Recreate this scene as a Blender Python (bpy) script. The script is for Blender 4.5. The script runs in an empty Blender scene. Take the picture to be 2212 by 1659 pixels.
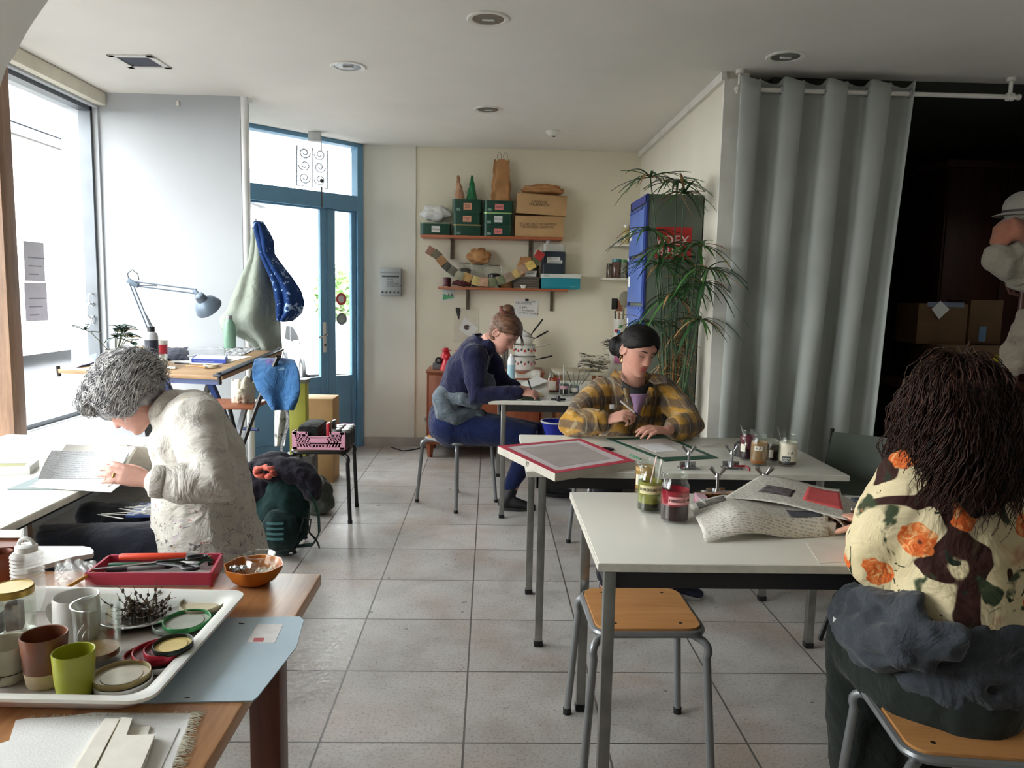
import bpy, bmesh, math, random
from mathutils import Vector, Matrix, noise
R = random.Random(7)
PI = math.pi
SC = bpy.context.scene
COL = SC.collection
# ------------------------------------------------------------------ camera model (photo frame 2212 x 1659)
F, CX, CY, H = 1660.0, 1106.0, 829.5, 1.45
_dy = Vector((-46/F, 194.5/F, -1)).normalized()
_k = (_dy.x*.0205+_dy.y)/-_dy.z
_up = Vector((.0205, 1, _k)).normalized()
_dx = _dy.cross(_up)
MW = Matrix((_dx, _dy, _up))          # world = MW @ cam
def ray(px, py): return MW @ Vector(((px-CX)/F, -(py-CY)/F, -1))
def PY(px, py, y):                    # point on the plane Y = y
    r = ray(px, py); t = y/r.y; return Vector((r.x*t, y, H+r.z*t))
def PZ(px, py, z):                    # point on the plane Z = z
    r = ray(px, py); t = (z-H)/r.z; return Vector((r.x*t, r.y*t, z))
def PX(px, py, x):
    r = ray(px, py); t = x/r.x; return Vector((x, r.y*t, H+r.z*t))
def V(*a): return Vector(a)
# ------------------------------------------------------------------ tagging
def tag(o, label=None, cat=None, group=None, kind=None):
    if label: o['label'] = label
    if cat: o['category'] = cat
    if group: o['group'] = group
    if kind: o['kind'] = kind
    return o
def T(name, label, cat, loc=(0, 0, 0), rz=0, group=None):
    o = bpy.data.objects.new(name, None); COL.objects.link(o)
    o.empty_display_size = .05
    o.location = loc; o.rotation_euler = (0, 0, rz)
    return tag(o, label, cat, group)
def local(o): return Matrix.LocRotScale(o.location, o.rotation_euler, o.scale)
def wmat(o):
    m = local(o)
    while o.parent: o = o.parent; m = local(o) @ m
    return m
def kids(o): return list(o.children)
def copy_tree(o, parent=None):
    c = o.copy(); COL.objects.link(c)
    if parent: c.parent = parent
    for ch in kids(o): copy_tree(ch, c)
    return c
def dup(o, loc, rz=None, label=None):
    c = copy_tree(o); c.location = loc
    if rz is not None: c.rotation_euler = (0, 0, rz)
    if label: c['label'] = label
    return c
# ------------------------------------------------------------------ mesh builder
class MB:
    def __init__(s): s.v = []; s.f = []
    def add(s, vs, fs, M=None):
        b = len(s.v)
        s.v += [(M @ Vector(v)) if M else Vector(v) for v in vs]
        s.f += [tuple(i+b for i in f) for f in fs]
        return s
    def bm(s, bm, M=None):
        bm.verts.index_update()
        s.add([v.co.copy() for v in bm.verts], [[v.index for v in f.verts] for f in bm.faces], M); bm.free(); return s
    def box(s, c, d, rz=0, bev=0, M=None, seg=2):
        L = Matrix.Translation(c) @ Matrix.Rotation(rz, 4, 'Z')
        if M: L = M @ L
        x, y, z = d[0]/2, d[1]/2, d[2]/2
        if not bev:
            return s.add([(-x,-y,-z),(x,-y,-z),(x,y,-z),(-x,y,-z),(-x,-y,z),(x,-y,z),(x,y,z),(-x,y,z)],
                         [(0,3,2,1),(4,5,6,7),(0,1,5,4),(1,2,6,5),(2,3,7,6),(3,0,4,7)], L)
        bm = bmesh.new(); bmesh.ops.create_cube(bm, size=1)
        for v in bm.verts: v.co = Vector((v.co.x*d[0], v.co.y*d[1], v.co.z*d[2]))
        bmesh.ops.bevel(bm, geom=list(bm.edges), offset=min(bev, min(d)*.49), segments=seg, affect='EDGES', profile=.5)
        return s.bm(bm, L)
    def b2(s, a, b, bev=0):          # box from corner to corner
        a, b = Vector(a), Vector(b)
        return s.box((a+b)/2, [abs(q) for q in (b-a)], bev=bev)
    def bar(s, a, b, w, h=None, bev=0, up=(0, 0, 1)):   # rectangular bar from a to b
        a, b = Vector(a), Vector(b); d = b-a; L = d.length; z = d.normalized(); u = Vector(up)
        if abs(z.dot(u)) > .98: u = Vector((0, 1, 0))
        x = u.cross(z).normalized(); y = z.cross(x)
        M = Matrix.Translation((a+b)/2) @ Matrix((x, y, z)).transposed().to_4x4()
        return s.box((0, 0, 0), (w, h or w, L), bev=bev, M=M)
    def tube(s, pts, r, n=8, closed=False, cap=True, up=None, flat=None):
        pts = [Vector(p) for p in pts]; m = len(pts)
        rr = r if isinstance(r, (list, tuple)) else [r]*m
        nrm = None; vs = []
        for i, p in enumerate(pts):
            if closed: t = pts[(i+1) % m]-pts[i-1]
            else: t = pts[min(i+1, m-1)]-pts[max(i-1, 0)]
            t = t.normalized() if t.length > 1e-9 else Vector((0, 0, 1))
            if up is not None: nrm = Vector(up)
            elif nrm is None: nrm = Vector((0, 0, 1)) if abs(t.z) < .9 else Vector((1, 0, 0))
            nrm = (nrm-t*nrm.dot(t))
            if nrm.length < 1e-6: nrm = t.orthogonal()
            nrm.normalize(); bi = t.cross(nrm)
            q = rr[i]; a, b = (q if isinstance(q, (list, tuple)) else (q, q if flat is None else q*flat))
            for k in range(n):
                w = 2*PI*k/n; vs.append(p+bi*(a*math.cos(w))+nrm*(b*math.sin(w)))
        fs = []
        for i in range(m if closed else m-1):
            j = (i+1) % m
            for k in range(n): fs.append((i*n+k, i*n+(k+1) % n, j*n+(k+1) % n, j*n+k))
        if cap and not closed:
            fs.append(tuple(range(n-1, -1, -1))); fs.append(tuple((m-1)*n+k for k in range(n)))
        return s.add(vs, fs)
    def cap_tube(s, pts, r, n=12, up=None):   # tube with rounded ends (closed solid)
        pts = [Vector(p) for p in pts]; rr = list(r) if isinstance(r, (list, tuple)) else [r]*len(pts)
        def rad(q): return q if isinstance(q, (list, tuple)) else (q, q)
        def end(p, d, q):
            q = rad(q); m = min(q); o = []
            for w in (.35, .65, .87, .97): o.append((p+d*m*w, tuple(x*math.sqrt(1-w*w) for x in q)))
            return o
        d0 = (pts[0]-pts[1]).normalized(); d1 = (pts[-1]-pts[-2]).normalized()
        a = end(pts[0], d0, rr[0])[::-1]; b = end(pts[-1], d1, rr[-1])
        P2 = [x[0] for x in a]+pts+[x[0] for x in b]; R2 = [x[1] for x in a]+[rad(q) for q in rr]+[x[1] for x in b]
        return s.tube(P2, R2, n, up=up)
    def cyl(s, a, b, r, r2=None, n=20): return s.tube([a, b], [r, r if r2 is None else r2], n)
    def lathe(s, prof, c=(0, 0, 0), n=28, M=None, sx=1, sy=1, wob=None, cap=True):
        L = Matrix.Translation(c)
        if M: L = M @ L
        vs = []; fs = []; m = len(prof)
        for i, (r, z) in enumerate(prof):
            for k in range(n):
                w = 2*PI*k/n; q = r*(1+wob(w, i) if wob else 1)
                vs.append((q*sx*math.cos(w), q*sy*math.sin(w), z))
        for i in range(m-1):
            for k in range(n): fs.append((i*n+k, i*n+(k+1) % n, (i+1)*n+(k+1) % n, (i+1)*n+k))
        if cap and prof[0][0] > 1e-6: fs.append(tuple(range(n-1, -1, -1)))
        if cap and prof[-1][0] > 1e-6: fs.append(tuple((m-1)*n+k for k in range(n)))
        return s.add(vs, fs, L)
    def ball(s, c, r, n=20, m=12, M=None):
        r = r if isinstance(r, (list, tuple)) else (r, r, r)
        L = Matrix.Translation(c) @ (M.to_4x4() if M else Matrix()) @ Matrix.Diagonal((*r, 1))
        bm = bmesh.new(); bmesh.ops.create_uvsphere(bm, u_segments=n, v_segments=m, radius=1); return s.bm(bm, L)
    def sheet(s, fn, nu, nv, th=.001):    # thick sheet from fn(u,v); u,v in 0..1
        P = [[Vector(fn(i/nu, j/nv)) for j in range(nv+1)] for i in range(nu+1)]
        N = [[None]*(nv+1) for _ in range(nu+1)]
        for i in range(nu+1):
            for j in range(nv+1):
                a = P[min(i+1, nu)][j]-P[max(i-1, 0)][j]; b = P[i][min(j+1, nv)]-P[i][max(j-1, 0)]
                q = a.cross(b); N[i][j] = q.normalized() if q.length > 1e-12 else Vector((0, 0, 1))
        W = nv+1; O = (nu+1)*W; vs = []; fs = []
        for sg in (.5, -.5):
            for i in range(nu+1):
                for j in range(nv+1): vs.append(P[i][j]+N[i][j]*th*sg)
        for i in range(nu):
            for j in range(nv):
                a, b, c, d = i*W+j, (i+1)*W+j, (i+1)*W+j+1, i*W+j+1
                fs.append((a, b, c, d)); fs.append((O+d, O+c, O+b, O+a))
        rim = [i*W for i in range(nu+1)]+[nu*W+j for j in range(1, nv+1)]+[i*W+nv for i in range(nu-1, -1, -1)]+[j for j in range(nv-1, 0, -1)]
        for q in range(len(rim)):
            a, b = rim[q], rim[(q+1) % len(rim)]; fs.append((a, O+a, O+b, b))
        return s.add(vs, fs)
    def prism(s, pts, h, M=None):          # polygon in XY extruded 0..h
        n = len(pts)
        vs = [(p[0], p[1], 0) for p in pts]+[(p[0], p[1], h) for p in pts]
        fs = [tuple(range(n-1, -1, -1)), tuple(range(n, 2*n))]+[(i, (i+1) % n, n+(i+1) % n, n+i) for i in range(n)]
        return s.add(vs, fs, M)
    def mesh(s, name, mat=None, ang=38, fix=False):
        me = bpy.data.meshes.new(name); me.from_pydata([tuple(v) for v in s.v], [], s.f); me.update()
        if fix:
            bm = bmesh.new(); bm.from_mesh(me); bmesh.ops.recalc_face_normals(bm, faces=bm.faces); bm.to_mesh(me); bm.free()
        if mat: me.materials.append(mat)
        me.polygons.foreach_set('use_smooth', [True]*len(me.polygons))
        if ang < 180: me.set_sharp_from_angle(angle=math.radians(ang))
        return me
    def build(s, name, mat=None, parent=None, world=False, ang=38, label=None, cat=None, group=None, kind=None, fix=True, loc=None):
        if parent is not None and world:
            m = wmat(parent).inverted(); s.v = [m @ v for v in s.v]
        if loc is not None: s.v = [v-Vector(loc) for v in s.v]
        me = s.mesh(name, mat, ang, fix)
        o = bpy.data.objects.new(name, me); COL.objects.link(o)
        if parent is not None: o.parent = parent
        if loc is not None: o.location = loc
        return tag(o, label, cat, group, kind)
def evald(ob):
    dg = bpy.context.evaluated_depsgraph_get(); dg.update()
    return bpy.data.meshes.new_from_object(ob.evaluated_get(dg), depsgraph=dg)
def remesh(me, voxel=.005, smooth=2, fac=.5):
    ob = bpy.data.objects.new('tmp', me); COL.objects.link(ob)
    m = ob.modifiers.new('r', 'REMESH'); m.mode = 'VOXEL'; m.voxel_size = voxel; m.use_smooth_shade = True
    if smooth:
        q = ob.modifiers.new('s', 'SMOOTH'); q.iterations = smooth; q.factor = fac
    out = evald(ob); bpy.data.objects.remove(ob); bpy.data.meshes.remove(me)
    return out
def obj_of(me, name, mat, parent=None, world=False, label=None):
    if parent is not None and world: me.transform(wmat(parent).inverted())
    me.name = name; me.materials.clear(); me.materials.append(mat)
    me.polygons.foreach_set('use_smooth', [True]*len(me.polygons))
    o = bpy.data.objects.new(name, me); COL.objects.link(o)
    if parent is not None: o.parent = parent
    return tag(o, label)
def text_mb(txt, size, M, ext=.0004, align='CENTER', mb=None):
    cu = bpy.data.curves.new('t', 'FONT'); cu.body = txt; cu.size = size; cu.extrude = ext; cu.resolution_u = 2
    cu.align_x = align; cu.align_y = 'CENTER'; cu.space_line = .85
    ob = bpy.data.objects.new('t', cu); COL.objects.link(ob)
    me = evald(ob); bpy.data.objects.remove(ob); bpy.data.curves.remove(cu)
    mb = mb or MB(); mb.add([v.co.copy() for v in me.vertices], [tuple(p.vertices) for p in me.polygons], M); bpy.data.meshes.remove(me)
    return mb
def frame(o, x, y):     # matrix with origin o, axes x (text right) and y (text up)
    x = Vector(x).normalized(); y = Vector(y); z = x.cross(y).normalized(); y = z.cross(x)
    return Matrix.Translation(o) @ Matrix((x, y, z)).transposed().to_4x4()
# ------------------------------------------------------------------ materials
def lin(c):
    return tuple(((q/255)/12.92 if q/255 <= .04045 else ((q/255+.055)/1.055)**2.4) for q in c[:3])+(1,)
class NT:
    def __init__(s, m): s.t = m.node_tree; s.n = s.t.nodes
    def new(s, ty, **k):
        n = s.n.new(ty)
        for a, b in k.items():
            if a.startswith('i_'): n.inputs[a[2:].replace('_', ' ')].default_value = b
            else: setattr(n, a, b)
        return n
    def link(s, a, b): s.t.links.new(a, b)
    def coords(s, kind='Object', scale=None, rot=None, loc=None):
        tc = s.new('ShaderNodeTexCoord'); o = tc.outputs[kind]
        if scale or rot or loc:
            mp = s.new('ShaderNodeMapping')
            if scale: mp.inputs['Scale'].default_value = scale if isinstance(scale, (tuple, list)) else (scale,)*3
            if rot: mp.inputs['Rotation'].default_value = rot
            if loc: mp.inputs['Location'].default_value = loc
            s.link(o, mp.inputs[0]); o = mp.outputs[0]
        return o
    def noise(s, vec, scale, detail=3, rough=.5, dist=0):
        n = s.new('ShaderNodeTexNoise'); n.inputs['Scale'].default_value = scale; n.inputs['Detail'].default_value = detail
        n.inputs['Roughness'].default_value = rough; n.inputs['Distortion'].default_value = dist
        s.link(vec, n.inputs['Vector']); return n.outputs['Fac']
    def ramp(s, fac, stops, interp='LINEAR'):
        r = s.new('ShaderNodeValToRGB'); r.color_ramp.interpolation = interp; e = r.color_ramp.elements
        while len(e) < len(stops): e.new(.5)
        for k, (p, c) in enumerate(stops): e[k].position = p; e[k].color = c if len(c) == 4 else (*c, 1)
        s.link(fac, r.inputs[0]); return r.outputs[0]
    def mix(s, fac, a, b, mode='MIX'):
        m = s.new('ShaderNodeMix', data_type='RGBA', blend_type=mode)
        for v, k in ((fac, 0), (a, 6), (b, 7)):
            if hasattr(v, 'is_linked'): s.link(v, m.inputs[k])
            else: m.inputs[k].default_value = v
        return m.outputs[2]
    def math(s, op, a, b=0, c=0):
        m = s.new('ShaderNodeMath', operation=op)
        for k, v in enumerate((a, b, c)):
            if hasattr(v, 'is_linked'): s.link(v, m.inputs[k])
            else: m.inputs[k].default_value = v
        return m.outputs[0]
    def sep(s, vec):
        x = s.new('ShaderNodeSeparateXYZ'); s.link(vec, x.inputs[0]); return x.outputs
    def bump(s, h, strength=.2, dist=.01):
        b = s.new('ShaderNodeBump'); b.inputs['Strength'].default_value = strength; b.inputs['Distance'].default_value = dist
        s.link(h, b.inputs['Height']); s.link(b.outputs[0], s.bsdf.inputs['Normal'])
    def col(s, c): s.link(c, s.bsdf.inputs['Base Color'])
def base(name, rough=.5, metal=0, spec=.5):
    m = bpy.data.materials.new(name); m.use_nodes = True; t = NT(m)
    t.bsdf = t.n['Principled BSDF']; t.bsdf.inputs['Roughness'].default_value = rough; t.bsdf.inputs['Metallic'].default_value = metal
    t.bsdf.inputs['Specular IOR Level'].default_value = spec
    return m, t
_cache = {}
def mat(c, rough=.5, metal=0, var=.06, scale=6, bump=0, bscale=60, spec=.5, stretch=None, sheen=0, bdist=.004, trans=0):
    key = ('m', tuple(c), rough, metal, var, scale, bump, bscale, spec, stretch, sheen, bdist)
    if key in _cache: return _cache[key]
    m, t = base('surface', rough, metal, spec); L = lin(c)
    vec = t.coords('Object', scale=stretch)
    n = t.noise(vec, scale, 4)
    a = tuple(max(0, q*(1-var*1.6)) for q in L[:3])+(1,); b = tuple(min(1, q*(1+var*1.6)) for q in L[:3])+(1,)
    t.col(t.ramp(n, [(.3, a), (.7, b)]))
    if bump: t.bump(t.noise(vec, bscale, 3), bump, bdist)
    if sheen: t.bsdf.inputs['Sheen Weight'].default_value = sheen
    _cache[key] = m; return m
def cloth(c, var=.12, weave=350, fold=.5, fscale=9, rough=.9, stain=None, sdens=.62, sscale=14):
    key = ('c', tuple(c), var, weave, fold, fscale, str(stain), sdens)
    if key in _cache: return _cache[key]
    m, t = base('fabric', rough, 0, .2); L = lin(c); vec = t.coords('Object')
    n = t.noise(vec, 11, 5, .6)
    a = tuple(q*(1-var*1.5) for q in L[:3])+(1,); b = tuple(min(1, q*(1+var*1.2)) for q in L[:3])+(1,)
    cl = t.ramp(n, [(.3, a), (.7, b)])
    if stain:
        for k, sc_ in enumerate(stain):
            v2 = t.coords('Object', loc=(k*3.1, k*1.7, k))
            f = t.noise(v2, sscale+k*7, 3, .6, .4); msk = t.ramp(f, [(sdens+.02*k, (0, 0, 0, 1)), (sdens+.05+.02*k, (1, 1, 1, 1))])
            cl = t.mix(msk, cl, lin(sc_))
    t.col(cl)
    f1 = t.noise(vec, fscale, 4, .55, 1.2); f2 = t.noise(vec, weave, 1)
    h = t.math('ADD', t.math('MULTIPLY', f1, 1.0), t.math('MULTIPLY', f2, .03))
    t.bump(h, fold, .05)
    t.bsdf.inputs['Sheen Weight'].default_value = .15
    _cache[key] = m; return m
def wood(c1, c2, axis=0, scale=1.0, rough=.4, contrast=1, ring=14):
    key = ('w', tuple(c1), tuple(c2), axis, scale, rough)
    if key in _cache: return _cache[key]
    m, t = base('timber', rough); st = [1.0, 1.0, 1.0]
    for k in range(3): st[k] = (1.2 if k == axis else ring)*scale
    vec = t.coords('Object', scale=tuple(st))
    n1 = t.noise(vec, 1.2, 6, .6, .8); vec2 = t.coords('Object', scale=tuple(q*3 for q in st)); n2 = t.noise(vec2, 3, 4, .6)
    f = t.math('ADD', t.math('MULTIPLY', n1, .7), t.math('MULTIPLY', n2, .3))
    t.col(t.ramp(f, [(.34, lin(c1)), (.66, lin(c2))])); t.bump(n2, .08, .002)
    _cache[key] = m; return m
def glass(tint=(251, 253, 251), rough=.02, fac=None, extra=0):
    key = ('g', tuple(tint), rough, extra)
    if key in _cache: return _cache[key]
    m = bpy.data.materials.new('glass'); m.use_nodes = True; t = NT(m); out = t.n['Material Output']; t.n.remove(t.n['Principled BSDF'])
    tr = t.new('ShaderNodeBsdfTransparent'); tr.inputs[0].default_value = lin(tint)
    gl = t.new('ShaderNodeBsdfGlossy'); gl.inputs['Roughness'].default_value = rough; gl.inputs[0].default_value = (1, 1, 1, 1)
    fr = t.new('ShaderNodeFresnel'); fr.inputs[0].default_value = 1.5
    # back faces see the same reflectance as front faces
    geo = t.new('ShaderNodeNewGeometry')
    io = t.math('ADD', t.math('MULTIPLY', geo.outputs['Backfacing'], 1/1.5-1.5), 1.5); t.link(io, fr.inputs[0])
    fc = fr.outputs[0]
    lw = t.new('ShaderNodeLayerWeight'); lw.inputs[0].default_value = .25
    fc = t.math('MINIMUM', t.math('ADD', t.math('MULTIPLY', lw.outputs['Facing'], .24), .015+extra), .9)
    mx = t.new('ShaderNodeMixShader'); t.link(fc, mx.inputs[0]); t.link(tr.outputs[0], mx.inputs[1]); t.link(gl.outputs[0], mx.inputs[2])
    t.link(mx.outputs[0], out.inputs[0]); _cache[key] = m; return m
def film(c, alpha=.5, rough=.25):     # translucent plastic film
    key = ('f', tuple(c), alpha, rough)
    if key in _cache: return _cache[key]
    m, t = base('film', rough); t.bsdf.inputs['Base Color'].default_value = lin(c); t.bsdf.inputs['Alpha'].default_value = alpha
    _cache[key] = m; return m
def liquid(c, rough=.35): return mat(c, rough, 0, .05, 10, spec=.2)
chrome = lambda: mat((196, 198, 200), .18, 1, .03)
# ================================================================== camera, render look, world
cam = bpy.data.cameras.new('camera'); co = bpy.data.objects.new('camera', cam); COL.objects.link(co)
cam.sensor_fit = 'HORIZONTAL'; cam.sensor_width = 36; cam.lens = F/2212*36; cam.clip_start = .02; cam.clip_end = 300
co.matrix_world = Matrix.Translation((0, 0, H)) @ MW.to_4x4()
SC.camera = co
SC.view_settings.view_transform = 'Standard'; SC.view_settings.look = 'None'; SC.view_settings.gamma = 1
SC.view_settings.use_curve_mapping = False; SC.view_settings.exposure = 1.68
SC.cycles.use_denoising = True; SC.cycles.diffuse_bounces = 6; SC.cycles.max_bounces = 14; SC.cycles.transparent_max_bounces = 24
SC.cycles.sample_clamp_indirect = 8
SC.cycles.caustics_reflective = False; SC.cycles.caustics_refractive = False
w = bpy.data.worlds.new('overcast_sky'); SC.world = w; w.use_nodes = True
wt = w.node_tree; bg = wt.nodes['Background']
tc = wt.nodes.new('ShaderNodeTexCoord'); sx = wt.nodes.new('ShaderNodeSeparateXYZ'); rp = wt.nodes.new('ShaderNodeValToRGB')
rp.color_ramp.elements[0].position = .0; rp.color_ramp.elements[0].color = (1, .985, .965, 1)
rp.color_ramp.elements[1].position = .7; rp.color_ramp.elements[1].color = (.93, .96, 1.0, 1)
wt.links.new(tc.outputs['Generated'], sx.inputs[0]); wt.links.new(sx.outputs['Z'], rp.inputs[0]); wt.links.new(rp.outputs[0], bg.inputs[0])
bg.inputs[1].default_value = 5.5
def portal(c, sx_, sy_, rot):
    l = bpy.data.lights.new('daylight_portal', 'AREA'); l.shape = 'RECTANGLE'; l.size = sx_; l.size_y = sy_; l.cycles.is_portal = True
    o = bpy.data.objects.new('daylight_portal', l); COL.objects.link(o); o.location = c; o.rotation_euler = rot
ZC = 2.77                                  # ceiling height
XL, XR, YB, YK = -2.72, 1.36, 7.22, -2.6   # window wall, right wall of the niche, back wall, wall behind the camera
XE = 3.7
def st(name, mb, m, **k): return mb.build(name, m, kind='structure', **k)
# ---- floor: 46 cm stone tiles
def floor_mat():
    m, t = base('stone_tiles', .32, 0, .5)
    vec = t.coords('Object', loc=(.063, -2.347, 0))
    b = t.new('ShaderNodeTexBrick'); b.offset = 0; b.squash = 1
    for k, v in (('Scale', 1), ('Mortar Size', .0038), ('Mortar Smooth', .15), ('Bias', 0), ('Brick Width', .4655), ('Row Height', .475)): b.inputs[k].default_value = v
    b.inputs['Color1'].default_value = (.82, .82, .82, 1); b.inputs['Color2'].default_value = (1.0, 1.0, 1.0, 1)
    t.link(vec, b.inputs['Vector'])
    n1 = t.noise(vec, 3.2, 5, .6, .5); n2 = t.noise(vec, 1.7, 3, .5, .3); n3 = t.noise(vec, 95, 4, .7)
    c = t.ramp(n1, [(.3, lin((166, 159, 151))), (.5, lin((188, 184, 178))), (.72, lin((203, 200, 195)))])
    warm = t.ramp(n2, [(.48, (0, 0, 0, 1)), (.72, (.6, .6, .6, 1))]); c = t.mix(warm, c, lin((168, 144, 124)))
    sp = t.ramp(n3, [(.32, (.55, .53, .50, 1)), (.50, (1, 1, 1, 1))]); c = t.mix(.85, c, sp, 'MULTIPLY')
    c = t.mix(1, c, b.outputs['Color'], 'MULTIPLY')
    n4 = t.noise(vec, 17, 2, .5); fleck = t.ramp(n4, [(.26, (1, 1, 1, 1)), (.275, (0, 0, 0, 1))]); c = t.mix(t.math('MULTIPLY', fleck, .7), c, lin((70, 66, 62)))
    c = t.mix(b.outputs['Fac'], c, lin((96, 90, 84))); t.col(c)
    rr = t.ramp(t.noise(vec, 60, 3), [(.3, (.26, .26, .26, 1)), (.7, (.5, .5, .5, 1))]); t.link(rr, t.bsdf.inputs['Roughness'])
    h = t.math('SUBTRACT', t.math('MULTIPLY', n3, .35), t.math('MULTIPLY', b.outputs['Fac'], 1.0)); t.bump(h, .35, .004)
    return m
st('floor', MB().b2((-4.2, YK-.1, -.1), (4.6, 9.0, 0)), floor_mat())
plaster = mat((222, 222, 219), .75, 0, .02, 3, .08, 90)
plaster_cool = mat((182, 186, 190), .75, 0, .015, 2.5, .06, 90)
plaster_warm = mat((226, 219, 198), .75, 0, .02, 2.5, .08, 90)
ceil_m = mat((226, 223, 216), .8, 0, .02, 2, .05, 60)
st('ceiling', MB().b2((XL-.3, YK-.1, ZC), (XE+.3, 7.6, ZC+.12)), ceil_m)
# ---- window wall (left, X = XL)
wl = MB()
W1a, W1b, WZ0, WZ1 = 4.3, 5.53, .585, 2.665
W2a, W2b = .5, 4.16
wl.b2((XL-.25, YK, 0), (XL, 5.75, WZ0)); wl.b2((XL-.25, YK, WZ1), (XL, 5.75, ZC))
wl.b2((XL-.25, YK, WZ0), (XL, W2a, WZ1)); wl.b2((XL-.25, W1b, WZ0), (XL, 5.75, WZ1))
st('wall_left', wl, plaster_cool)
st('trim_1', MB().b2((XL, .2, 2.68), (XL+.06, 5.535, 2.765), .004), mat((214, 208, 190), .6), label='cream header board above the shop window')
post_m = wood((104, 76, 58), (150, 118, 92), 2, 1.0, .5)
st('trim_2', MB().b2((XL-.1, 4.16, 0), (-2.555, 4.275, ZC), .004), post_m, label='square wooden post beside the shop window')
st('trim_3', MB().b2((XL, 3.8, .54), (-2.36, 5.548, .58), .003), mat((232, 232, 230), .4), label='white window ledge under the shop window')
alu = mat((92, 96, 100), .4, .6); gl_win = glass((250, 252, 252), .01)
def window(name, ya, yb, z0, z1, lab):
    r = T(name, lab, None, (XL-.09, (ya+yb)/2, z0)); r['kind'] = 'structure'
    fr = MB(); t_ = .028
    for a, b in (((ya, z0), (yb, z0+t_)), ((ya, z1-t_), (yb, z1)), ((ya, z0), (ya+t_, z1)), ((yb-t_, z0), (yb, z1))):
        fr.b2((XL-.115, a[0], a[1]), (XL-.035, b[0], b[1]))
    fr.build('window_frame', alu, r, True)
    MB().b2((XL-.082, ya+.02, z0+.02), (XL-.074, yb-.02, z1-.02)).build('window_pane', gl_win, r, True)
    portal((XL-.15, (ya+yb)/2, (z0+z1)/2), z1-z0, yb-ya, (0, -PI/2, 0))
    return r
win1 = window('window_1', W1a-.025, W1b, WZ0, WZ1, 'tall street window between wooden post and white wall')
win2 = window('window_2', W2a, W2b, WZ0, WZ1, 'street window in front of the wooden post')
# ---- white panel wall between window and door niche, with pipe
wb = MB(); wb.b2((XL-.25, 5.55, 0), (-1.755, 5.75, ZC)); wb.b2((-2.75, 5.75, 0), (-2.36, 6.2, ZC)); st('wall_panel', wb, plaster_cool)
st('trim_4', MB().cyl((-1.735, 5.575, 0), (-1.735, 5.575, ZC), .028, n=16), mat((232, 233, 232), .4), label='white vertical pipe at the corner of the panel wall')
# ---- back wall, right niche wall, alcove
st('wall_back', MB().b2((-.70, YB, 0), (XR+.3, YB+.15, ZC)), plaster_warm)
st('wall_back_pillar', MB().b2((-1.205, YB-.012, 0), (-.70, YB+.15, ZC)), mat((222, 218, 205), .75, 0, .02, 2.5, .08, 90))
wr = MB(); wr.b2((XR, 4.66, 0), (XR+.14, YB+.15, ZC)); st('wall_right', wr, mat((226, 221, 206), .75, 0, .02, 2.5, .06, 90))
st('trim_5', MB().b2((XR-.012, 4.64, 0), (XR+.15, 4.665, ZC-.04)).b2((XR-.03, 4.64, ZC-.05), (XR, YB, ZC)), mat((224, 222, 214), .6), label='white corner board and cove at the end of the niche wall')
dark = mat((40, 42, 36), .9, 0, .05, 2)  # the gloom of the storeroom is painted in as near-black walls
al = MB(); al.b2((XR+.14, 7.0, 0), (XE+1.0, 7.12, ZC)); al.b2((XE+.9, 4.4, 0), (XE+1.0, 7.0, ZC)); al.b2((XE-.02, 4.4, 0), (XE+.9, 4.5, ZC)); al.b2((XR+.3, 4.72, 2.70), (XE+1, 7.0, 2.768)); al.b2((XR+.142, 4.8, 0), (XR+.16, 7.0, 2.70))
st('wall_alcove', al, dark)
st('wall_east', MB().b2((XE, YK, 0), (XE+.15, 4.42, ZC)), plaster)
st('wall_front', MB().b2((XL-.25, YK-.15, 0), (XE+.15, YK, ZC)), plaster)
bb = MB()
bb.b2((-1.2, YB-.024, 0), (-.6, YB-.012, .085)); bb.b2((-.6, YB-.012, 0), (XR, YB, .085)); bb.b2((XR-.012, 4.7, 0), (XR, YB, .085))
st('baseboard_back', bb, mat((176, 168, 158), .4, 0, .1, 5))
# ---- arch haunch, top left foreground
arch = []
c0 = [(105, 0), (72, 47), (54, 76), (34, 116), (14, 145), (2, 181), (-8, 215)]
pts = [PY(a, b, 2.75) for a, b in c0]
poly = [(p.x, p.z) for p in pts]; top = PY(150, -60, 2.75)
poly = [(top.x+.12, ZC)]+[(top.x, top.z)]+poly+[(PY(-40, 330, 2.75).x, PY(-40, 330, 2.75).z), (PY(-90, 560, 2.75).x, PY(-90, 560, 2.75).z), (XL, 1.2), (XL, ZC)]
M = Matrix(((1, 0, 0, 0), (0, 0, -1, 2.75), (0, 1, 0, 0), (0, 0, 0, 1)))
st('wall_arch', MB().prism(poly, .25, M), plaster)
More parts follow.
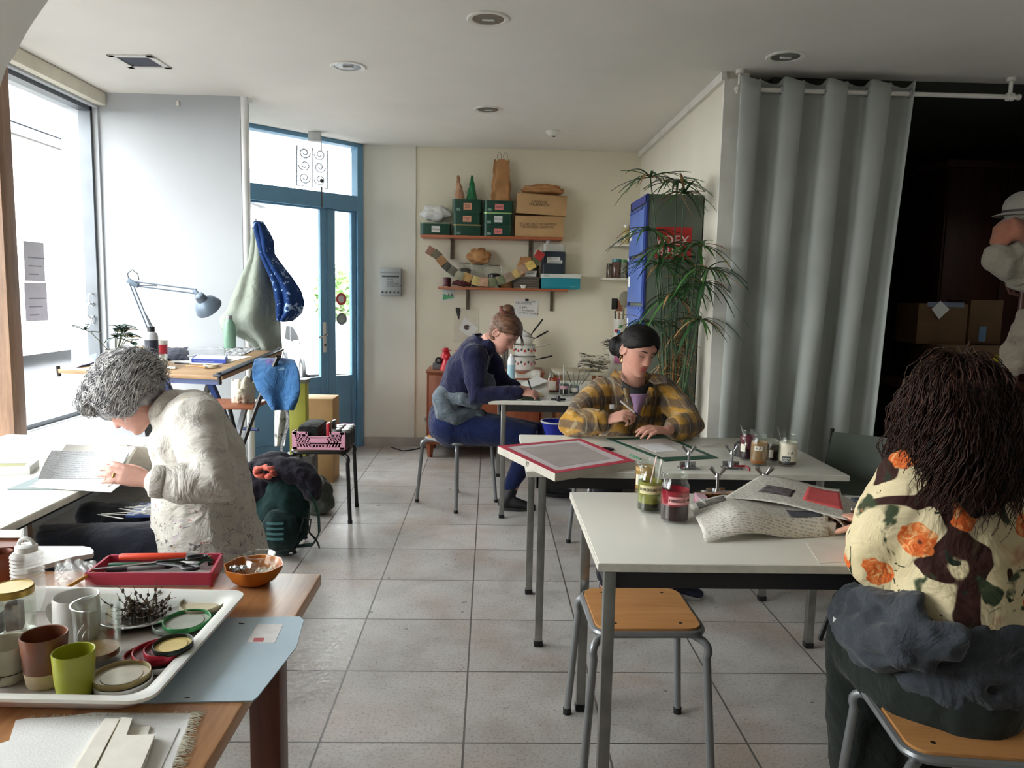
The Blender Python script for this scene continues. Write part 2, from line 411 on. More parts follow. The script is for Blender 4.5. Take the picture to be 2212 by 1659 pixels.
# ---- door in the diagonal: s runs from the right jamb to the left
D0 = Vector((-1.21, 7.22, 0)); DS = Vector((-.70711, -.70711, 0)); DN = Vector((.70711, -.70711, 0))   # DN faces the room
def dpt(s, z, n=0): return D0+DS*s+DN*n+Vector((0, 0, z))
MD = Matrix(((DS.x, DN.x, 0, D0.x), (DS.y, DN.y, 0, D0.y), (0, 0, 1, 0), (0, 0, 0, 1)))   # local (s, n, z)
def db(mb, s0, s1, z0, z1, n0=-.02, n1=.02, bev=.003):
    mb.box(((s0+s1)/2, (n0+n1)/2, (z0+z1)/2), (s1-s0, n1-n0, z1-z0), bev=bev, M=MD, seg=1); return mb
SW = 1.62
blue = mat((104, 150, 180), .45, 0, .05, 4, .05, 40)
door = T('door_1', 'blue glazed street door with transom, set diagonally in the corner', None, D0); door['kind'] = 'structure'
fr = MB(); db(fr, 0, .062, 0, ZC, -.05, .05); db(fr, 0, SW, 2.735, ZC, -.05, .05); db(fr, 0, SW, 2.17, 2.305, -.045, .045); db(fr, SW-.06, SW, 0, ZC, -.05, .05)
fr.build('door_frame', blue, door, True)
def leaf(name, s0, s1, g0, g1):
    m = MB(); db(m, s0, g0, 0, 2.17); db(m, g1, s1, 0, 2.17); db(m, g0, g1, 0, .68); db(m, g0, g1, 2.155, 2.17)
    db(m, g0+.02, g1-.02, .12, .58, .018, .028, .008); db(m, s0+.002, s0+.012, .01, 2.17, .02, .028) if s0 < .4 else None
    o = m.build(name, blue, door, True)
    g = MB(); db(g, g0-.005, g1+.005, .675, 2.16, -.004, .004, 0); g.build('door_pane', gl_win, o, True)
    return o
narrow = leaf('narrow_leaf', .064, .365, .108, .282); wide = leaf('wide_leaf', .368, SW-.062, .437, SW-.14)
g = MB(); db(g, .06, SW-.06, 2.30, 2.737, -.004, .004, 0); g.build('transom_pane', gl_win, door, True)
hd = MB(); db(hd, .385, .418, .90, 1.17, .02, .026, .002); hd.build('handle_plate', mat((206, 204, 198), .35, .5), door, True)
hd = MB(); hd.tube([dpt(.40, 1.06, .02), dpt(.40, 1.06, .07), dpt(.425, 1.055, .078), dpt(.50, 1.035, .078)], .008, 8); hd.build('door_handle', chrome(), door, True)
hd = MB(); hd.tube([dpt(.40, .965, .026), dpt(.40, .965, .030)], .011, 12); hd.build('lock_cylinder', mat((40, 40, 40), .4), door, True)
portal(dpt(SW/2, 1.45, -.08), SW, 2.6, (PI/2, 0, PI/4+PI))
st('trim_6', MB().b2((-1.2, YB-.02, .0), (-1.17, YB+.1, ZC)), plaster)
# ---- exterior ground and street
st('ground_pavement', MB().b2((-4.3, -8, -.25), (-2.97, 9.5, -.12)), mat((96, 93, 88), .9, 0, .12, 3))
st('ground_street', MB().add([(-60, -30, -.22), (-2.9, -30, -.22), (-2.9, 8.2, -.22), (-60, 8.2, -.22), (-60, 13, -.62), (30, 13, -.62), (30, 8.2, -.22), (-60, 90, -.62), (30, 90, -.62)], [(0, 1, 2, 3), (3, 2, 6, 5, 4), (4, 5, 8, 7)]), mat((62, 62, 64), .9, 0, .08, .6))
# ================================================================== tables
lam = mat((214, 212, 202), .32, 0, .02, 3); lam_edge = mat((196, 192, 180), .5, 0, .08, 20)
blackm = mat((26, 26, 27), .45, 0, .1, 8); rubber = mat((20, 20, 20), .7)
steel = mat((150, 150, 146), .3, .9, .12, 14); tube_grey = mat((136, 138, 140), .35, .55, .05, 10)
def table(label, x0, x1, y0, y1, z, legs, group=None, leg_m=None, top_m=None, lw=.032, apron=True, cat='table'):
    r = T('work_table', label, cat, ((x0+x1)/2, (y0+y1)/2, 0), 0, group)
    tp = MB().b2((x0, y0, z-.026), (x1, y1, z), .003).build('tabletop', top_m or lam, r, True)
    e = .0015
    MB().b2((x0-e, y0-e, z-.0235), (x1+e, y0+.001, z-.0028)).b2((x0-e, y1-.001, z-.0235), (x1+e, y1+e, z-.0028)).b2((x0-e, y0, z-.0235), (x0+.001, y1, z-.0028)).b2((x1-.001, y0, z-.0235), (x1+e, y1, z-.0028)).build('edge_band', lam_edge, tp, True)
    if apron:
        ax0 = min(l[0] for l in legs); ax1 = max(l[0] for l in legs); ay0 = min(l[1] for l in legs); ay1 = max(l[1] for l in legs)
        a = MB(); h = .045
        for p, q in (((ax0, ay0), (ax1, ay0)), ((ax0, ay1), (ax1, ay1)), ((ax0, ay0), (ax0, ay1)), ((ax1, ay0), (ax1, ay1))):
            a.b2((p[0]-.012, p[1]-.012, z-.027-h), (q[0]+.012, q[1]+.012, z-.027))
        a.build('apron', blackm, r, True)
    for (lx, ly) in legs:
        l = MB().b2((lx-lw/2, ly-lw/2, .02), (lx+lw/2, ly+lw/2, z-.027), .003).build('leg', leg_m or steel, r, True)
        MB().b2((lx-lw/2-.002, ly-lw/2-.002, 0), (lx+lw/2+.002, ly+lw/2+.002, .025), .003).build('rubber_foot', rubber, l, True)
    return r
ZA, ZB, ZT, ZW, ZD = .745, .745, .775, .74, .73
tabA = table('white work table with square steel legs where the person in the checked shirt sits', .158, 1.475, 3.03, 3.84, ZA, [(.222, 3.05), (1.36, 3.05), (.21, 3.61), (1.34, 3.55)], 'white work tables')
tabB = table('nearest white work table with three dye jars and newspaper on it', .30, 1.66, 1.97, 2.71, ZB, [(.333, 1.99), (1.60, 1.99), (.34, 2.555), (1.60, 2.555)], 'white work tables')
tabC = table('white work table at the back beside the wooden sideboard', 0.0, .95, 4.86, 6.08, ZT, [(.095, 4.885), (.90, 4.885), (.085, 6.03), (.90, 6.03)], 'white work tables')
tabD = table('white desk under the window where the person in the white smock works', -2.32, -1.44, 1.95, 3.72, ZD, [(-1.53, 3.6), (-2.2, 3.6), (-2.2, 2.05), (-1.53, 2.05)], 'white work tables', mat((205, 205, 203), .4))
# wooden table in the foreground
pine = wood((150, 96, 58), (196, 144, 96), 1, 1.0, .33); dkwood = wood((84, 42, 26), (120, 64, 40), 2, 1.0, .35)
wt_ = T('wooden_table', 'varnished pine table in the foreground covered with jars, tray and paper', 'table', (-.9, 1.3, 0))
MB().b2((-1.62, .55, ZW-.03), (-.415, 1.885, ZW), .004).build('tabletop', pine, wt_, True)
a = MB()
a.b2((-1.5, 1.70, ZW-.13), (-.50, 1.725, ZW-.031)); a.b2((-.515, .75, ZW-.13), (-.49, 1.70, ZW-.031)); a.b2((-1.5, .75, ZW-.13), (-1.475, 1.70, ZW-.031))
a.build('apron', dkwood, wt_, True)
for lx, ly in ((-.487, 1.66), (-1.48, 1.66), (-.487, .72), (-1.48, .72)):
    MB().b2((lx-.034, ly-.034, 0), (lx+.034, ly+.034, ZW-.031), .004).build('leg', dkwood, wt_, True)
# ================================================================== stools
ply = wood((178, 122, 70), (206, 152, 96), 0, 1.2, .35, ring=8)
def rsq(h, r, n=6):
    o = []
    for cx_, cy_, a0 in ((h-r, h-r, 0), (-h+r, h-r, PI/2), (-h+r, -h+r, PI), (h-r, -h+r, 1.5*PI)):
        for k in range(n+1): w_ = a0+PI/2*k/n; o.append((cx_+r*math.cos(w_), cy_+r*math.sin(w_)))
    return o
def stool(label, loc, rz, metal, seat_m, group, z=.47, h=.165, sp=.195):
    r = T('stool', label, 'stool', loc, rz, group)
    s = MB(); s.prism(rsq(h-.006, .045), .016, Matrix.Translation((0, 0, z-.016)))
    st_ = s.build('seat', seat_m, r)
    for x, y in ((-.10, -.12), (.10, -.12), (-.10, .12), (.10, .12)): MB().cyl((x, y, z-.001), (x, y, z+.0006), .006, n=10).build('screw', mat((40, 28, 22), .5), st_)
    rim = MB(); pts = [(x, y, z-.016) for x, y in rsq(h, .05)]; rim.tube(pts, .011, 8, closed=True); rim.build('seat_rim', metal, r)
    for sx_, sy_ in ((-1, -1), (1, -1), (1, 1), (-1, 1)):
        a_ = h-.045; p = []
        d = Vector((sx_, sy_, 0)).normalized()
        c0 = Vector((sx_*a_, sy_*a_, z-.030)); foot = Vector((sx_*sp, sy_*sp, .012))
        e1 = Vector((sx_*(h+.005), sy_*(h+.005), z-.085))
        p = [c0]
        for k in range(1, 8):
            w_ = k/7; q = c0.lerp(c0+d*.095, 1)  # corner of the bend
            p.append(c0*(1-w_)**2+q*2*w_*(1-w_)+e1*w_*w_)
        p.append(foot)
        l = MB().tube(p, .0125, 10).build('leg', metal, r)
        MB().cyl((foot.x, foot.y, 0), (foot.x, foot.y, .022), .0145, n=12).build('rubber_foot', rubber, l)
    return r
stB = stool('empty plywood stool tucked under the nearest white table', (.49, 2.335, 0), .02, tube_grey, ply, 'grey tube plywood stools')
def stool_copy(o, loc, rz, label): return dup(o, loc, rz, label)
stC = stool_copy(stB, (-.215, 5.25, 0), PI/4+.03, 'plywood stool under the person in the navy smock')
stA = stool_copy(stB, (.70, 4.22, 0), .12, 'plywood stool under the person in the checked shirt')
stD = stool_copy(stB, (1.125, 1.70, 0), -.13, 'plywood stool in the bottom right corner under the person in the floral blouse')
black_tube = mat((34, 33, 32), .35, .3, .05)
stK = stool('black legged stool carrying the pink crate', (-1.06, 4.90, 0), .06, black_tube, wood((110, 84, 62), (140, 110, 84), 0, 1.2, .4), None, .465, .17, .19)
stW = stool_copy(stB, (-.98, 2.70, 0), .1, 'plywood stool under the person in the white smock')
# ================================================================== green backed chair behind table A
ch = T('chair', 'chair with dark green padded back beside the curtain', 'chair', (1.62, 3.22, 0), .0)
vinyl = mat((50, 58, 48), .4, 0, .06, 6)
p0 = PY(1846, 935, 3.38); p1 = PY(1822, 1040, 3.38)
def bk(u, v): # back pad surface
    a_ = Vector((1.565, 3.40, .86)); b_ = Vector((1.98, 3.05, .855)); up_ = Vector((-.045, -.01, -.27))
    return a_.lerp(b_, u)+up_*v+Vector((.02, .03, 0))*math.sin(PI*u)*.8
MB().sheet(bk, 12, 8, .03).build('backrest', vinyl, ch, True)
MB().b2((1.62, 2.98, .43), (2.0, 3.36, .47), .015).build('seat', vinyl, ch, True)
for a_, b_ in (((1.562, 3.405, .875), (1.52, 3.43, 0)), ((1.99, 3.04, .865), (2.02, 3.02, 0))): MB().tube([a_, (Vector(a_)+Vector(b_))/2, b_], .011, 8).build('leg', black_tube, ch, True)
for b_ in ((1.44, 3.12, 0), (1.66, 2.93, 0)): MB().tube([(b_[0]+.18, b_[1]+.06, .44), b_], .011, 8).build('leg', black_tube, ch, True)
# ================================================================== drafting table
BA, BB = Vector((-2.6, 4.66, .95)), Vector((-1.535, 4.44, .95))
bx = (BB-BA).normalized(); by = Vector((.115, .66, .085)); by = (by-bx*by.dot(bx)).normalized(); bz = bx.cross(by)
MBD = Matrix.Translation(BA) @ Matrix((bx, by, bz)).transposed().to_4x4()
BL, BW = (BB-BA).length, .74
def bd(u, v, n=0): return MBD @ Vector((u, v, n))
dt = T('drafting_table', 'tilted drafting table with wooden board and blue steel frame by the window', 'table', (-2.07, 4.9, 0), 0)
MB().box((BL/2, BW/2, -.0125), (BL, BW, .025), bev=.002, M=MBD).build('board', wood((158, 124, 88), (186, 154, 116), 0, 1, .4), dt, True)
MB().box((BL-.02, BW/2, .006), (.05, BW+.05, .012), bev=.002, M=MBD).build('parallel_rail', mat((58, 62, 70), .4, .3), dt, True)
k_ = MB()
for u, v in ((.01, .01), (BL-.02, .0), (BL-.02, BW)): k_.tube([bd(u, v, -.045), bd(u, v, .02)], .012, 10)
k_.build('corner_roller', mat((70, 70, 74), .4, .6), dt, True)
navy = mat((44, 62, 112), .45, 0, .05)
f_ = MB()
f_.bar(bd(.62, .04, -.045), bd(BL-.04, .04, -.045), .03, .035); f_.bar(bd(.62, BW-.05, -.045), bd(BL-.04, BW-.05, -.045), .03, .035)
f_.bar(bd(BL-.16, .05, -.05), bd(BL-.16, BW-.05, -.05), .03); f_.bar(bd(.62, .05, -.05), bd(.62, BW-.05, -.05), .03)
f_.build('board_frame', navy, dt, True)
for sgn in (0, 1):
    u = .66 if sgn == 0 else BL-.13
    t0 = bd(u, .08, -.06); t1 = bd(u, BW-.1, -.06)
    MB().bar(t0, Vector((t1.x, t1.y, .03)), .035, .028).build('leg', navy, dt, True)
    MB().bar(t1, Vector((t0.x, t0.y, .03)), .03, .025).build('leg', mat((120, 122, 126), .35, .7), dt, True)
    MB().bar(Vector((t0.x-.005, t0.y-.08, .015)), Vector((t1.x+.005, t1.y+.05, .015)), .04, .03).build('foot_rail', navy, dt, True)
f_ = MB(); f_.tube([bd(.66, BW-.1, -.06)+Vector((0, 0, -.45)), bd(BL-.13, BW-.1, -.06)+Vector((0, 0, -.45))], .012, 8); f_.build('cross_bar', navy, dt, True)
# ================================================================== tall folding stool with brown seat
fs = T('folding_stool', 'tall black folding stool with brown seat and a blue apron over its back', 'stool', (-1.45, 4.25, 0))
seat_b = wood((120, 66, 40), (150, 88, 56), 0, 1, .4)
sL, sR = PY(452, 872, 4.25), PY(552, 872, 4.25)
MB().b2((sL.x, 4.12, sL.z-.012), (sR.x+.03, 4.38, sL.z+.012), .006).build('seat', seat_b, fs, True)
for yy in (4.12, 4.38):
    MB().tube([PY(600, 772, yy), PY(565, 850, yy), PY(510, 1000, yy), Vector((-1.80, yy, .01))], .0125, 8).build('leg', black_tube, fs, True)
    MB().tube([Vector((sL.x+.06, yy, sL.z-.01)), PY(520, 985, yy), Vector((-1.05, yy, .01))], .0125, 8).build('leg', black_tube, fs, True)
tL = PY(600, 772, 4.12); tR = PY(600, 772, 4.38)
MB().tube([tL, tR], .0125, 8).build('back_bar', black_tube, fs, True)
MB().tube([Vector((-1.66, 4.12, .2)), Vector((-1.66, 4.38, .2))], .009, 8).build('stretcher', black_tube, fs, True)
# ================================================================== sideboard
sb = T('sideboard', 'reddish wooden sideboard against the back wall', 'sideboard', (-.04, 6.95, 0))
red_wood = wood((124, 62, 36), (158, 86, 54), 2, .8, .4); SBZ = .775
x0, x1, y0, y1 = -.545, .475, 6.70, 7.185
MB().b2((x0, y0, .12), (x1, y1, SBZ-.02)).build('body', red_wood, sb, True)
MB().b2((x0-.01, y0-.012, SBZ-.02), (x1+.01, y1, SBZ), .003).build('top_board', wood((128, 66, 40), (160, 92, 58), 0, .8, .35), sb, True)
for k in range(3):
    a_ = x0+.02+k*.327; d_ = MB().b2((a_, y0-.018, .15), (a_+.317, y0, SBZ-.04), .003).build('door', red_wood, sb, True)
    MB().ball((a_+.285, y0-.026, .48), .011, 12, 8).build('knob', mat((60, 40, 30), .4), d_, True)
for lx, ly in ((x0+.03, y0+.03), (x1-.03, y0+.03), (x0+.03, y1-.04), (x1-.03, y1-.04)):
    MB().tube([(lx, ly, .12), (lx, ly, 0)], [.035, .022], 4).build('leg', red_wood, sb, True)
# ================================================================== wall shelves
sh_w = wood((150, 78, 46), (182, 104, 66), 0, .9, .4)
brk = mat((104, 92, 76), .4, .6)
def shelf(label, x0, x1, z, bxs, m=sh_w, dep=.235, y=YB, drop=.205):
    r = T('wall_shelf', label, 'shelf', ((x0+x1)/2, y, z), 0, 'wooden wall shelves')
    MB().b2((x0, y-dep, z-.022), (x1, y, z), .003).build('shelf_board', m, r, True)
    for bx_ in bxs:
        b = MB(); b.b2((bx_-.014, y-.022, z-drop), (bx_+.014, y, z-.022)); b.b2((bx_-.012, y-.2, z-.03), (bx_+.012, y-.02, z-.0221)); b.tube([(bx_, y-.02, z-.11), (bx_, y-.12, z-.03)], .006, 6)
        b.build('bracket', brk, r, True)
    return r
SZ1, SZ2 = 1.965, 1.507
shelf('upper reddish wall shelf with green tins and cardboard boxes', -.636, .635, SZ1, (-.365, .358))
shelf('lower reddish wall shelf behind the paper garland', -.475, .70, SZ2, (-.215, .57))
# ================================================================== locker
lk = T('locker', 'tall locker with blue doors and grey side near the niche wall', 'locker', (1.165, 5.25, 0))
LX0, LX1, LY0, LY1, LZ = .985, 1.352, 4.985, 5.55, 2.105
lb = mat((80, 108, 178), .4, .1, .03); grey_side = mat((96, 104, 92), .45, .1, .05)
MB().b2((LX0+.012, LY0, .05), (LX1, LY1, LZ), .003).build('body', grey_side, lk, True)
MB().b2((LX0+.02, LY0+.02, 0), (LX1-.02, LY1-.02, .05)).build('plinth', blackm, lk, True)
fr_ = MB(); fr_.b2((LX0, LY0-.004, .05), (LX0+.014, LY0+.03, LZ+.001)).b2((LX0, LY1-.03, .05), (LX0+.014, LY1, LZ+.001)).b2((LX0, LY0, LZ-.05), (LX0+.014, LY1, LZ+.001))
fr_.build('front_frame', mat((50, 66, 140), .4, .1), lk, True)
zs = [.08, .42, .77, 1.11, 1.40, 1.72, LZ-.055]
for k in range(6):
    d_ = MB().b2((LX0-.008, LY0+.032, zs[k]+.012), (LX0+.008, LY1-.032, zs[k+1]-.012), .004).build('door', lb, lk, True)
    MB().b2((LX0-.016, LY0+.06, zs[k+1]-.03), (LX0-.008, LY1-.06, zs[k+1]-.018)).build('door_lip', mat((62, 84, 156), .4, .1), d_, True)
    MB().b2((LX0-.0095, LY1-.12, zs[k]+.12), (LX0-.008, LY1-.065, zs[k]+.19)).build('name_card', mat((220, 220, 214), .6), d_, True)
sg = T('red_sign', 'red poster with white outlined capitals on the locker side behind the plant', 'sign', (1.18, LY0, 1.7))
q0, q1 = PY(1418, 490, LY0), PY(1492, 560, LY0)
MB().b2((q0.x, LY0-.003, q1.z), (q1.x, LY0-.0003, q0.z)).build('panel', mat((176, 34, 34), .5), sg, True)
tm = text_mb('VOEX', .085, frame((q0.x+.105, LY0-.0035, q0.z-.085), (1, 0, 0), (0, 0, 1))); text_mb('BRO', .075, frame((q0.x+.085, LY0-.0035, q0.z-.155), (1, 0, 0), (0, 0, 1)), mb=tm)
tm.build('lettering', mat((226, 210, 206), .5), sg, True)
# ================================================================== curtain and rod
rod = T('curtain_rod', 'white curtain rod hung from the ceiling on the right', 'curtain rod', (2.2, 4.6, 2.665))
RZ = 2.662; white_p = mat((226, 224, 216), .35)
MB().cyl((1.40, 4.6, RZ), (3.07, 4.6, RZ), .0135, n=14).build('pole', white_p, rod, True)
for x_ in (1.425, 3.03):
    b = MB(); b.cyl((x_, 4.6, RZ-.02), (x_, 4.6, ZC-.02), .011, n=12).cyl((x_, 4.6, ZC-.022), (x_, 4.6, ZC), .026, n=16).cyl((x_-.017, 4.6, RZ), (x_+.017, 4.6, RZ), .024, n=16); b.build('bracket', white_p, rod, True)
MB().cyl((3.07, 4.6, RZ), (3.09, 4.6, RZ), .017, n=14).build('finial', white_p, rod, True)
cu = T('curtain', 'long grey eyelet curtain half closing the dark storeroom', 'curtain', (1.95, 4.6, 1.4))
CT, CB_ = 2.715, .06
NF = 4.0
def cfold(u, v):                       # u across, v 0 top .. 1 bottom
    x_t = 1.435+(2.455-1.435)*u; x_b = 1.40+(2.30-1.40)*u
    x_ = x_t*(1-v)+x_b*v
    ph = u*NF*2*PI+.55
    amp = (.050+.012*v)*(1-.25*v*math.sin(5*u+1))
    sn = math.sin(ph); y_ = 4.588-amp*math.copysign(abs(sn)**.7, sn)*(1 if sn > 0 else .8)-.02*v*math.sin(ph*.5+1.2)+.008*math.sin(ph*2+3*v)*v
    x_ += -.018*math.sin(2*ph)*(1-.5*v)+.012*math.sin(7*v+u*9)*v
    return x_, y_
def cs(u, v):
    x_, y_ = cfold(u, v); z = CT-(CT-CB_)*v
    z += .012*(1-v)**8*math.cos(u*NF*4*PI)
    return (x_, y_, z)
m, t = base('curtain_cloth', .85, 0, .2); vec = t.coords('Object')
t.col(t.ramp(t.noise(vec, 3, 4), [(.3, lin((156, 160, 155))), (.7, lin((168, 172, 167)))])); t.bump(t.noise(vec, 420, 1), .12, .002)
t.bsdf.inputs['Sheen Weight'].default_value = .2
MB().sheet(cs, 150, 40, .003).build('curtain_panel', m, cu, True, ang=180)
for k in range(8):
    ph = PI*(k+.0); u = (ph-.55)/(NF*2*PI)
    u = max(.012, min(.988, (PI*k+PI-.55)/(NF*2*PI)))
    x_, y_ = cfold(u, .02); e_ = .002
    x2, y2 = cfold(min(1, u+.004), .02); d = Vector((x2-x_, y2-y_, 0)); d = d.normalized() if d.length > 0 else Vector((1, 0, 0))
    pts = []
    for j in range(20): w_ = 2*PI*j/20; pts.append(Vector((x_, y_, RZ))+d*(.024*math.cos(w_))+Vector((0, 0, .024*math.sin(w_))))
    MB().tube(pts, .0045, 6, closed=True).build('eyelet', chrome(), cu, True)
# ================================================================== ceiling fittings
def downlight(label, px, py, r=.105):
    p = PZ(px, py, ZC); o = T('downlight', label, 'ceiling light', (p.x, p.y, ZC), 0, 'round recessed ceiling lights')
    MB().lathe([(r-.03, -.001), (r-.025, -.006), (r-.005, -.008), (r, -.004), (r, .0)], n=36).build('trim_ring', mat((220, 218, 210), .4), o)
    MB().lathe([(r-.029, -.003), (r-.04, -.0015), (r-.041, -.0005), (0, -.0005)], n=32).build('reflector', mat((150, 148, 142), .3, .8), o)
    b = MB(); b.tube([(-.03, 0, -.005), (.03, 0, -.005)], .007, 8); b.build('lamp_tube', mat((215, 215, 210), .4), o)
for a_ in (('nearest recessed ceiling light, at the top centre', 1055, 40), ('recessed ceiling light nearest the shop window', 752, 143), ('recessed ceiling light in the middle before the back wall shelves', 1055, 236), ('recessed ceiling light above the grey curtain', 1697, 122)): downlight(*a_)
p = PZ(303, 132, ZC); o = T('ceiling_vent', 'square ceiling opening with white frame near the shop window', 'vent', (p.x, p.y, ZC), -.05)
h = .13; b = MB()
for a_, c_ in (((-h, -h), (h, -h+.035)), ((-h, h-.035), (h, h)), ((-h, -h), (-h+.035, h)), ((h-.035, -h), (h, h))): b.b2((a_[0], a_[1], -.008), (c_[0], c_[1], 0))
b.build('vent_frame', mat((214, 212, 206), .5), o); MB().b2((-h+.03, -h+.03, -.002), (h-.03, h-.03, -.0003)).build('vent_opening', mat((40, 42, 60), .6), o)
p = PZ(1194, 283, ZC); o = T('smoke_detector', 'small white smoke detector on the ceiling near the back wall', 'smoke detector', (p.x, p.y, ZC))
MB().lathe([(0, -.04), (.03, -.04), (.045, -.03), (.06, -.012), (.06, 0)]).build('body', mat((222, 220, 212), .5), o); MB().lathe([(0, -.046), (.012, -.046), (.014, -.039)], (.01, 0, 0), 12).build('sensor', mat((60, 60, 60), .4), o)
p = PZ(680, 285, ZC); o = T('door_chime', 'small white bell box with hanging cord above the blue door', 'chime', (p.x, p.y, ZC))
MB().box((0, 0, -.04), (.10, .06, .08), bev=.006).build('box', mat((200, 200, 198), .4), o)
MB().tube([(.055, 0, -.03), (.057, -.01, -.3), (.056, -.01, -.56)], .0025, 6).build('cord', mat((190, 190, 190), .5), o)
b = MB(); b.ball((.056, -.01, -.40), .018, 12, 8).tube([(.056, -.01, -.45), (.056, -.01, -.62)], .006, 6); b.build('pendant', mat((70, 66, 60), .4, .3), o)
o = T('wall_hook', 'tiny white hook high on the panel wall', 'hook', PY(385, 224, 5.55)); MB().box((0, -.008, 0), (.02, .016, .03), bev=.003).build('hook_plate', mat((214, 212, 206), .5), o)
# ================================================================== small-thing helpers
def px(n, y): return n*y/F
def quad(name, corners, z, th, m, label=None, cat=None, group=None, parent=None, kind=None):
    pts = [PZ(a, b, z) for a, b in corners]
    c = sum(pts, Vector())/len(pts)
    mb = MB(); mb.prism([(p.x, p.y) for p in pts], th, Matrix.Translation((0, 0, z)))
    if parent: return mb.build(name, m, parent, True, label=label)
    return mb.build(name, m, label=label, cat=cat, group=group, loc=(c.x, c.y, z))
def wrap(mb, r, c, ang0, z0, off=.0006):      # wrap flat text (x,y) round a cylinder of radius r, centred on angle ang0
    for v in mb.v:
        a = ang0+v.x/r; rr = r+off+v.z
        v.x, v.y, v.z = c[0]+rr*math.cos(a), c[1]+rr*math.sin(a), z0+v.y
    return mb
def band(mb, r, a0, a1, z0, z1, n=14, th=.0005):
    def f(u, v): a = a0+(a1-a0)*u; return (r*math.cos(a), r*math.sin(a), z0+(z1-z0)*v)
    return mb.sheet(f, n, 1, th)
paper_w = mat((222, 221, 216), .8, 0, .02, 8); paper_c = mat((226, 220, 200), .8, 0, .03, 8); ink = mat((26, 24, 26), .6)
gl_jar = glass((250, 252, 250), .03, extra=.0)
def jar(name, label, p, r, h, liq=None, lvl=.35, coat=None, coat_z=.75, txt=None, lab_z=(.3, .5), lab_c=(218, 212, 196), lid=None, ang=-PI/2, group='glass dye jars', spoon=None, neck=.82, lab_w=1.1, tsize=.016):
    o = T(name, label, 'jar', p, 0, group)
    n_ = r*neck
    prof = [(0, .003), (r*.8, .001), (r*.96, .006), (r, .016), (r, h*.70), (r*.96, h*.76), (n_, h*.83), (n_, h*.86), (n_*1.05, h*.88), (n_*1.0, h*.90), (n_*1.05, h*.925), (n_, h*.945), (n_*1.04, h*.98), (n_*1.0, h), (n_*.92, h), (n_*.90, h*.95), (n_*.9, h*.84), (r*.93, h*.74), (r*.95, h*.68), (r*.95, .014), (0, .008)]
    MB().lathe(prof, n=32).build('jar_glass', gl_jar, o)
    if liq: MB().lathe([(0, .009), (r*.93, .010), (r*.944, .016), (r*.944, h*lvl), (r*.93, h*lvl+.0008), (0, h*lvl)], n=32).build('dye', liquid(liq), o)
    if coat:
        MB().lathe([(r*.946, h*lvl), (r*.946, h*coat_z)], n=32, cap=False).build('dye_film', film(coat, .72), o, fix=False)
    if txt is not None:
        b = band(MB(), r+.0007, ang-lab_w/2, ang+lab_w/2, h*lab_z[0], h*lab_z[1]); l_ = b.build('paper_label', mat(lab_c, .7, 0, .04, 30), o)
        if txt: wrap(text_mb(txt, tsize, Matrix()), r+.001, (0, 0), ang, h*(lab_z[0]+lab_z[1])/2).build('lettering', ink, l_)
    if lid: MB().lathe([(n_*1.08, h*.87), (n_*1.09, h*.98), (n_*1.05, h*1.005), (n_*.9, h*1.0), (0, h*.998)], n=32).build('lid', mat(lid, .35, .2), o)
    return o
def spoon(label, a, b, m, cat='spoon', r=.004, head=.012):
    a, b = Vector(a), Vector(b); o = MB(); d = (b-a).normalized(); o.tube([a, a.lerp(b, .75), b], [(r, r*.6), (r, r*.6), (r*1.6, r*.6)], 8)
    o.ball(a, (head, head*.75, head*1.6), 12, 8)
    return o.build('spoon', m, label=label, cat=cat, loc=a)
def rod(name, label, cat, a, b, r, m, group=None, tip=None, tl=.12, cap=None):
    a, b = Vector(a), Vector(b); o = T(name, label, cat, a, 0, group)
    e = b if not tip else b.lerp(a, tl)
    MB().tube([a, a.lerp(e, .02), e.lerp(a, .02), e], [r*.8, r, r, r*.8], 10).build('barrel', m, o, True)
    if tip: MB().tube([e, e.lerp(b, .5), b], [r*1.02, r*.8, r*.2], 10).build('tip', tip, o, True)
    if cap: q = a.lerp(b, .3); MB().tube([a-(b-a).normalized()*.001, q], r*1.12, 10).build('cap', cap, o, True)
    return o
# ================================================================== wooden table, foreground left
Z = ZW
tray_m, t = base('tray_plastic', .35); t.bsdf.inputs['Base Color'].default_value = lin((214, 212, 206)); t.bsdf.inputs['Subsurface Weight'].default_value = .15
tc4 = [PZ(528, 1278, Z+.04), PZ(318, 1512, Z+.04)]
tr_ = (tc4[0]-tc4[1]); ux = Vector((tr_.x, tr_.y, 0)).normalized(); uy = Vector((-ux.y, ux.x, 0))   # ux along right side going back, uy to the left
TL_, TWd = tr_.length, .56
tray_o = Vector((tc4[1].x, tc4[1].y, Z+.001))
MT = Matrix.Translation(tray_o) @ Matrix((ux, uy, (0, 0, 1))).transposed().to_4x4()
tray = T('plastic_tray', 'white plastic tray holding cups, jar lids and a silver plate', 'tray', tray_o)
def rrect(x0, y0, x1, y1, r, n=5):
    o = []
    for cx_, cy_, a0 in ((x1-r, y1-r, 0), (x0+r, y1-r, PI/2), (x0+r, y0+r, PI), (x1-r, y0+r, 1.5*PI)):
        for k in range(n+1): w_ = a0+PI/2*k/n; o.append((cx_+r*math.cos(w_), cy_+r*math.sin(w_)))
    return o

vs = []; fs = []; nn = 24
for ins, z_ in ((.035, 0), (.010, .036), (-.006, .040), (-.008, .034), (-.004, .034), (.012, .030), (.038, .004)): vs += [(x, y, z_) for x, y in rrect(ins, ins, TL_-ins, TWd-ins, .03)]
L_ = len(vs)//7
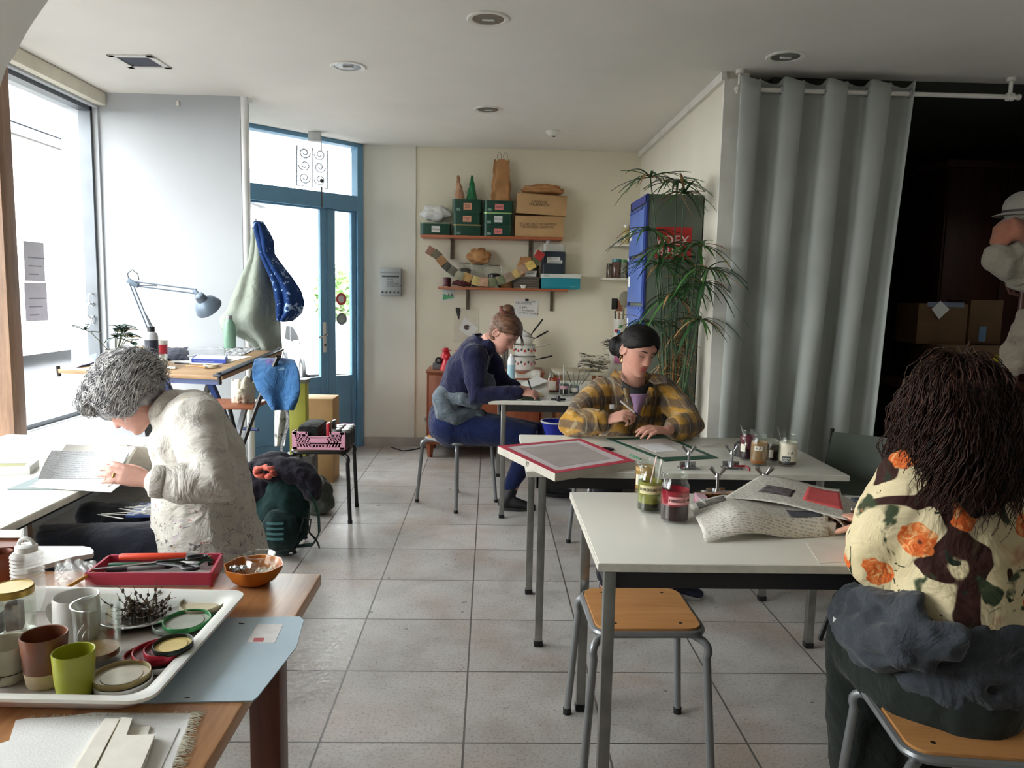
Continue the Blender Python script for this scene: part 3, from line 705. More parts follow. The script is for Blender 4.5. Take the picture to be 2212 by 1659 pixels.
# outer underside: rings 0..  build: bottom disc, outer wall = ring6.. keep one closed shell
order = [0, 5, 4, 3, 2, 1]
vs = []
for ins, z_ in ((.038, 0), (.016, .030), (.002, .033), (-.006, .034), (-.006, .040), (.008, .040), (.022, .034), (.042, .004)): vs += [(x, y, z_) for x, y in rrect(ins, ins, TL_-ins, TWd-ins, .035)]
L_ = len(vs)//8
fs = [tuple(range(L_-1, -1, -1))]+[(k*L_+i, k*L_+(i+1) % L_, (k+1)*L_+(i+1) % L_, (k+1)*L_+i) for k in range(7) for i in range(L_)]+[tuple(7*L_+i for i in range(L_))]
MB().add(vs, fs, MT).build('tray_shell', tray_m, tray, True)
MB().prism(rrect(.046, .046, TL_-.046, TWd-.046, .03), .0012, MT @ Matrix.Translation((0, 0, .0042))).build('tray_floor', mat((150, 142, 134), .45, 0, .08, 12), tray, True)
ZI = Z+.0068            # inside floor of the tray
# blue folder
quad('card_folder', [(470, 1337), (648, 1334), (656, 1342), (640, 1400), (556, 1508), (545, 1516), (300, 1521), (380, 1430)], Z+.0005, .0025, mat((178, 198, 210), .6, 0, .05, 5), 'pale blue card folder sticking out from under the tray', 'folder')
quad('sticker', [(556, 1349), (612, 1348), (593, 1389), (533, 1388)], Z+.003, .0004, mat((214, 210, 208), .4, 0, .06, 40), 'small white sticker with red print on the blue folder', 'sticker')
quad('sticker_print', [(549, 1378), (571, 1378), (568, 1386), (546, 1386)], Z+.0034, .0003, mat((176, 70, 76), .5), parent=bpy.data.objects['sticker'])
for a, b in (((516, 1346), (528, 1347)), ((399, 1507), (410, 1507))): MB().tube([PZ(*a, Z+.0036), PZ(*b, Z+.0036)], .0008, 6).build('staple', mat((60, 60, 60), .4, .7), bpy.data.objects['card_folder'], True)
# cups
def cup(name, label, pxc, pyb, r, h, m, inner=None, handle=None, z=ZI, taper=.8, lower=None, hr=.6):
    p = PZ(pxc, pyb, z); o = T(name, label, 'cup', p)
    prof = [(0, 0), (r*taper*.92, 0), (r*taper, .004), (r*(taper+.1), h*.35), (r, h-.002), (r*.985, h), (r*.93, h-.001), (r*(taper+.05), h*.4), (r*taper*.9, .008), (0, .007)]
    MB().lathe(prof, n=36).build('cup_body', m, o)
    if lower: MB().lathe([(r*taper*.93, -.0001), (r*taper*1.004, .004), (r*(taper+.093), h*.30)], n=36).build('unglazed_foot', lower, o, fix=False)
    if inner: MB().lathe([(0, h*.30), (r*.88, h*.30)], n=24).build('residue', inner, o)
    if handle is not None:
        d = Vector((math.cos(handle), math.sin(handle), 0)); pts = []
        for k in range(9): w_ = -PI/2+PI*k/8; pts.append(d*(r*.93+hr*r*math.cos(w_))+Vector((0, 0, h*.54+h*.28*math.sin(w_))))
        pts = [d*r*.86+Vector((0, 0, h*.26))]+pts+[d*r*.9+Vector((0, 0, h*.82))]
        MB().tube(pts, [(.007, .0045)]*len(pts), 10).build('handle', m, o)
    return o
cup('mug', 'white mug with handle to the left, behind the ribbed glass cup', 168, 1376, .042, .088, mat((206, 204, 198), .25), handle=PI-.2, taper=.92)
br_ = mat((112, 66, 44), .35, 0, .12, 25)
cup('cup', 'brown stoneware beaker with bare clay foot', 100, 1475, .038, .092, br_, mat((60, 34, 26), .4), taper=.80, lower=mat((186, 166, 134), .8, 0, .06, 30))
cup('cup', 'lime green ceramic beaker at the front of the tray', 163, 1500, .034, .080, mat((148, 152, 40), .3, 0, .05, 10), mat((70, 60, 24), .4), taper=.82)
cup('mug', 'greyish cream cup with small handle at the left edge of the tray', 16, 1468, .042, .070, mat((176, 170, 150), .4, 0, .08, 20), mat((90, 84, 66), .4), handle=-PI/2+.15, taper=.72, hr=.36)
p = PZ(212, 1424, ZI); o = T('glass_mug', 'clear ribbed glass mug with handle in the tray', 'cup', p)
prof = [(0, .0), (.037, 0), (.040, .005)]
for k in range(14): prof.append((.041+(.0012 if k % 2 else 0), .012+k*.0052))
prof += [(.042, .088), (.0435, .108), (.044, .112), (.041, .112), (.039, .09), (.0385, .012), (0, .009)]
MB().lathe(prof, n=36).build('cup_glass', glass((249, 251, 249), .03, extra=.05), o)
pts = [Vector((0, -.040, .022))]+[Vector((0, -.046-.022*math.cos(w_), .05+.03*math.sin(w_))) for w_ in [(-PI/2+PI*k/8) for k in range(9)]]+[Vector((0, -.040, .082))]
MB().tube(pts, .006, 10).build('handle', gl_jar, o); MB().lathe([(0, .010), (.0375, .011), (.0378, .022), (0, .022)], n=24).build('residue', mat((128, 96, 44), .3), o)
# silver plate with twigs
p = PZ(303, 1330, ZI); o = T('silver_plate', 'silver metal plate under dried twigs in the tray', 'plate', p)
MB().lathe([(0, 0), (.055, 0), (.062, .004), (.088, .013), (.093, .012), (.092, .0145), (.086, .015), (.058, .006), (0, .003)], n=48, wob=lambda w_, i: .012*math.sin(w_*16) if i in (3, 4, 5, 6) else 0).build('plate_body', mat((200, 200, 198), .15, 1, .02), o)
tw = MB(); rr_ = random.Random(3)
for k in range(46):
    a_ = rr_.uniform(0, 2*PI); b_ = Vector((rr_.uniform(-.04, .045), rr_.uniform(-.03, .03), .006)); L2 = rr_.uniform(.03, .085); d = Vector((math.cos(a_), math.sin(a_)*.7, rr_.uniform(.15, 1.1))).normalized()
    pts = [b_]; q = b_.copy()
    for j in range(4):
        d = (d+Vector((rr_.uniform(-.4, .4), rr_.uniform(-.4, .4), rr_.uniform(-.25, .3)))).normalized(); q = q+d*L2/4; q.z = max(q.z, .006); pts.append(q.copy())
    tw.tube(pts, [.0013, .0012, .001, .0008, .0005], 5)
    for j in range(2): lf = pts[2+j]; tw.ball(lf, (.0035, .0018, .0055), 6, 4, Matrix.Rotation(a_+j, 3, 'X'))
tw.build('dried_twigs', mat((72, 56, 38), .8, 0, .2, 40), label='tangle of dry brown twigs on the silver plate', cat='twigs', kind='stuff', loc=None).location = p
# jar lids
def lid(label, pxc, pyc, rpx, rim, inner, z, tilt=(0, 0), h=.011):
    p = PZ(pxc, pyc, z+h); p.z = z; r = rpx*p.y/F; o = T('jar_lid', label, 'jar lid', p, R.uniform(0, 3), 'screw lids in the tray'); o.rotation_euler = (tilt[0], tilt[1], 0)
    wb_ = lambda w_, i: .008*math.cos(w_*6)
    MB().lathe([(r*.97, 0), (r, .002), (r, h-.001), (r*.985, h), (r*.94, h-.001), (r*.93, .004)], n=40, wob=wb_, cap=False).build('lid_rim', mat(rim, .35, .3), o, fix=False)
    MB().lathe([(r*.965, .001), (r*.94, .0035), (r*.72, .0035), (r*.70, .005), (r*.60, .005), (0, .0045)], n=40).build('lid_inside', mat(inner, .3, .15, .06, 30), o, fix=False)
lid('white screw lid under the gold rimmed lid at the front of the tray', 266, 1466, 61, (216, 216, 214), (170, 168, 162), ZI+.001)
lid('gold rimmed lid on top of a white lid at the front of the tray', 263, 1452, 61, (150, 132, 88), (206, 198, 180), ZI+.0125)
lid('silver lid half hidden under the green rimmed lid', 376, 1344, 46, (140, 150, 140), (150, 152, 146), ZI+.001)
lid('green rimmed lid in the middle of the row', 404, 1336, 51, (44, 122, 66), (160, 164, 152), ZI+.010, (.04, -.03))
lid('dark green lid under the beige lined lid at the back', 442, 1310, 48, (44, 96, 56), (140, 136, 118), ZI+.001)
lid('beige lined lid at the back right corner of the tray', 438, 1299, 49, (150, 142, 116), (204, 192, 162), ZI+.0125, (.05, 0))
lid('white lid under the red lids', 345, 1424, 50, (210, 208, 204), (150, 146, 140), ZI+.001)
lid('dull red lid leaning to the left under the other red lid', 318, 1415, 50, (150, 52, 52), (120, 84, 76), ZI+.002, (.03, .10))
lid('large red lid below the black rimmed lid', 345, 1402, 58, (168, 30, 46), (110, 60, 60), ZI+.0125)
lid('small red lid directly under the black rimmed lid', 362, 1396, 50, (172, 30, 56), (120, 70, 70), ZI+.0235)
lid('black rimmed lid with yellowish lining on top of the red lids', 374, 1387, 43, (34, 44, 38), (214, 190, 122), ZI+.034, (.05, -.04))
# pen box
bxp = [PZ(184, 1268, Z), PZ(458, 1268, Z), PZ(483, 1222, Z), PZ(236, 1226, Z)]
bo = T('pen_box', 'open pink edged box full of pens behind the tray', 'box', (bxp[0]+bxp[2])/2)
pink_c = mat((172, 54, 78), .5, 0, .05, 10); HB = .034
for k in range(4):
    a, b = bxp[k], bxp[(k+1) % 4]; w_ = MB().bar(a+Vector((0, 0, HB/2)), b+Vector((0, 0, HB/2)), HB, .003, up=(0, 0, 1))
    n_ = Vector((-(b-a).y, (b-a).x, 0)).normalized()
    MB().add([a, b, b+Vector((0, 0, HB)), a+Vector((0, 0, HB)), a+n_*.006, b+n_*.006, b+n_*.006+Vector((0, 0, HB)), a+n_*.006+Vector((0, 0, HB))], [(0, 1, 2, 3), (7, 6, 5, 4), (0, 4, 5, 1), (3, 2, 6, 7), (0, 3, 7, 4), (1, 5, 6, 2)]).build('side_wall', pink_c, bo, True)
MB().prism([(p.x, p.y) for p in bxp], .004, Matrix.Translation((0, 0, Z+.0003))).build('base', mat((196, 190, 186), .7), bo, True)
def bp(u, v, z): return bxp[0].lerp(bxp[1], u).lerp(bxp[3].lerp(bxp[2], u), v)+Vector((0, 0, z))
org, gr, gy, bk_ = mat((226, 70, 40), .4), mat((30, 84, 58), .4), mat((130, 130, 130), .4), mat((24, 24, 26), .4)
PG = 'pens and markers in the pink box'
rod('marker', 'fat orange red marker on top of the pens in the pink box', 'marker', bp(.12, .86, .034), bp(.86, .86, .034), .0085, org, PG, tip=gy, tl=.22, cap=None)
rod('pen', 'dark green pen beside the orange marker', 'pen', bp(.06, .66, .022), bp(.70, .72, .022), .006, gr, PG, tip=bk_)
rod('pen', 'grey felt pen in the middle of the pink box', 'pen', bp(.10, .42, .021), bp(.62, .55, .022), .006, gy, PG, tip=bk_, cap=bk_)
rod('pen', 'magenta pen at the front of the pink box', 'pen', bp(.14, .22, .014), bp(.55, .25, .014), .0065, mat((190, 30, 90), .4), PG, tip=bk_)
rod('pen', 'blue pen at the right front of the pink box', 'pen', bp(.66, .2, .014), bp(.95, .26, .014), .0065, mat((50, 72, 150), .4), PG, tip=gy)
rod('pen', 'violet pen lying under the scissors', 'pen', bp(.30, .12, .010), bp(.72, .16, .010), .005, mat((90, 60, 130), .4), PG)
rod('pencil', 'green pencil lying across the right end of the pink box', 'pencil', bp(.80, .3, .027), bp(.90, .95, .030), .0035, mat((30, 104, 70), .4), PG, tip=mat((206, 170, 120), .6))
rod('pen', 'black pen at the back of the pink box', 'pen', bp(.45, .94, .016), bp(.92, .95, .018), .006, bk_, PG, tip=gr)
rod('pen', 'white pen beside the scissor handles', 'pen', bp(.62, .78, .020), bp(.94, .70, .021), .0055, mat((200, 200, 196), .4), PG, tip=bk_)
sc_ = T('scissors', 'black handled scissors lying on the pens', 'scissors', bp(.55, .35, .03))
for sgn in (0, 1):
    tip_ = bp(.03, .10-.05*sgn+.05, .038); piv = bp(.50, .42, .038+.003*sgn); hnd = bp(.66, .42+.16*(1 if sgn else -.6), .038)
    MB().tube([tip_, piv.lerp(tip_, .3), piv], [(.001, .001), (.005, .0012), (.0065, .0015)], 8, up=(0, 0, 1)).build('blade', mat((180, 182, 184), .2, 1), sc_, True)
    e_ = bp(.80, .42+.28*(1 if sgn else -.75), .038); ax = (e_-hnd).normalized(); ay = Vector((-ax.y, ax.x, 0)); cc = e_
    loop = [cc+ax*(.024*math.cos(2*PI*k/18))+ay*(.013*math.sin(2*PI*k/18)) for k in range(18)]
    MB().tube(loop, .0042, 8, closed=True).tube([piv, hnd, cc-ax*.024], [(.006, .004)]*3, 8).build('handle', bk_, sc_, True)
# amber bowl with glass jar
p = PZ(549, 1258, Z); o = T('amber_bowl', 'amber glass bowl with scalloped rim at the far table corner', 'bowl', p)
wb_ = lambda w_, i: (.035*math.cos(w_*8) if i in (3, 4, 5, 6) else .012*math.cos(w_*8) if i in (2, 7) else 0)
amber = mat((176, 100, 30), .12, 0, .12, 12); 
MB().lathe([(0, 0), (.036, 0), (.052, .012), (.066, .036), (.069, .046), (.066, .046), (.062, .036), (.048, .015), (.03, .007), (0, .006)], n=64, wob=wb_).build('bowl_body', amber, o)
q = p+Vector((.014, .004, .012)); o = T('glass_jar', 'small round clear glass jar sitting in the amber bowl', 'jar', q)
MB().lathe([(0, 0), (.024, .001), (.037, .014), (.039, .026), (.034, .042), (.031, .047), (.036, .054), (.037, .058), (.034, .058), (.029, .048), (.032, .041), (.036, .026), (.034, .014), (0, .004)], n=36).build('jar_glass', glass((250, 250, 246), .03, extra=.06), o)
for k, (dx, dy, lab) in enumerate(((-.034, -.012, 'folded grey foil packet in the amber bowl'), (.034, -.030, 'crumpled clear wrapper in the front of the amber bowl'))):
    def cr(u, v, k=k): return (.036*(u-.5), .030*(v-.5), .012*noise.noise((u*4+k*5, v*4, k)))
    MB().sheet(cr, 10, 10, .0015).build('packet', mat((150, 150, 144), .3, .6) if k == 0 else film((226, 226, 220), .6), label=lab, cat='packet').location = p+Vector((dx, dy, .040))
# glass jar with yellow lid, plastic bottle, dark jar
p = PZ(30, 1372, ZI+.0); o = T('storage_jar', 'square glass jar with cream and gold lid at the left of the tray', 'jar', p)
pr = [(0, .001), (.036, .001), (.042, .006), (.042, .080), (.038, .090), (.035, .094), (.033, .094), (.036, .088), (.039, .080), (.039, .008), (0, .006)]
MB().lathe(pr, n=8).build('jar_glass', glass((248, 250, 247), .03, extra=.04), o)
MB().lathe([(.040, .088), (.041, .100), (.0385, .103), (.034, .101)], n=36).build('lid_rim', mat((164, 134, 62), .3, .6), o); MB().lathe([(.0385, .1015), (.034, .1005), (0, .1010)], n=36).build('lid_top', mat((226, 206, 146), .25, 0, .05), o)
MB().box((.004, 0, .042), (.03, .03, .055), bev=.003, rz=.4).build('contents', mat((120, 96, 84), .6, 0, .3, 50), o)
p = PZ(64, 1318, Z); o = T('plastic_bottle', 'translucent ribbed plastic bottle with looped cap', 'bottle', p)
pr = [(0, 0), (.03, 0), (.033, .004), (.033, .075)]
for k in range(6): pr += [(.030, .080+k*.008), (.033, .084+k*.008)]
pr += [(.031, .128), (.024, .134), (0, .136)]
MB().lathe(pr, n=28).build('bottle_body', film((226, 226, 222), .36, .2), o)
MB().lathe([(.022, .134), (.022, .146), (.018, .149), (0, .149)], n=24).tube([(.016*math.cos(PI*k/8), 0, .147+.016*math.sin(PI*k/8)) for k in range(9)], .004, 8).build('cap', mat((222, 222, 218), .3), o)
p = PZ(-24, 1375, ZI); jar('storage_jar', 'dark lidded jar cut off by the left edge of the photo', p, .03, .085, (70, 60, 50), .6, lid=(60, 58, 56), group=None)
# plastic bag with a yellow stick, white board, brown pots with papers
def pb(u, v):
    q = PZ(118+90*u, 1288-75*v, Z+.006); q.z += .014*abs(noise.noise((u*4, v*5, 1.3)))+.010*math.sin(PI*u)*math.sin(PI*v); return q
MB().sheet(pb, 26, 22, .0006).build('plastic_bag', film((236, 236, 232), .22, .12), label='crumpled clear plastic bag left of the pen box', cat='bag', fix=False)
rod('stick', 'yellow stick lying on the clear plastic bag', 'stick', PZ(140, 1272, Z+.028), PZ(202, 1236, Z+.026), .0045, mat((206, 150, 60), .5))
bpts = [(-40, 1236), (-40, 1196), (60, 1189), (180, 1189), (196, 1192), (203, 1199), (200, 1206), (160, 1212), (60, 1240)]
quad('white_board', bpts, Z+.002, .012, mat((206, 206, 202), .35, 0, .03), 'white board with rounded corner at the back of the wooden table', 'board')
pt_ = mat((120, 62, 40), .4, 0, .12, 18)
p = PZ(2, 1262, Z); o = T('clay_pot', 'brown clay pot at the left edge behind the jars', 'pot', p)
MB().lathe([(0, 0), (.024, 0), (.030, .01), (.031, .055), (.026, .068), (.029, .078), (.027, .08), (.023, .068), (.027, .05), (.026, .012), (0, .008)], n=28).build('pot_body', pt_, o)
quad('wooden_box', [(-70, 1236), (50, 1226), (53, 1206), (-60, 1212)], Z+.0145, .055, wood((96, 48, 30), (130, 72, 48), 0, 1, .4), 'dark brown wooden box with papers on top at the left edge', 'box')
for k, (dx, z_) in enumerate(((0, .071), (5, .0745))): quad('paper_sheet', [(-60+dx, 1165-3*k), (40+dx, 1158+4*k), (44+dx, 1146), (-50, 1146)], Z+z_, .002, paper_c, ('lower' if k == 0 else 'upper')+' of the two cream papers on the brown wooden box', 'paper')
# fringed cloth and stacks of paper in the foreground
rr_ = random.Random(11)
top_e = [(20, 1600), (34, 1556), (60, 1552), (130, 1549), (200, 1540), (300, 1541), (418, 1541)]
fr_pts = [PZ(a, b, Z+.002) for a, b in top_e]
right = [PZ(418, 1541, Z), PZ(352, 1720, Z)]
poly = [(p.x, p.y) for p in fr_pts]; n_ = 16
for k in range(n_+1): q = right[0].lerp(right[1], k/n_); poly.append((q.x+rr_.uniform(-.002, .002), q.y))
poly += [(q.x, .62), (-1.0, .62), (-1.02, .9)]
MB().prism(poly[::-1], .002, Matrix.Translation((0, 0, Z+.0005))).build('cotton_sheet', mat((236, 236, 234), .9, 0, .03, 10, .2, 300), label='white cotton sheet with frayed edge in the bottom left corner', cat='cloth')
fb = MB()
for k in range(170):
    u = rr_.random(); q = right[0].lerp(right[1], u)+Vector((-.003, 0, .0024)); L2 = rr_.uniform(.012, .024); w_ = rr_.uniform(-.5, .6)
    fb.tube([q, q+Vector((L2*.5, L2*w_*.4, .002)), q+Vector((L2, L2*w_, rr_.uniform(-.001, .001)))], .0005, 4)
for k in range(90):
    u = rr_.random(); q = PZ(30+388*u, 1552-11*u, Z+.0024); fb.tube([q, q+Vector((rr_.uniform(-.003, .003), .006, .001))], .0004, 4)
fb.build('frayed_threads', mat((206, 202, 184), .9), bpy.data.objects['cotton_sheet'], True, fix=False)['kind'] = 'stuff'
stk = [((228, 1556), (258, 1557), (190, 1680), (150, 1680), 'first'), ((262, 1554), (284, 1556), (238, 1690), (196, 1690), 'second'), ((286, 1574), (328, 1570), (322, 1592), (278, 1600), 'x'), ((268, 1592), (334, 1590), (296, 1690), (240, 1690), 'y')]
deck = mat((238, 234, 222), .85, 0, .03, 30)
labs = ['narrow cream paper strips fanned on the left of the white cotton sheet', 'cream paper strip stack with torn edges in the middle of the cotton sheet', 'small cream paper card above the right stack of paper strips', 'wide right stack of cream paper strips on the cotton sheet']
for k, (a, b, c, d, _) in enumerate(stk):
    for j in range((6, 7, 2, 5)[k]):
        z_ = Z+.003+.0022*j+(.0 if k != 3 else .0046)
        dx = rr_.uniform(-3, 3); rot = rr_.uniform(-5, 5)
        quad('paper_strip', [(a[0]+dx, a[1]-j*.5), (b[0]+dx, b[1]-j*.5), (c[0]+dx+rot, c[1]), (d[0]+dx+rot, d[1])], z_, .0018, deck, labs[k], 'paper', labs[k])
quad('paper_sheet', [(345, 1572), (388, 1573), (330, 1700), (290, 1700)], Z+.003, .001, paper_w, 'plain white sheet right of the paper strips on the cotton sheet', 'paper')
# ================================================================== desk D (grey haired woman)
Z = ZD
def screen(label, c, z, h, frame_m, mesh_m, w_=.025, group=None):
    pts = [PZ(a, b, z+h) for a, b in c]; ctr = sum(pts, Vector())/4; o = T('print_screen', label, 'printing screen', (ctr.x, ctr.y, z), 0, group)
    for k in range(4):
        a, b = pts[k], pts[(k+1) % 4]; ins = lambda p: p+(ctr-p).normalized()*w_*1.3
        A, B = ins(a), ins(b); v_ = [a, b, B, A]; v_ = [Vector((p.x, p.y, z)) for p in v_]+[Vector((p.x, p.y, z+h)) for p in v_]
        MB().add(v_, [(3, 2, 1, 0), (4, 5, 6, 7), (0, 1, 5, 4), (1, 2, 6, 5), (2, 3, 7, 6), (3, 0, 4, 7)]).build('frame_bar', frame_m, o, True)
    MB().prism([(p.x, p.y) for p in [q+(ctr-q).normalized()*w_ for q in pts]], .001, Matrix.Translation((0, 0, z+h*.55))).build('mesh', mesh_m, o, True)
    return o
screen('lower white printing screen with olive mesh at the left edge of the desk', [(-70, 1014), (64, 1008), (84, 992), (-60, 994)], Z, .03, mat((206, 206, 204), .5, 0, .04, 12), mat((140, 138, 90), .6), .02)
screen('white printing screen behind the olive one on the desk', [(-60, 984), (128, 982), (155, 972), (-50, 973)], Z, .032, mat((214, 214, 210), .5, 0, .05, 12), mat((196, 198, 190), .6), .02)
quad('cutting_mat', [(16, 1058), (150, 1057), (178, 1040), (84, 1030)], Z+.0005, .003, mat((124, 138, 138), .6), 'grey cutting mat on the window desk under the white papers', 'cutting mat')
quad('paper_sheet', [(60, 1052), (240, 1064), (270, 1040), (150, 1030)], Z+.004, .002, paper_w, 'lower white paper under the open book overhanging the desk edge', 'paper')
quad('paper_sheet', [(72, 1046), (232, 1052), (262, 1034), (110, 1024)], Z+.0065, .002, mat((214, 206, 188), .7, 0, .2, 18), 'upper printed paper with orange picture under the open book', 'paper')
quad('paper_sheet', [(60, 990), (150, 975), (300, 972), (330, 948), (190, 945)], Z+.0005, .001, mat((220, 222, 220), .7), 'large white sheet at the back of the window desk', 'paper')
quad('ledge_patch', [(166, 943), (314, 943), (308, 897), (214, 897)], .5815, .003, mat((168, 170, 176), .8), 'flat grey patch on the white window ledge', 'fabric')  # plain grey quad for part of the sill under the window
# open book held upright
bk = T('open_book', 'grey printed book held open by the person in the white smock', 'book', PY(170, 1020, 2.52))
def bkp(u, v):
    q = PY(82+172*u, 1034-(50-6*u)*v, 2.53+.04*math.sin(PI*u)); q.y += .05*v+.03*v*v; return q
m, t = base('printed_page', .8); vec = t.coords('Object'); s3 = t.sep(vec)
ln = t.math('FRACT', t.math('MULTIPLY', s3[2], 190)); lm = t.ramp(ln, [(.45, (0, 0, 0, 1)), (.55, (1, 1, 1, 1))]); wn = t.ramp(t.noise(t.coords('Object', scale=(260, 260, 90)), 1.0, 2), [(.42, (0, 0, 0, 1)), (.5, (1, 1, 1, 1))])
t.col(t.mix(t.math('MULTIPLY', t.math('MULTIPLY', lm, wn), .38), lin((200, 202, 204)), lin((70, 72, 78))))
MB().sheet(bkp, 20, 8, .004).build('front_page', m, bk, True)
def bk2(u, v):
    q = bkp(u*.93+.06, v*1.05); q.y += .035+.02*v; q.z += .004; return q
MB().sheet(bk2, 16, 6, .010).build('page_block', mat((214, 212, 204), .8, 0, .03), bk, True)
# things under the desk edge (knees) : clear bag and white paper scraps on a low blue folder
lowz = .64
o = T('low_shelf', 'blue folder lying on the dark trousers under the desk edge', 'folder', PZ(270, 1100, lowz))
MB().box((-1.16, 2.78, lowz), (.26, .16, .012), rz=.1, bev=.003).build('folder_cover', mat((80, 100, 160), .5), o, True)
def zb(u, v): q = Vector((-1.25+.24*u, 2.68+.14*v, lowz+.010+.03*math.sin(PI*u)*math.sin(PI*v)+.012*noise.noise((u*5, v*5, 3)))); return q
MB().sheet(zb, 18, 12, .0006).build('plastic_bag', film((228, 228, 226), .45, .15), label='clear plastic bag on the lap of the person in the white smock', cat='bag', fix=False)
for k in range(7):
    a = Vector((-1.36+.02*k, 2.66+.012*k, lowz+.008+.004*k)); MB().box(a+Vector((.04, 0, 0)), (.12, .007, .0012), rz=R.uniform(-.5, .5)).build('paper_scrap', paper_w, label='white paper scrap fanned on the blue folder under the desk edge', cat='paper', group='paper scraps under the desk edge')
# ================================================================== drafting table things
def on(u, v, n=0): return bd(u, v, n)
def bquad(name, pts, n, th, m, label=None, cat=None, parent=None, world=True):
    mb = MB().prism(pts, th, MBD @ Matrix.Translation((0, 0, n)))
    return mb.build(name, m, parent, bool(parent), label=label, cat=cat)
def bpx(a, b):                      # pixel -> board coordinates
    r = ray(a, b); n = bz; t_ = (BA-Vector((0, 0, H))).dot(n)/r.dot(n); q = MBD.inverted() @ (Vector((0, 0, H))+r*t_); return (q.x, q.y)
bquad('drawing_paper', [bpx(362, 783), bpx(470, 789), bpx(545, 770), bpx(420, 766)], .001, .001, paper_w, 'large white drawing paper on the drafting table', 'paper')
bk1 = bquad('blue_book', [bpx(414, 784), bpx(488, 786), bpx(492, 776), bpx(425, 774)], .003, .022, mat((34, 60, 150), .5), 'blue covered book lying on the white drawing paper', 'book')
MB().add([], []).prism([bpx(418, 783), bpx(486, 785), bpx(490, 777), bpx(428, 775)], .002, MBD @ Matrix.Translation((0, 0, .025))).build('top_cover', mat((200, 204, 210), .5), bk1, True)
a_ = bd(*bpx(416, 784), .014); b_ = bd(*bpx(486, 786), .014); d_ = b_-a_; MB().tube([a_+d_*(.06+.010*k)+Vector((0, -.0035, .0028*math.sin(k*2.3)*(1 if k % 7 else 0)-.001)) for k in range(64)], .0006, 4).build('lettering', mat((210, 216, 230), .5), bk1, True)
m, t = base('ink_print', .7); vec = t.coords('Object'); t.col(t.ramp(t.noise(vec, 26, 5, .65, 2.2), [(.44, lin((60, 62, 68))), (.55, lin((216, 216, 216)))]))
bquad('ink_print', [bpx(478, 768), bpx(520, 770), bpx(560, 752), bpx(470, 752)], .0035, .001, m, 'black and white ink print beside the green bottle', 'print')
def film_s(u, v): a, b = bpx(375+110*u, 772-18*v); return bd(a, b, .006+.010*abs(noise.noise((u*6, v*5, 2))))
MB().sheet(film_s, 20, 10, .0005).build('tracing_film', film((200, 204, 208), .6, .1), label='crinkled clear film behind the blue book', cat='film', fix=False)
MB().sheet(lambda u, v: bd(*bpx(358+50*u, 779-26*v), .004+.028*math.sin(PI*u)*math.sin(PI*v)+.01*noise.noise((u*5, v*5, 0))), 14, 10, .004).build('dark_cloth', cloth((34, 38, 58)), label='dark blue cloth crumpled beside the dark bottle', cat='cloth')
p = bd(*bpx(456, 794), 0); o = T('tape_roll', 'cream tape roll at the front of the drafting table', 'tape', p)
MB().lathe([(.030, 0), (.044, 0), (.044, .018), (.030, .018), (.030, 0)], n=30).build('tape_ring', mat((206, 196, 168), .5), o)
rod('pen', 'dark pen in front of the tape on the drafting table', 'pen', bd(*bpx(378, 789), .014), bd(*bpx(415, 791), .014), .005, bk_, tip=gy)
rod('paint_brush', 'thin brush with orange handle on the drafting table', 'brush', bd(*bpx(402, 795), .016), bd(*bpx(450, 799), .016), .004, mat((190, 120, 60), .4), tip=bk_)
MB().box(bd(*bpx(372, 797), .008), (.05, .03, .014), bev=.004).build('eraser', mat((214, 212, 206), .6), label='white eraser block at the front edge of the drafting table', cat='eraser')
quadp = [bpx(165, 786), bpx(205, 789), bpx(212, 778), bpx(170, 772)]
MB().sheet(lambda u, v: bd(*bpx(164+45*u, 789-18*v+6*(1-u)), .004+.02*u+.006*noise.noise((u*5, v*4, 4))), 12, 8, .0012).build('blue_leaflet', mat((70, 90, 190), .5, 0, .3, 30), label='blue printed leaflet at the left end of the drafting table', cat='leaflet')
# bottles
p = bd(*bpx(329, 793), 0); o = T('ink_bottle', 'dark labelled bottle with black cap beside the person in the white smock', 'bottle', p)
k_ = px(13.5, p.y)
MB().lathe([(0, 0), (k_*.95, 0), (k_, .005), (k_, .185), (k_*.85, .205), (k_*.45, .216), (k_*.45, .228), (0, .228)], n=28).build('bottle_body', mat((176, 178, 182), .35), o)
MB().lathe([(k_*1.015, .045), (k_*1.015, .165)], n=28, cap=False).build('label_wrap', mat((30, 34, 52), .4), o, fix=False); MB().lathe([(k_*.55, .216), (k_*.55, .245), (0, .246)], n=20).build('cap', bk_, o)
p = bd(*bpx(350, 780), 0); o = T('paper_cup', 'white tub with red band behind the dark bottle', 'tub', p)
MB().lathe([(0, 0), (.030, 0), (.036, .13), (.034, .131), (.029, .005), (0, .004)], n=28).build('tub_body', mat((216, 212, 206), .4), o); MB().lathe([(.0325, .045), (.0352, .105)], n=28, cap=False).build('red_band', mat((190, 50, 60), .4), o, fix=False)
p = bd(*bpx(352, 796), 0); o = T('water_glass', 'small glass of water in front of the white tub', 'glass', p)
MB().lathe([(0, 0), (.026, 0), (.032, .085), (.030, .085), (.025, .006), (0, .005)], n=26).build('glass_body', gl_jar, o); MB().lathe([(0, .007), (.025, .007), (.028, .05), (0, .05)], n=24).build('water', film((90, 96, 100), .6), o)
p = bd(*bpx(497, 752), 0); o = T('water_bottle', 'sage green metal water bottle at the back of the drafting table', 'bottle', p); k_ = px(12.5, p.y)
MB().lathe([(0, 0), (k_*.96, 0), (k_, .006), (k_, .145), (k_*.9, .168), (k_*.55, .188), (k_*.55, .198), (0, .199)], n=28).build('bottle_body', mat((122, 158, 136), .35, .1), o)
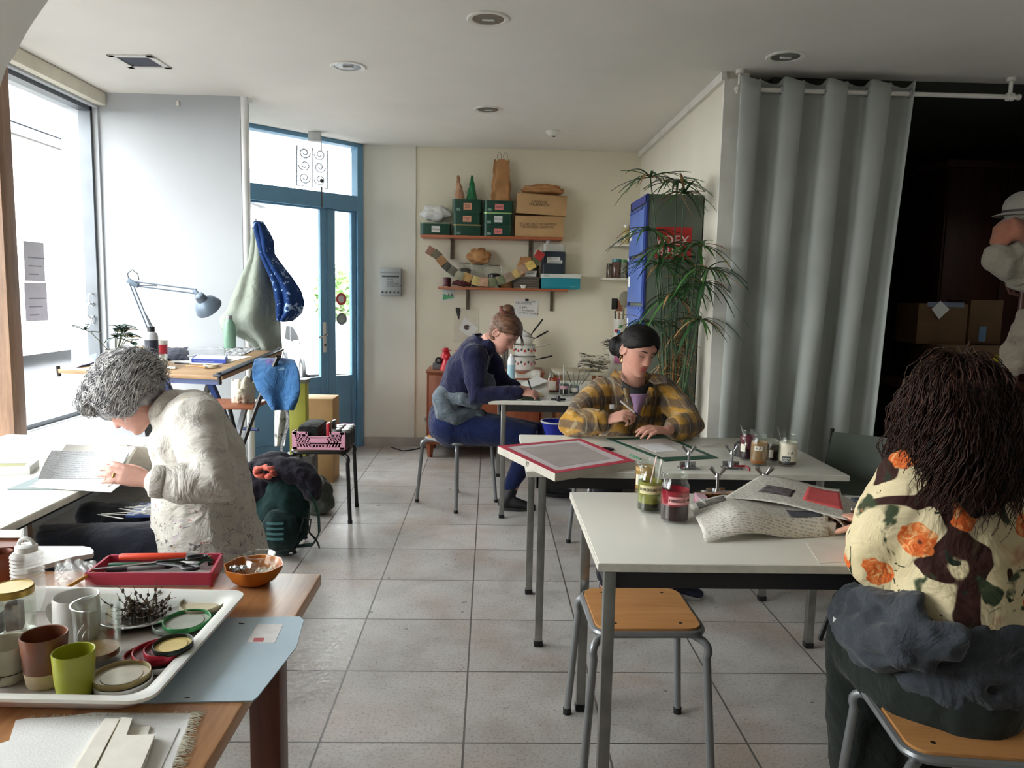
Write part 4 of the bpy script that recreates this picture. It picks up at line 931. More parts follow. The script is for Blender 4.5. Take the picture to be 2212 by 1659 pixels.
MB().lathe([(k_*.6, .196), (k_*.62, .212), (k_*.62, .220), (k_*.5, .224), (0, .224)], n=24).build('cap', chrome(), o)
# plant on the table
p = bd(*bpx(250, 786), 0); pl = T('potted_plant', 'small leafy plant with glossy dark leaves behind the person in the white smock', 'plant', p)
MB().lathe([(0, 0), (.05, 0), (.062, .09), (.058, .09), (.048, .01), (0, .01)], n=26).build('pot', mat((150, 150, 146), .5), pl)
rr_ = random.Random(5); lf = MB(); sm = MB()
def leaf_mb(mb, base_, d, L2, w2, up=Vector((0, 0, 1)), droop=.3):
    d = d.normalized(); s_ = d.cross(up); s_ = s_.normalized() if s_.length > .01 else Vector((1, 0, 0)); n_ = s_.cross(d)
    def f(u, v):
        w_ = w2*math.sin(PI*min(1, .06+.94*u))**.8*(v-.5); return base_+d*(L2*u)+s_*w_+n_*(.25*abs(v-.5)*w2)-Vector((0, 0, droop*L2*u*u))
    mb.sheet(f, 8, 4, .0008)
for k in range(9):
    a_ = rr_.uniform(0, 2*PI); tgt = Vector((rr_.uniform(-.24, .16), rr_.uniform(-.12, .08), rr_.uniform(.13, .25))); b_ = Vector((tgt.x*.15, tgt.y*.15, .08))
    pts = [b_, b_.lerp(tgt, .5)+Vector((0, 0, .04)), tgt]; sm.tube(pts, [.003, .0025, .0015], 6)
    for j in range(5):
        q = pts[1].lerp(tgt, j/4); a2 = rr_.uniform(0, 2*PI); leaf_mb(lf, q, Vector((math.cos(a2), math.sin(a2)*.8, rr_.uniform(-.1, .7))), rr_.uniform(.06, .085), rr_.uniform(.03, .04))
lf.build('leaves', mat((52, 76, 62), .25, 0, .15, 20), pl, fix=False); sm.build('stem', mat((86, 90, 60), .6), pl)
# desk lamp
lp = T('desk_lamp', 'grey blue jointed desk lamp clamped to the drafting table', 'lamp', bd(*bpx(330, 800), 0)); lgrey = mat((108, 124, 140), .4, .25, .04); LY = 4.95
b0, el, hd_ = PY(325, 716, LY), PY(283, 612, LY), PY(424, 630, LY)
a_ = MB(); off = Vector((0, .012, 0))
bse = bd(*bpx(327, 770), 0)
MB().tube([Vector((b0.x, LY, bse.z-.03)), b0+Vector((0, 0, .005))], .009, 10).lathe([(0, 0), (.03, 0), (.03, .02), (.012, .03), (0, .03)], Vector((b0.x, LY, bse.z-.02)), 20).build('clamp_post', lgrey, lp, True)
d_ = (el-b0).normalized(); n_ = Vector((d_.z, 0, -d_.x))
MB().tube([b0+n_*.010, el+n_*.010], .0045, 8).tube([b0-n_*.010, el-n_*.010], .0045, 8).build('lower_arm', lgrey, lp, True)
d2 = (hd_-el).normalized(); n2 = Vector((d2.z, 0, -d2.x))
MB().tube([el+n2*.013, hd_+n2*.013], .0042, 8).tube([el-n2*.013, hd_-n2*.013], .0042, 8).build('upper_arm', lgrey, lp, True)
MB().tube([b0+n_*.024, b0.lerp(el, .35)+n_*.012], .0055, 8).tube([el+n2*.012, el.lerp(hd_, .4)-n2*.006], .004, 8).build('spring', mat((130, 134, 138), .3, .8), lp, True)
MB().bar(el+Vector((-.02, 0, .02)), el+Vector((.045, 0, -.015)), .022, .03, bev=.003).build('elbow_joint', lgrey, lp, True)
MB().tube([el+Vector((-.012, 0, .02)), el+Vector((-.02, 0, .06)), el+Vector((.01, 0, .085)), el+Vector((.045, 0, .06)), el+Vector((.05, 0, .02))], .003, 6).build('cable_loop', mat((60, 64, 70), .5), lp, True)
MB().bar(hd_+Vector((-.015, 0, .012)), hd_+Vector((.02, 0, -.03)), .018, .024, bev=.003).build('head_joint', lgrey, lp, True)
sc_c = PY(443, 655, LY-.02); ax = Vector((.28, .55, -.62)).normalized()   # opening direction
Q = ax.to_track_quat('Z', 'Y').to_matrix().to_4x4(); hr = px(29, LY)
prof = [(.012, -.075), (.028, -.070), (.033, -.05), (.034, -.03), (.045, -.022), (.068, -.004), (hr*.98, .035), (hr, .045), (hr*.97, .045), (.064, 0), (.04, -.015), (0, -.018)]
MB().lathe(prof, n=36, M=Matrix.Translation(sc_c) @ Q).build('lamp_shade', lgrey, lp, True)
MB().lathe([(.024, -.0712), (.022, -.073), (.0, -.073)], n=20, M=Matrix.Translation(sc_c) @ Q).build('vent_cap', mat((80, 92, 106), .5), lp, True)
MB().ball(Vector(sc_c)+ax*.02, .026, 16, 10).build('bulb', mat((220, 220, 214), .3), lp, True)
# ================================================================== coats on the hook
ht = PY(560, 482, 5.48)
pat, t = base('patterned_cloth', .8, 0, .2); vec = t.coords('Object'); f = t.noise(vec, 13, 5, .62, 1.6)
t.col(t.ramp(f, [(.56, lin((26, 56, 108))), (.585, lin((46, 84, 140))), (.60, lin((160, 184, 214)))])); t.bump(t.noise(vec, 14, 3), .5, .03)
def hang(name, label, cat, cl, mt, y, th=.012, amp=.05, seed=0, nf=5, bow=.10):
    def row(v):
        k = v*(len(cl)-1); i = min(int(k), len(cl)-2); f_ = k-i; return [cl[i][j]*(1-f_)+cl[i+1][j]*f_ for j in range(3)]
    def fn(u, v):
        xl, xr, yy = row(v); q = PY(xl+(xr-xl)*u, yy, y); q.y += amp*math.sin(u*nf*PI+seed+v*1.5)*(.3+.7*v)-bow*math.sin(PI*u)*min(1, v*2.5+.25)+.02*noise.noise((u*4, v*5, seed)); return q
    return MB().sheet(fn, 36, 40, th).build(name, mt, label=label, cat=cat, loc=PY(cl[0][0], cl[0][2], y), ang=180)
hang('patterned_jacket', 'blue and white patterned jacket hanging from the pipe hook', 'jacket', [(549, 566, 480), (551, 578, 500), (556, 588, 520), (566, 590, 550), (576, 608, 575), (586, 628, 600), (592, 648, 630), (597, 655, 655), (598, 650, 675), (604, 628, 692)], pat, 5.42, .02, .03, 1, 4, .12)
gcl = cloth((150, 158, 146), .06, 300, .4, 7)
hang('grey_coat', 'pale grey green coat hanging beside the drafting table', 'coat', [(547, 560, 492), (545, 572, 520), (540, 582, 560), (520, 592, 600), (502, 598, 640), (492, 602, 670), (474, 604, 690), (480, 606, 710), (540, 608, 735), (562, 610, 760), (590, 606, 775)], gcl, 5.46, .02, .04, 2, 4, .14)
MB().tube([PY(552, 486, 5.545), PY(552, 482, 5.48), PY(553, 474, 5.45)], .006, 8).build('coat_hook', chrome(), label='metal coat hook on the pipe above the coats', cat='hook', loc=PY(552, 486, 5.545))
# ================================================================== apron, cloths over the folding stool
apm = cloth((50, 92, 136), .14, 300, .6, 8, stain=((84, 66, 130), (120, 150, 176)), sdens=.62, sscale=10)
def drape(name, label, cat, fn, m, th=.006, n=30): return MB().sheet(fn, n, n, th).build(name, m, label=label, cat=cat, ang=180)
def apf(u, v):
    # over the back bar: front part falls towards the camera
    row = [(560, 612, 774), (550, 636, 778), (545, 644, 795), (546, 648, 818), (556, 649, 842), (574, 644, 864), (588, 634, 886)]
    k = v*(len(row)-1); i = min(int(k), len(row)-2); f_ = k-i; r_ = [row[i][j]*(1-f_)+row[i+1][j]*f_ for j in range(3)]
    q = PY(r_[0]+(r_[1]-r_[0])*u, r_[2], 4.10-.06*v+.16*(1-v)**4+.020*math.sin(u*9+v*4)*v); return q
drape('apron', 'blue paint marked apron thrown over the back of the folding stool', 'apron', apf, apm, .006)
def rag(u, v):
    xl = 592+2*v; xr = 622+3*v-10*v*v; q = PY(xl+(xr-xl)*u, 842+122*v, 4.10+.02*math.sin(u*8+3*v)); return q
drape('paint_rag', 'long white paint stained rag hanging below the blue apron', 'rag', rag, cloth((196, 196, 188), .12, 300, .4, 9, stain=((90, 96, 90), (140, 150, 120)), sdens=.6, sscale=16), .004)
def strap(u, v):
    q = PY(612+7*math.sin(v*5)+6*u, 880+95*v, 4.05); return q
MB().sheet(strap, 2, 30, .003).build('patterned_strap', mat((120, 120, 122), .8, 0, .8, 160), label='speckled strap dangling beside the white rag', cat='strap')
def cr1(u, v):
    q = PY(502+48*u, 868-48*v, 4.24); th_ = .07*math.sin(PI*u)*(.4+.6*math.sin(PI*v)); q.y -= th_; q.z += .03*noise.noise((u*5, v*5, 7)); return q
MB().sheet(cr1, 22, 20, .012).build('cream_cloth', cloth((196, 188, 168), .08, 260, .6, 10), label='crumpled cream cloth on the brown folding stool seat', cat='cloth', ang=180)
# yellow-green board, carton, pink crate, bags
o = T('green_board', 'yellow green board standing between the stool and the blue door', 'board', PY(640, 900, 5.35)); a_, b_ = PY(628, 820, 5.35), PY(664, 930, 5.35)
MB().b2((a_.x, 5.30, .3), (b_.x, 5.40, a_.z), .003).build('board_side', mat((176, 178, 70), .5), o, True); MB().b2((a_.x-.01, 5.295, a_.z-.02), (b_.x+.01, 5.41, a_.z+.006), .002).build('board_top', mat((120, 124, 110), .5), o, True)
MB().b2((a_.x-.05, 5.28, .0), (b_.x+.05, 5.45, .3), .004).build('board_foot', mat((80, 78, 70), .6), o, True)
card = mat((178, 142, 98), .8, 0, .06, 6); card_d = mat((150, 112, 72), .8, 0, .06, 6)
a_, b_ = PY(668, 862, 5.75), PY(719, 905, 5.75)
o = T('cardboard_box', 'plain cardboard box behind the pink crate by the door', 'box', ((a_.x+b_.x)/2, 5.9, 0))
MB().b2((a_.x-.1, 5.75, .0), (b_.x, 5.99, a_.z), .003).build('box_body', card, o, True); MB().b2((a_.x-.1, 5.748, a_.z-.004), (b_.x, 5.99, a_.z+.003), .001).build('flap', mat((196, 162, 116), .8), o, True)
# pink crate
CY0, CY1 = 4.73, 5.05; a_, b_ = PY(632, 932, CY0), PY(752, 975, CY0)
x0, x1, z0, z1 = a_.x, b_.x+.0, .468, a_.z
x1 = PY(744, 930, CY0).x
pk = mat((206, 148, 168), .45, 0, .03)
cr = T('plastic_crate', 'pink folding plastic crate on the black legged stool', 'crate', ((x0+x1)/2, (CY0+CY1)/2, z0))
def lattice(mb, A, ux_, w_, h, nrm):
    th = .008
    def bar2(u0, v0, u1, v1, wd): mb.bar(A+ux_*u0+Vector((0, 0, v0)), A+ux_*u1+Vector((0, 0, v1)), wd, th, up=nrm)
    bar2(0, h*.06, w_, h*.06, h*.14); bar2(0, h*.93, w_*.28, h*.93, h*.14); bar2(w_*.72, h*.93, w_, h*.93, h*.14); bar2(w_*.27, h*.72, w_*.73, h*.72, h*.06)
    bar2(.012, 0, .012, h, .03); bar2(w_-.012, 0, w_-.012, h, .03)
    bar2(w_*.27, h*.7, w_*.27, h, .012); bar2(w_*.73, h*.7, w_*.73, h, .012)
    n_ = 15
    for k in range(n_):
        u = .03+(w_-.06)*k/(n_-1); sl = .016*(1 if u > w_/2 else -1)
        if w_*.34 < u < w_*.66: bar2(u, h*.12, u, h*.30, .006); continue
        bar2(u-sl, h*.12, u+sl, h*.9 if not (w_*.24 < u < w_*.76) else h*.7, .0075)
    for vv in (.35, .52, .68): bar2(.02, h*vv, w_-.02 if vv < .4 else w_*.34, h*vv, .008); bar2(w_*.66, h*vv, w_-.02, h*vv, .008)
    bar2(w_*.34, h*.46, w_*.66, h*.46, h*.36)
hh = z1-z0
for nm, A, u_, w_, nr in (('front_panel', Vector((x0, CY0, z0)), Vector((1, 0, 0)), x1-x0, (0, 1, 0)), ('rear_panel', Vector((x0, CY1, z0)), Vector((1, 0, 0)), x1-x0, (0, 1, 0)), ('side_panel', Vector((x0, CY0, z0)), Vector((0, 1, 0)), CY1-CY0, (1, 0, 0)), ('side_panel', Vector((x1, CY0, z0)), Vector((0, 1, 0)), CY1-CY0, (1, 0, 0))):
    mb = MB(); lattice(mb, A, u_, w_, hh, nr); mb.build(nm, pk, cr, True)
MB().b2((x0, CY0, z0), (x1, CY1, z0+.006)).build('base', pk, cr, True)
o = MB().b2((x0+.02, CY0+.02, z0+.008), (x0+.16, CY1-.03, z1+.035), .03).build('black_pouch', cloth((26, 26, 28), .2), label='black cloth pouch in the pink crate', cat='pouch')
MB().box((x0+.21, CY0+.06, z0+.085), (.02, .06, .15), bev=.003).build('red_box', mat((180, 30, 44), .4), label='narrow red box upright in the pink crate', cat='box')
MB().box((x0+.235, CY0+.10, z0+.09), (.018, .07, .16), bev=.003).build('black_box', mat((40, 38, 38), .4), label='narrow black box behind the red one in the pink crate', cat='box')
for k in range(6):
    c_ = Vector((x0+.25+.062*(k % 2)+.01, CY0+.05+.075*(k//2), z0+.008)); o = T('black_lidded_jar', 'jar with dull grey lid in the right half of the pink crate', 'jar', c_, 0, 'jars in the pink crate')
    MB().lathe([(0, 0), (.026, 0), (.028, .005), (.028, .095), (0, .096)], n=18).build('jar_body', mat((50, 48, 48), .3), o); MB().lathe([(.03, .092), (.03, .112), (.027, .114), (0, .113)], n=20).build('lid', mat((126, 128, 124), .4, .4), o)
# black jacket heap and green backpack on the floor
def blob(parts, m, name, voxel=.012, sm=4, disp=.0, ds=9, parent=None, label=None, cat=None, seed=0, loc=None, world=True):
    mb = MB()
    for c, r, *rot in parts: mb.ball(c, r, 20, 14, Matrix.Rotation(rot[0], 3, rot[1]) if rot else None)
    me = remesh(mb.mesh(name, None, 180), voxel, sm)
    if disp:
        me.calc_loop_triangles() if False else None
        nr = [v.normal.copy() for v in me.vertices]
        for v, n_ in zip(me.vertices, nr):
            v.co += n_*disp*(noise.fractal(v.co*ds+Vector((seed, 0, 0)), 1, 2, 3)); 
    if loc is not None: me.transform(Matrix.Translation(-Vector(loc)))
    o = obj_of(me, name, m, parent, world and parent is not None, label)
    if loc is not None: o.location = loc
    if cat: o['category'] = cat
    return o
BY = 4.15
def g(a, b, y=BY): return PY(a, b, y)
bkp_ = T('backpack', 'dark green hiking backpack on the floor behind the white smock', 'backpack', Vector((g(612, 1180).x, BY, 0)))
gb = cloth((15, 44, 42), .15, 200, .3, 8)
cz = g(608, 1120); blob([(Vector((cz.x, BY, .20)), (.15, .12, .21)), (Vector((cz.x+.02, BY+.02, .34)), (.13, .11, .12)), (Vector((cz.x-.10, BY+.02, .17)), (.10, .11, .17))], gb, 'pack_body', .012, 4, .02, 9, bkp_)
blob([(Vector((cz.x+.02, BY-.10, .16)), (.105, .06, .12))], cloth((13, 38, 37), .15, 200, .3, 8), 'front_pocket', .01, 3, .01, 12, bkp_)
for k in range(4): MB().sheet(lambda u, v, k=k: Vector((cz.x-.035+.09*u, BY-.163-.006*math.sin(PI*u), .13+.028*k+.012*v)), 8, 1, .003).build('webbing_strip', mat((60, 104, 106), .7), bkp_, True)
s1 = [g(640, 1030, BY-.02), g(672, 1062, BY-.06), g(688, 1110, BY-.06), g(690, 1150, BY-.05), g(676, 1176, BY-.02), g(640, 1180, BY)]
MB().tube(s1, [(.004, .028)]*6, 8, up=(0, 1, 0)).build('shoulder_strap', cloth((20, 72, 62), .1), bkp_, True)
MB().tube([g(648, 1150, BY-.1), g(656, 1118, BY-.1), g(672, 1122, BY-.1), g(668, 1150, BY-.1), g(684, 1168, BY-.1), g(690, 1182, BY-.05)], [(.003, .012)]*6, 8, up=(0, 1, 0)).build('hip_strap', blackm, bkp_, True)
jk = cloth((30, 26, 36), .3, 200, .7, 7)
j_ = [(g(600, 1010, BY+.05), (.17, .12, .09)), (g(560, 1050, BY+.05), (.12, .12, .12)), (g(650, 1030, BY+.02), (.12, .11, .07), .5, 'Y'), (g(672, 1062, BY+.0), (.06, .08, .05), .6, 'Y'), (g(540, 1100, BY+.08), (.08, .10, .16)), (g(540, 1160, BY+.08), (.09, .10, .12))]
blob(j_, jk, 'dark_jacket', .012, 5, .03, 8, None, 'dark jacket heaped on top of the green backpack', 'jacket', 3, g(600, 1030, BY))
sc = MB(); cc = g(572, 1020, BY-.10)
pts = [cc+Vector((.05*math.cos(2*PI*k/24)*(1+.15*math.sin(5*k)), -.015*math.sin(k*1.7), .024*math.sin(2*PI*k/24))) for k in range(24)]
sc.tube(pts, [.014+.005*math.sin(k*2.3) for k in range(24)], 10, closed=True).build('scrunchie', cloth((212, 108, 92), .1), label='coral pink scrunchie lying on the dark jacket', cat='scrunchie', ang=180)
q = g(672, 1030, 4.95); blob([(Vector((q.x, 4.95, .12)), (.13, .13, .14)), (Vector((q.x+.05, 4.93, .06)), (.10, .12, .06))], cloth((70, 74, 66), .12, 200, .5, 8), 'grey_bag', .012, 4, .02, 9, None, 'soft grey green bag on the floor under the pink crate', 'bag', 5, Vector((q.x, 4.95, 0)))
h_ = g(690, 1035, 4.80); MB().tube([h_+Vector((.03*math.cos(PI*k/8), -.02, .035*math.sin(PI*k/8)-.01)) for k in range(-2, 11)], .006, 8).build('bag_handle', cloth((110, 110, 100), .1), bpy.data.objects['grey_bag'], True)
# posters and lettering on the window glass
for k, (a, b, lab) in enumerate(((( 50, 520), (98, 608), 'upper grey notice taped to the shop window'), ((52, 610), (104, 692), 'lower grey notice taped to the shop window'))):
    p0, p1 = PX(*a, XL-.07), PX(*b, XL-.07)
    o = T('window_notice', lab, 'notice', (XL-.07, p0.y, p1.z), 0, None)
    MB().b2((XL-.072, p0.y, p1.z), (XL-.070, p1.y, p0.z)).build('sheet', mat((206, 206, 214), .8), o, True)
    for j in range(3): MB().b2((XL-.0705, p0.y+.04, p0.z-.10-.05*j), (XL-.0695, p0.y+.22-.04*j, p0.z-.092-.05*j)).build('print_line', mat((150, 150, 160), .8), o, True)
o = T('window_lettering', 'reversed ring shaped lettering on the shop window glass', 'lettering', PX(200, 670, XL-.07))
for a, b, rr2 in ((198, 645, .035), (196, 672, .05), (204, 690, .03), (190, 694, .04)):
    c_ = PX(a, b, XL-.068); MB().tube([c_+Vector((0, rr2*math.cos(2*PI*k/16), rr2*math.sin(2*PI*k/16))) for k in range(16)], .004, 5, closed=True).build('letter', mat((186, 186, 190), .5), o, True)
# stickers on the door glass
for a, b, r_, c_, lab in ((737, 646, .055, (196, 60, 70), 'round red and white sticker on the narrow door pane'), (738, 689, .055, (126, 136, 140), 'round grey sticker below the red one on the narrow door pane')):
    q = Vector(D0); 
    rr0 = ray(a, b); tt = (-1.21-7.22+.010*1.414)/(rr0.x-rr0.y); q = Vector((rr0.x*tt, rr0.y*tt, H+rr0.z*tt))
    o = T('door_sticker', lab, 'sticker', q); Mq = Matrix.Translation(q) @ Matrix((DS, Vector((0, 0, 1)), DN)).transposed().to_4x4()
    MB().lathe([(0, 0), (r_, 0), (r_, .001), (0, .001)], n=28, M=Mq).build('disc', mat(c_, .4), o, True); MB().lathe([(0, .001), (r_*.6, .001), (r_*.6, .0016), (0, .0016)], n=24, M=Mq).build('centre', mat((214, 206, 206) if c_[0] > 150 else (150, 160, 160), .4), o, True)
# ================================================================== table A
Z = ZA
red_t = mat((176, 40, 68), .5, 0, .05, 12)
c4 = [PZ(1075, 963, Z+.034), PZ(1199, 1022, Z+.034), PZ(1373, 996, Z+.034), PZ(1253, 947, Z+.034)]
ctr = sum(c4, Vector())/4; so = T('print_screen', 'screen printing frame edged with red tape on the left corner of the white table', 'printing screen', (ctr.x, ctr.y, Z))
fw = wood((188, 170, 146), (214, 204, 186), 0, 1, .6)
for k in range(4):
    a, b = c4[k], c4[(k+1) % 4]; A, B = a+(ctr-a).normalized()*.045, b+(ctr-b).normalized()*.045
    v_ = [Vector((p.x, p.y, Z+.001)) for p in (a, b, B, A)]+[Vector((p.x, p.y, Z+.033)) for p in (a, b, B, A)]
    MB().add(v_, [(3, 2, 1, 0), (4, 5, 6, 7), (0, 1, 5, 4), (1, 2, 6, 5), (2, 3, 7, 6), (3, 0, 4, 7)]).build('frame_bar', cloth((196, 190, 178), .08, 200, .1, 9, stain=((110, 74, 44), (80, 80, 84)), sdens=.68, sscale=22, rough=.6), so, True)
    MB().add([Vector((p.x, p.y, Z+.0332)) for p in (a, b, B, A)]+[Vector((p.x, p.y, Z+.0342)) for p in (a, b, B, A)], [(3, 2, 1, 0), (4, 5, 6, 7), (0, 1, 5, 4), (1, 2, 6, 5), (2, 3, 7, 6), (3, 0, 4, 7)]).build('red_tape', red_t, so, True)
inn = [q+(ctr-q).normalized()*.040 for q in c4]
MB().prism([(p.x, p.y) for p in inn], .0006, Matrix.Translation((0, 0, Z+.0325))).build('mesh', mat((192, 184, 186), .55, 0, .03, 10), so, True)
inn = [q+(ctr-q).normalized()*.105 for q in c4]
MB().prism([(p.x, p.y) for p in inn], .0003, Matrix.Translation((0, 0, Z+.0333))).build('ink_area', mat((160, 150, 146), .6, 0, .06, 10), so, True)
a, b = c4[0], c4[1]; text_mb('77', .026, frame(a.lerp(b, .56)+Vector((0, 0, -.017))+Vector((-.001, -.002, 0)), b-a, (0, 0, 1))).build('number', ink, so, True)
green_m = mat((36, 82, 66), .5, 0, .06, 8)
MATG = 'green cutting mats'
quad('cutting_mat', [(1310, 948), (1440, 943), (1552, 990), (1436, 997)], Z+.0005, .003, green_m, 'dark green cutting mat in front of the person in the checked shirt', 'cutting mat')
quad('tracing_sheet', [(1332, 951), (1440, 947), (1527, 984), (1430, 988)], Z+.004, .0008, mat((196, 192, 184), .6), 'grey print sheet on the dark green cutting mat', 'paper')
quad('paper_sheet', [(1378, 961), (1426, 957), (1464, 973), (1416, 977)], Z+.005, .0008, mat((226, 226, 228), .7), 'small white paper on the grey print sheet', 'paper')
quad('paper_sheet', [(1512, 966), (1550, 958), (1600, 959), (1604, 966)], Z+.0005, .001, mat((178, 172, 160), .7), 'thin grey paper lying right of the green cutting mat', 'paper')
rod('pen', 'green pen between the red taped frame and the cutting mat', 'pen', PZ(1360, 982, Z+.004), PZ(1384, 992, Z+.004), .004, mat((40, 130, 90), .4))
p = PZ(1308, 972, Z); MB().tube([p+Vector((.035*math.cos(2*PI*k/20), .02*math.sin(2*PI*k/20), .005)) for k in range(20)], .005, 6, closed=True).build('hair_tie', bk_, label='black ring lying behind the red taped frame', cat='ring')
p = PZ(1602, 985, Z); o = T('tape_dispenser', 'black round tape holder beside the purple jar', 'dispenser', p)
MB().lathe([(0, 0), (.036, 0), (.036, .05), (.03, .055), (0, .055)], n=28).build('holder_body', bk_, o); MB().ball((0, 0, .055), (.03, .03, .014)).build('holder_top', mat((40, 40, 42), .3), o)
jar('dye_jar', 'purple dye jar behind the tan one on the far white table', PZ(1613, 993, Z), .034, .135, (40, 12, 26), .40, (104, 24, 54), .82, txt='', lab_z=(.3, .55), ang=-2.5, lab_w=.7)
jar('dye_jar', 'tan dye jar with torn paper label on the far white table', PZ(1638, 1004, Z), .036, .135, (150, 92, 38), .17, (170, 132, 90), .75, txt='+ A', lab_z=(.50, .64), ang=-2.0, lab_w=.95)
jar('dye_jar', 'small dark dye jar between the tan jar and the white labelled jar', PZ(1668, 998, Z), .026, .095, (48, 24, 18), .5, (70, 40, 30), .8, txt='', lab_z=(.25, .6), ang=-2.2, lab_w=.7)
j_ = jar('dye_jar', 'jar with large cream label, rightmost on the far white table', PZ(1700, 1006, Z), .038, .138, (60, 34, 28), .16, (206, 196, 176), .76, txt='+ A', lab_z=(.18, .72), lab_c=(214, 206, 186), ang=-PI/2-.1, lab_w=2.2)
band(MB(), .0394, -PI/2-.95, -PI/2-.05, .017, .047).build('dark_panel', mat((58, 66, 70), .6), j_)
wrap(text_mb('CAMP\nCOMPLET', .011, Matrix()), .0398, (0, 0), -PI/2-.50, .032, .0008).build('lettering', mat((214, 210, 196), .6), j_)
for a, b, l_ in (((1612, 960), (1600, 918), 'metal spoon standing in the purple dye jar'), ((1690, 960), (1679, 921), 'metal spoon standing in the cream labelled jar')):
    yy = PZ(a[0], 1000, Z).y; spoon(l_, PY(*a, yy), PY(*b, yy), chrome(), r=.003, head=.006)
# clamps
def clamp(label, p, rz, arm=None, h=.075):
    o = T('screen_clamp', label, 'clamp', p, rz, 'wing nut screen clamps'); zc_ = mat((176, 178, 180), .25, .95, .06, 20)
    MB().box((0, 0, .003), (.085, .05, .005), bev=.002).box((0, .012, .016), (.07, .006, .026), bev=.001).box((0, -.012, .010), (.05, .03, .004), bev=.001).build('base_plate', zc_, o)
    b = MB().cyl((0, 0, .005), (0, 0, h), .0055, n=12).cyl((0, 0, .006), (0, 0, .03), .011, n=12); b.build('bolt', zc_, o)
    n_ = MB().cyl((0, 0, h-.012), (0, 0, h), .011, .008, n=12)
    for s_ in (-1, 1): n_.tube([(s_*.006, 0, h-.006), (s_*.017, 0, h+.008), (s_*.024, 0, h+.018)], [(.005, .003), (.007, .003), (.009, .003)], 8, up=(0, 1, 0)).ball((s_*.025, 0, h+.019), (.009, .0032, .008), 10, 8)
    n_.build('wing_nut', zc_, o)
    if arm: MB().tube(arm, .0055, 8).build('hook_arm', mat((120, 24, 34), .4, .2), o)
    else: MB().box((.0, .0, .0072), (.055, .02, .004), bev=.001).build('red_pad', mat((120, 24, 34), .5), o)
    return o
clamp('wing nut clamp without hook at the near edge of the far white table', PZ(1487, 1013, Z), .1)
clamp('wing nut clamp with dark red hook arm over the near table edge', PZ(1580, 1012, Z), -.05, arm=[(.005, -.012, .012), (.05, -.02, .016), (.062, -.038, .014), (.064, -.041, -.07)])
# ================================================================== table B
Z = ZB
jar('dye_jar', 'yellow dye jar half hidden behind the olive one', PZ(1392, 1068, Z), .036, .13, (92, 70, 30), .2, (196, 150, 70), .8, txt='', lab_z=(.3, .6), ang=-2.4, lab_w=.8)
jar('dye_jar', 'olive green dye jar labelled by hand on the nearest white table', PZ(1402, 1104, Z), .041, .158, (40, 38, 14), .21, (150, 148, 60), .66, txt='EUREKNIS + F', lab_z=(.42, .60), lab_c=(206, 196, 150), ang=-PI/2-.1, lab_w=2.0, tsize=.0132)
jar('dye_jar', 'magenta red dye jar at the front of the nearest white table', PZ(1456, 1125, Z), .0455, .158, (40, 6, 14), .36, (170, 6, 44), .66, txt='HIBISCUS +A', lab_z=(.40, .56), lab_c=(214, 150, 150), ang=-PI/2+.15, lab_w=1.7, tsize=.0132)
yy = PZ(1402, 1104, Z).y
spoon('white plastic spoon in the olive dye jar', PY(1418, 1060, yy), PY(1429, 992, yy), mat((216, 212, 204), .3), r=.006, head=.01)
spoon('pale brush handle sticking out of the olive dye jar', PY(1404, 1050, yy-.01), PY(1418, 985, yy), mat((190, 160, 150), .4), 'brush', r=.004, head=.006)
yy = PZ(1456, 1125, Z).y
spoon('metal spoon in the magenta dye jar', PY(1446, 1100, yy), PY(1432, 1020, yy), chrome(), r=.004, head=.01)
# metal screen frame behind the newspapers
c4 = [PZ(1500, 1064, Z+.04), PZ(1550, 1116, Z+.04), PZ(1806, 1130, Z+.04), PZ(1690, 1057, Z+.04)]
ctr = sum(c4, Vector())/4; so = T('print_screen', 'screen printing frame with pink and white bars under the newspapers', 'printing screen', (ctr.x, ctr.y, Z))
bars = [cloth((206, 160, 178), .1, 200, .05, 9, stain=((216, 214, 212), (200, 90, 140)), sdens=.5, sscale=12, rough=.4), mat((170, 160, 148), .5, 0, .1, 15), mat((168, 154, 140), .5, 0, .1, 15), cloth((150, 96, 48), .2, 200, .1, 9, stain=((190, 150, 110), (110, 66, 36)), sdens=.52, sscale=30, rough=.4)]
for k in range(4):
    a, b = c4[k], c4[(k+1) % 4]; A, B = a+(ctr-a).normalized()*.038, b+(ctr-b).normalized()*.038
    v_ = [Vector((p.x, p.y, Z+.0005)) for p in (a, b, B, A)]+[Vector((p.x, p.y, Z+.04)) for p in (a, b, B, A)]
    MB().add(v_, [(3, 2, 1, 0), (4, 5, 6, 7), (0, 1, 5, 4), (1, 2, 6, 5), (2, 3, 7, 6), (3, 0, 4, 7)]).build('frame_bar', bars[k], so, True)
MB().prism([(p.x, p.y) for p in [q+(ctr-q).normalized()*.03 for q in c4]], .001, Matrix.Translation((0, 0, Z+.006))).build('mesh', mat((176, 126, 62), .5, 0, .1, 8), so, True)
clamp('wing nut clamp at the left of the screen frame on the nearest table', PZ(1548, 1073, Z), .15, h=.085)
clamp('wing nut clamp at the right of the screen frame on the nearest table', PZ(1648, 1073, Z), -.1, h=.085)
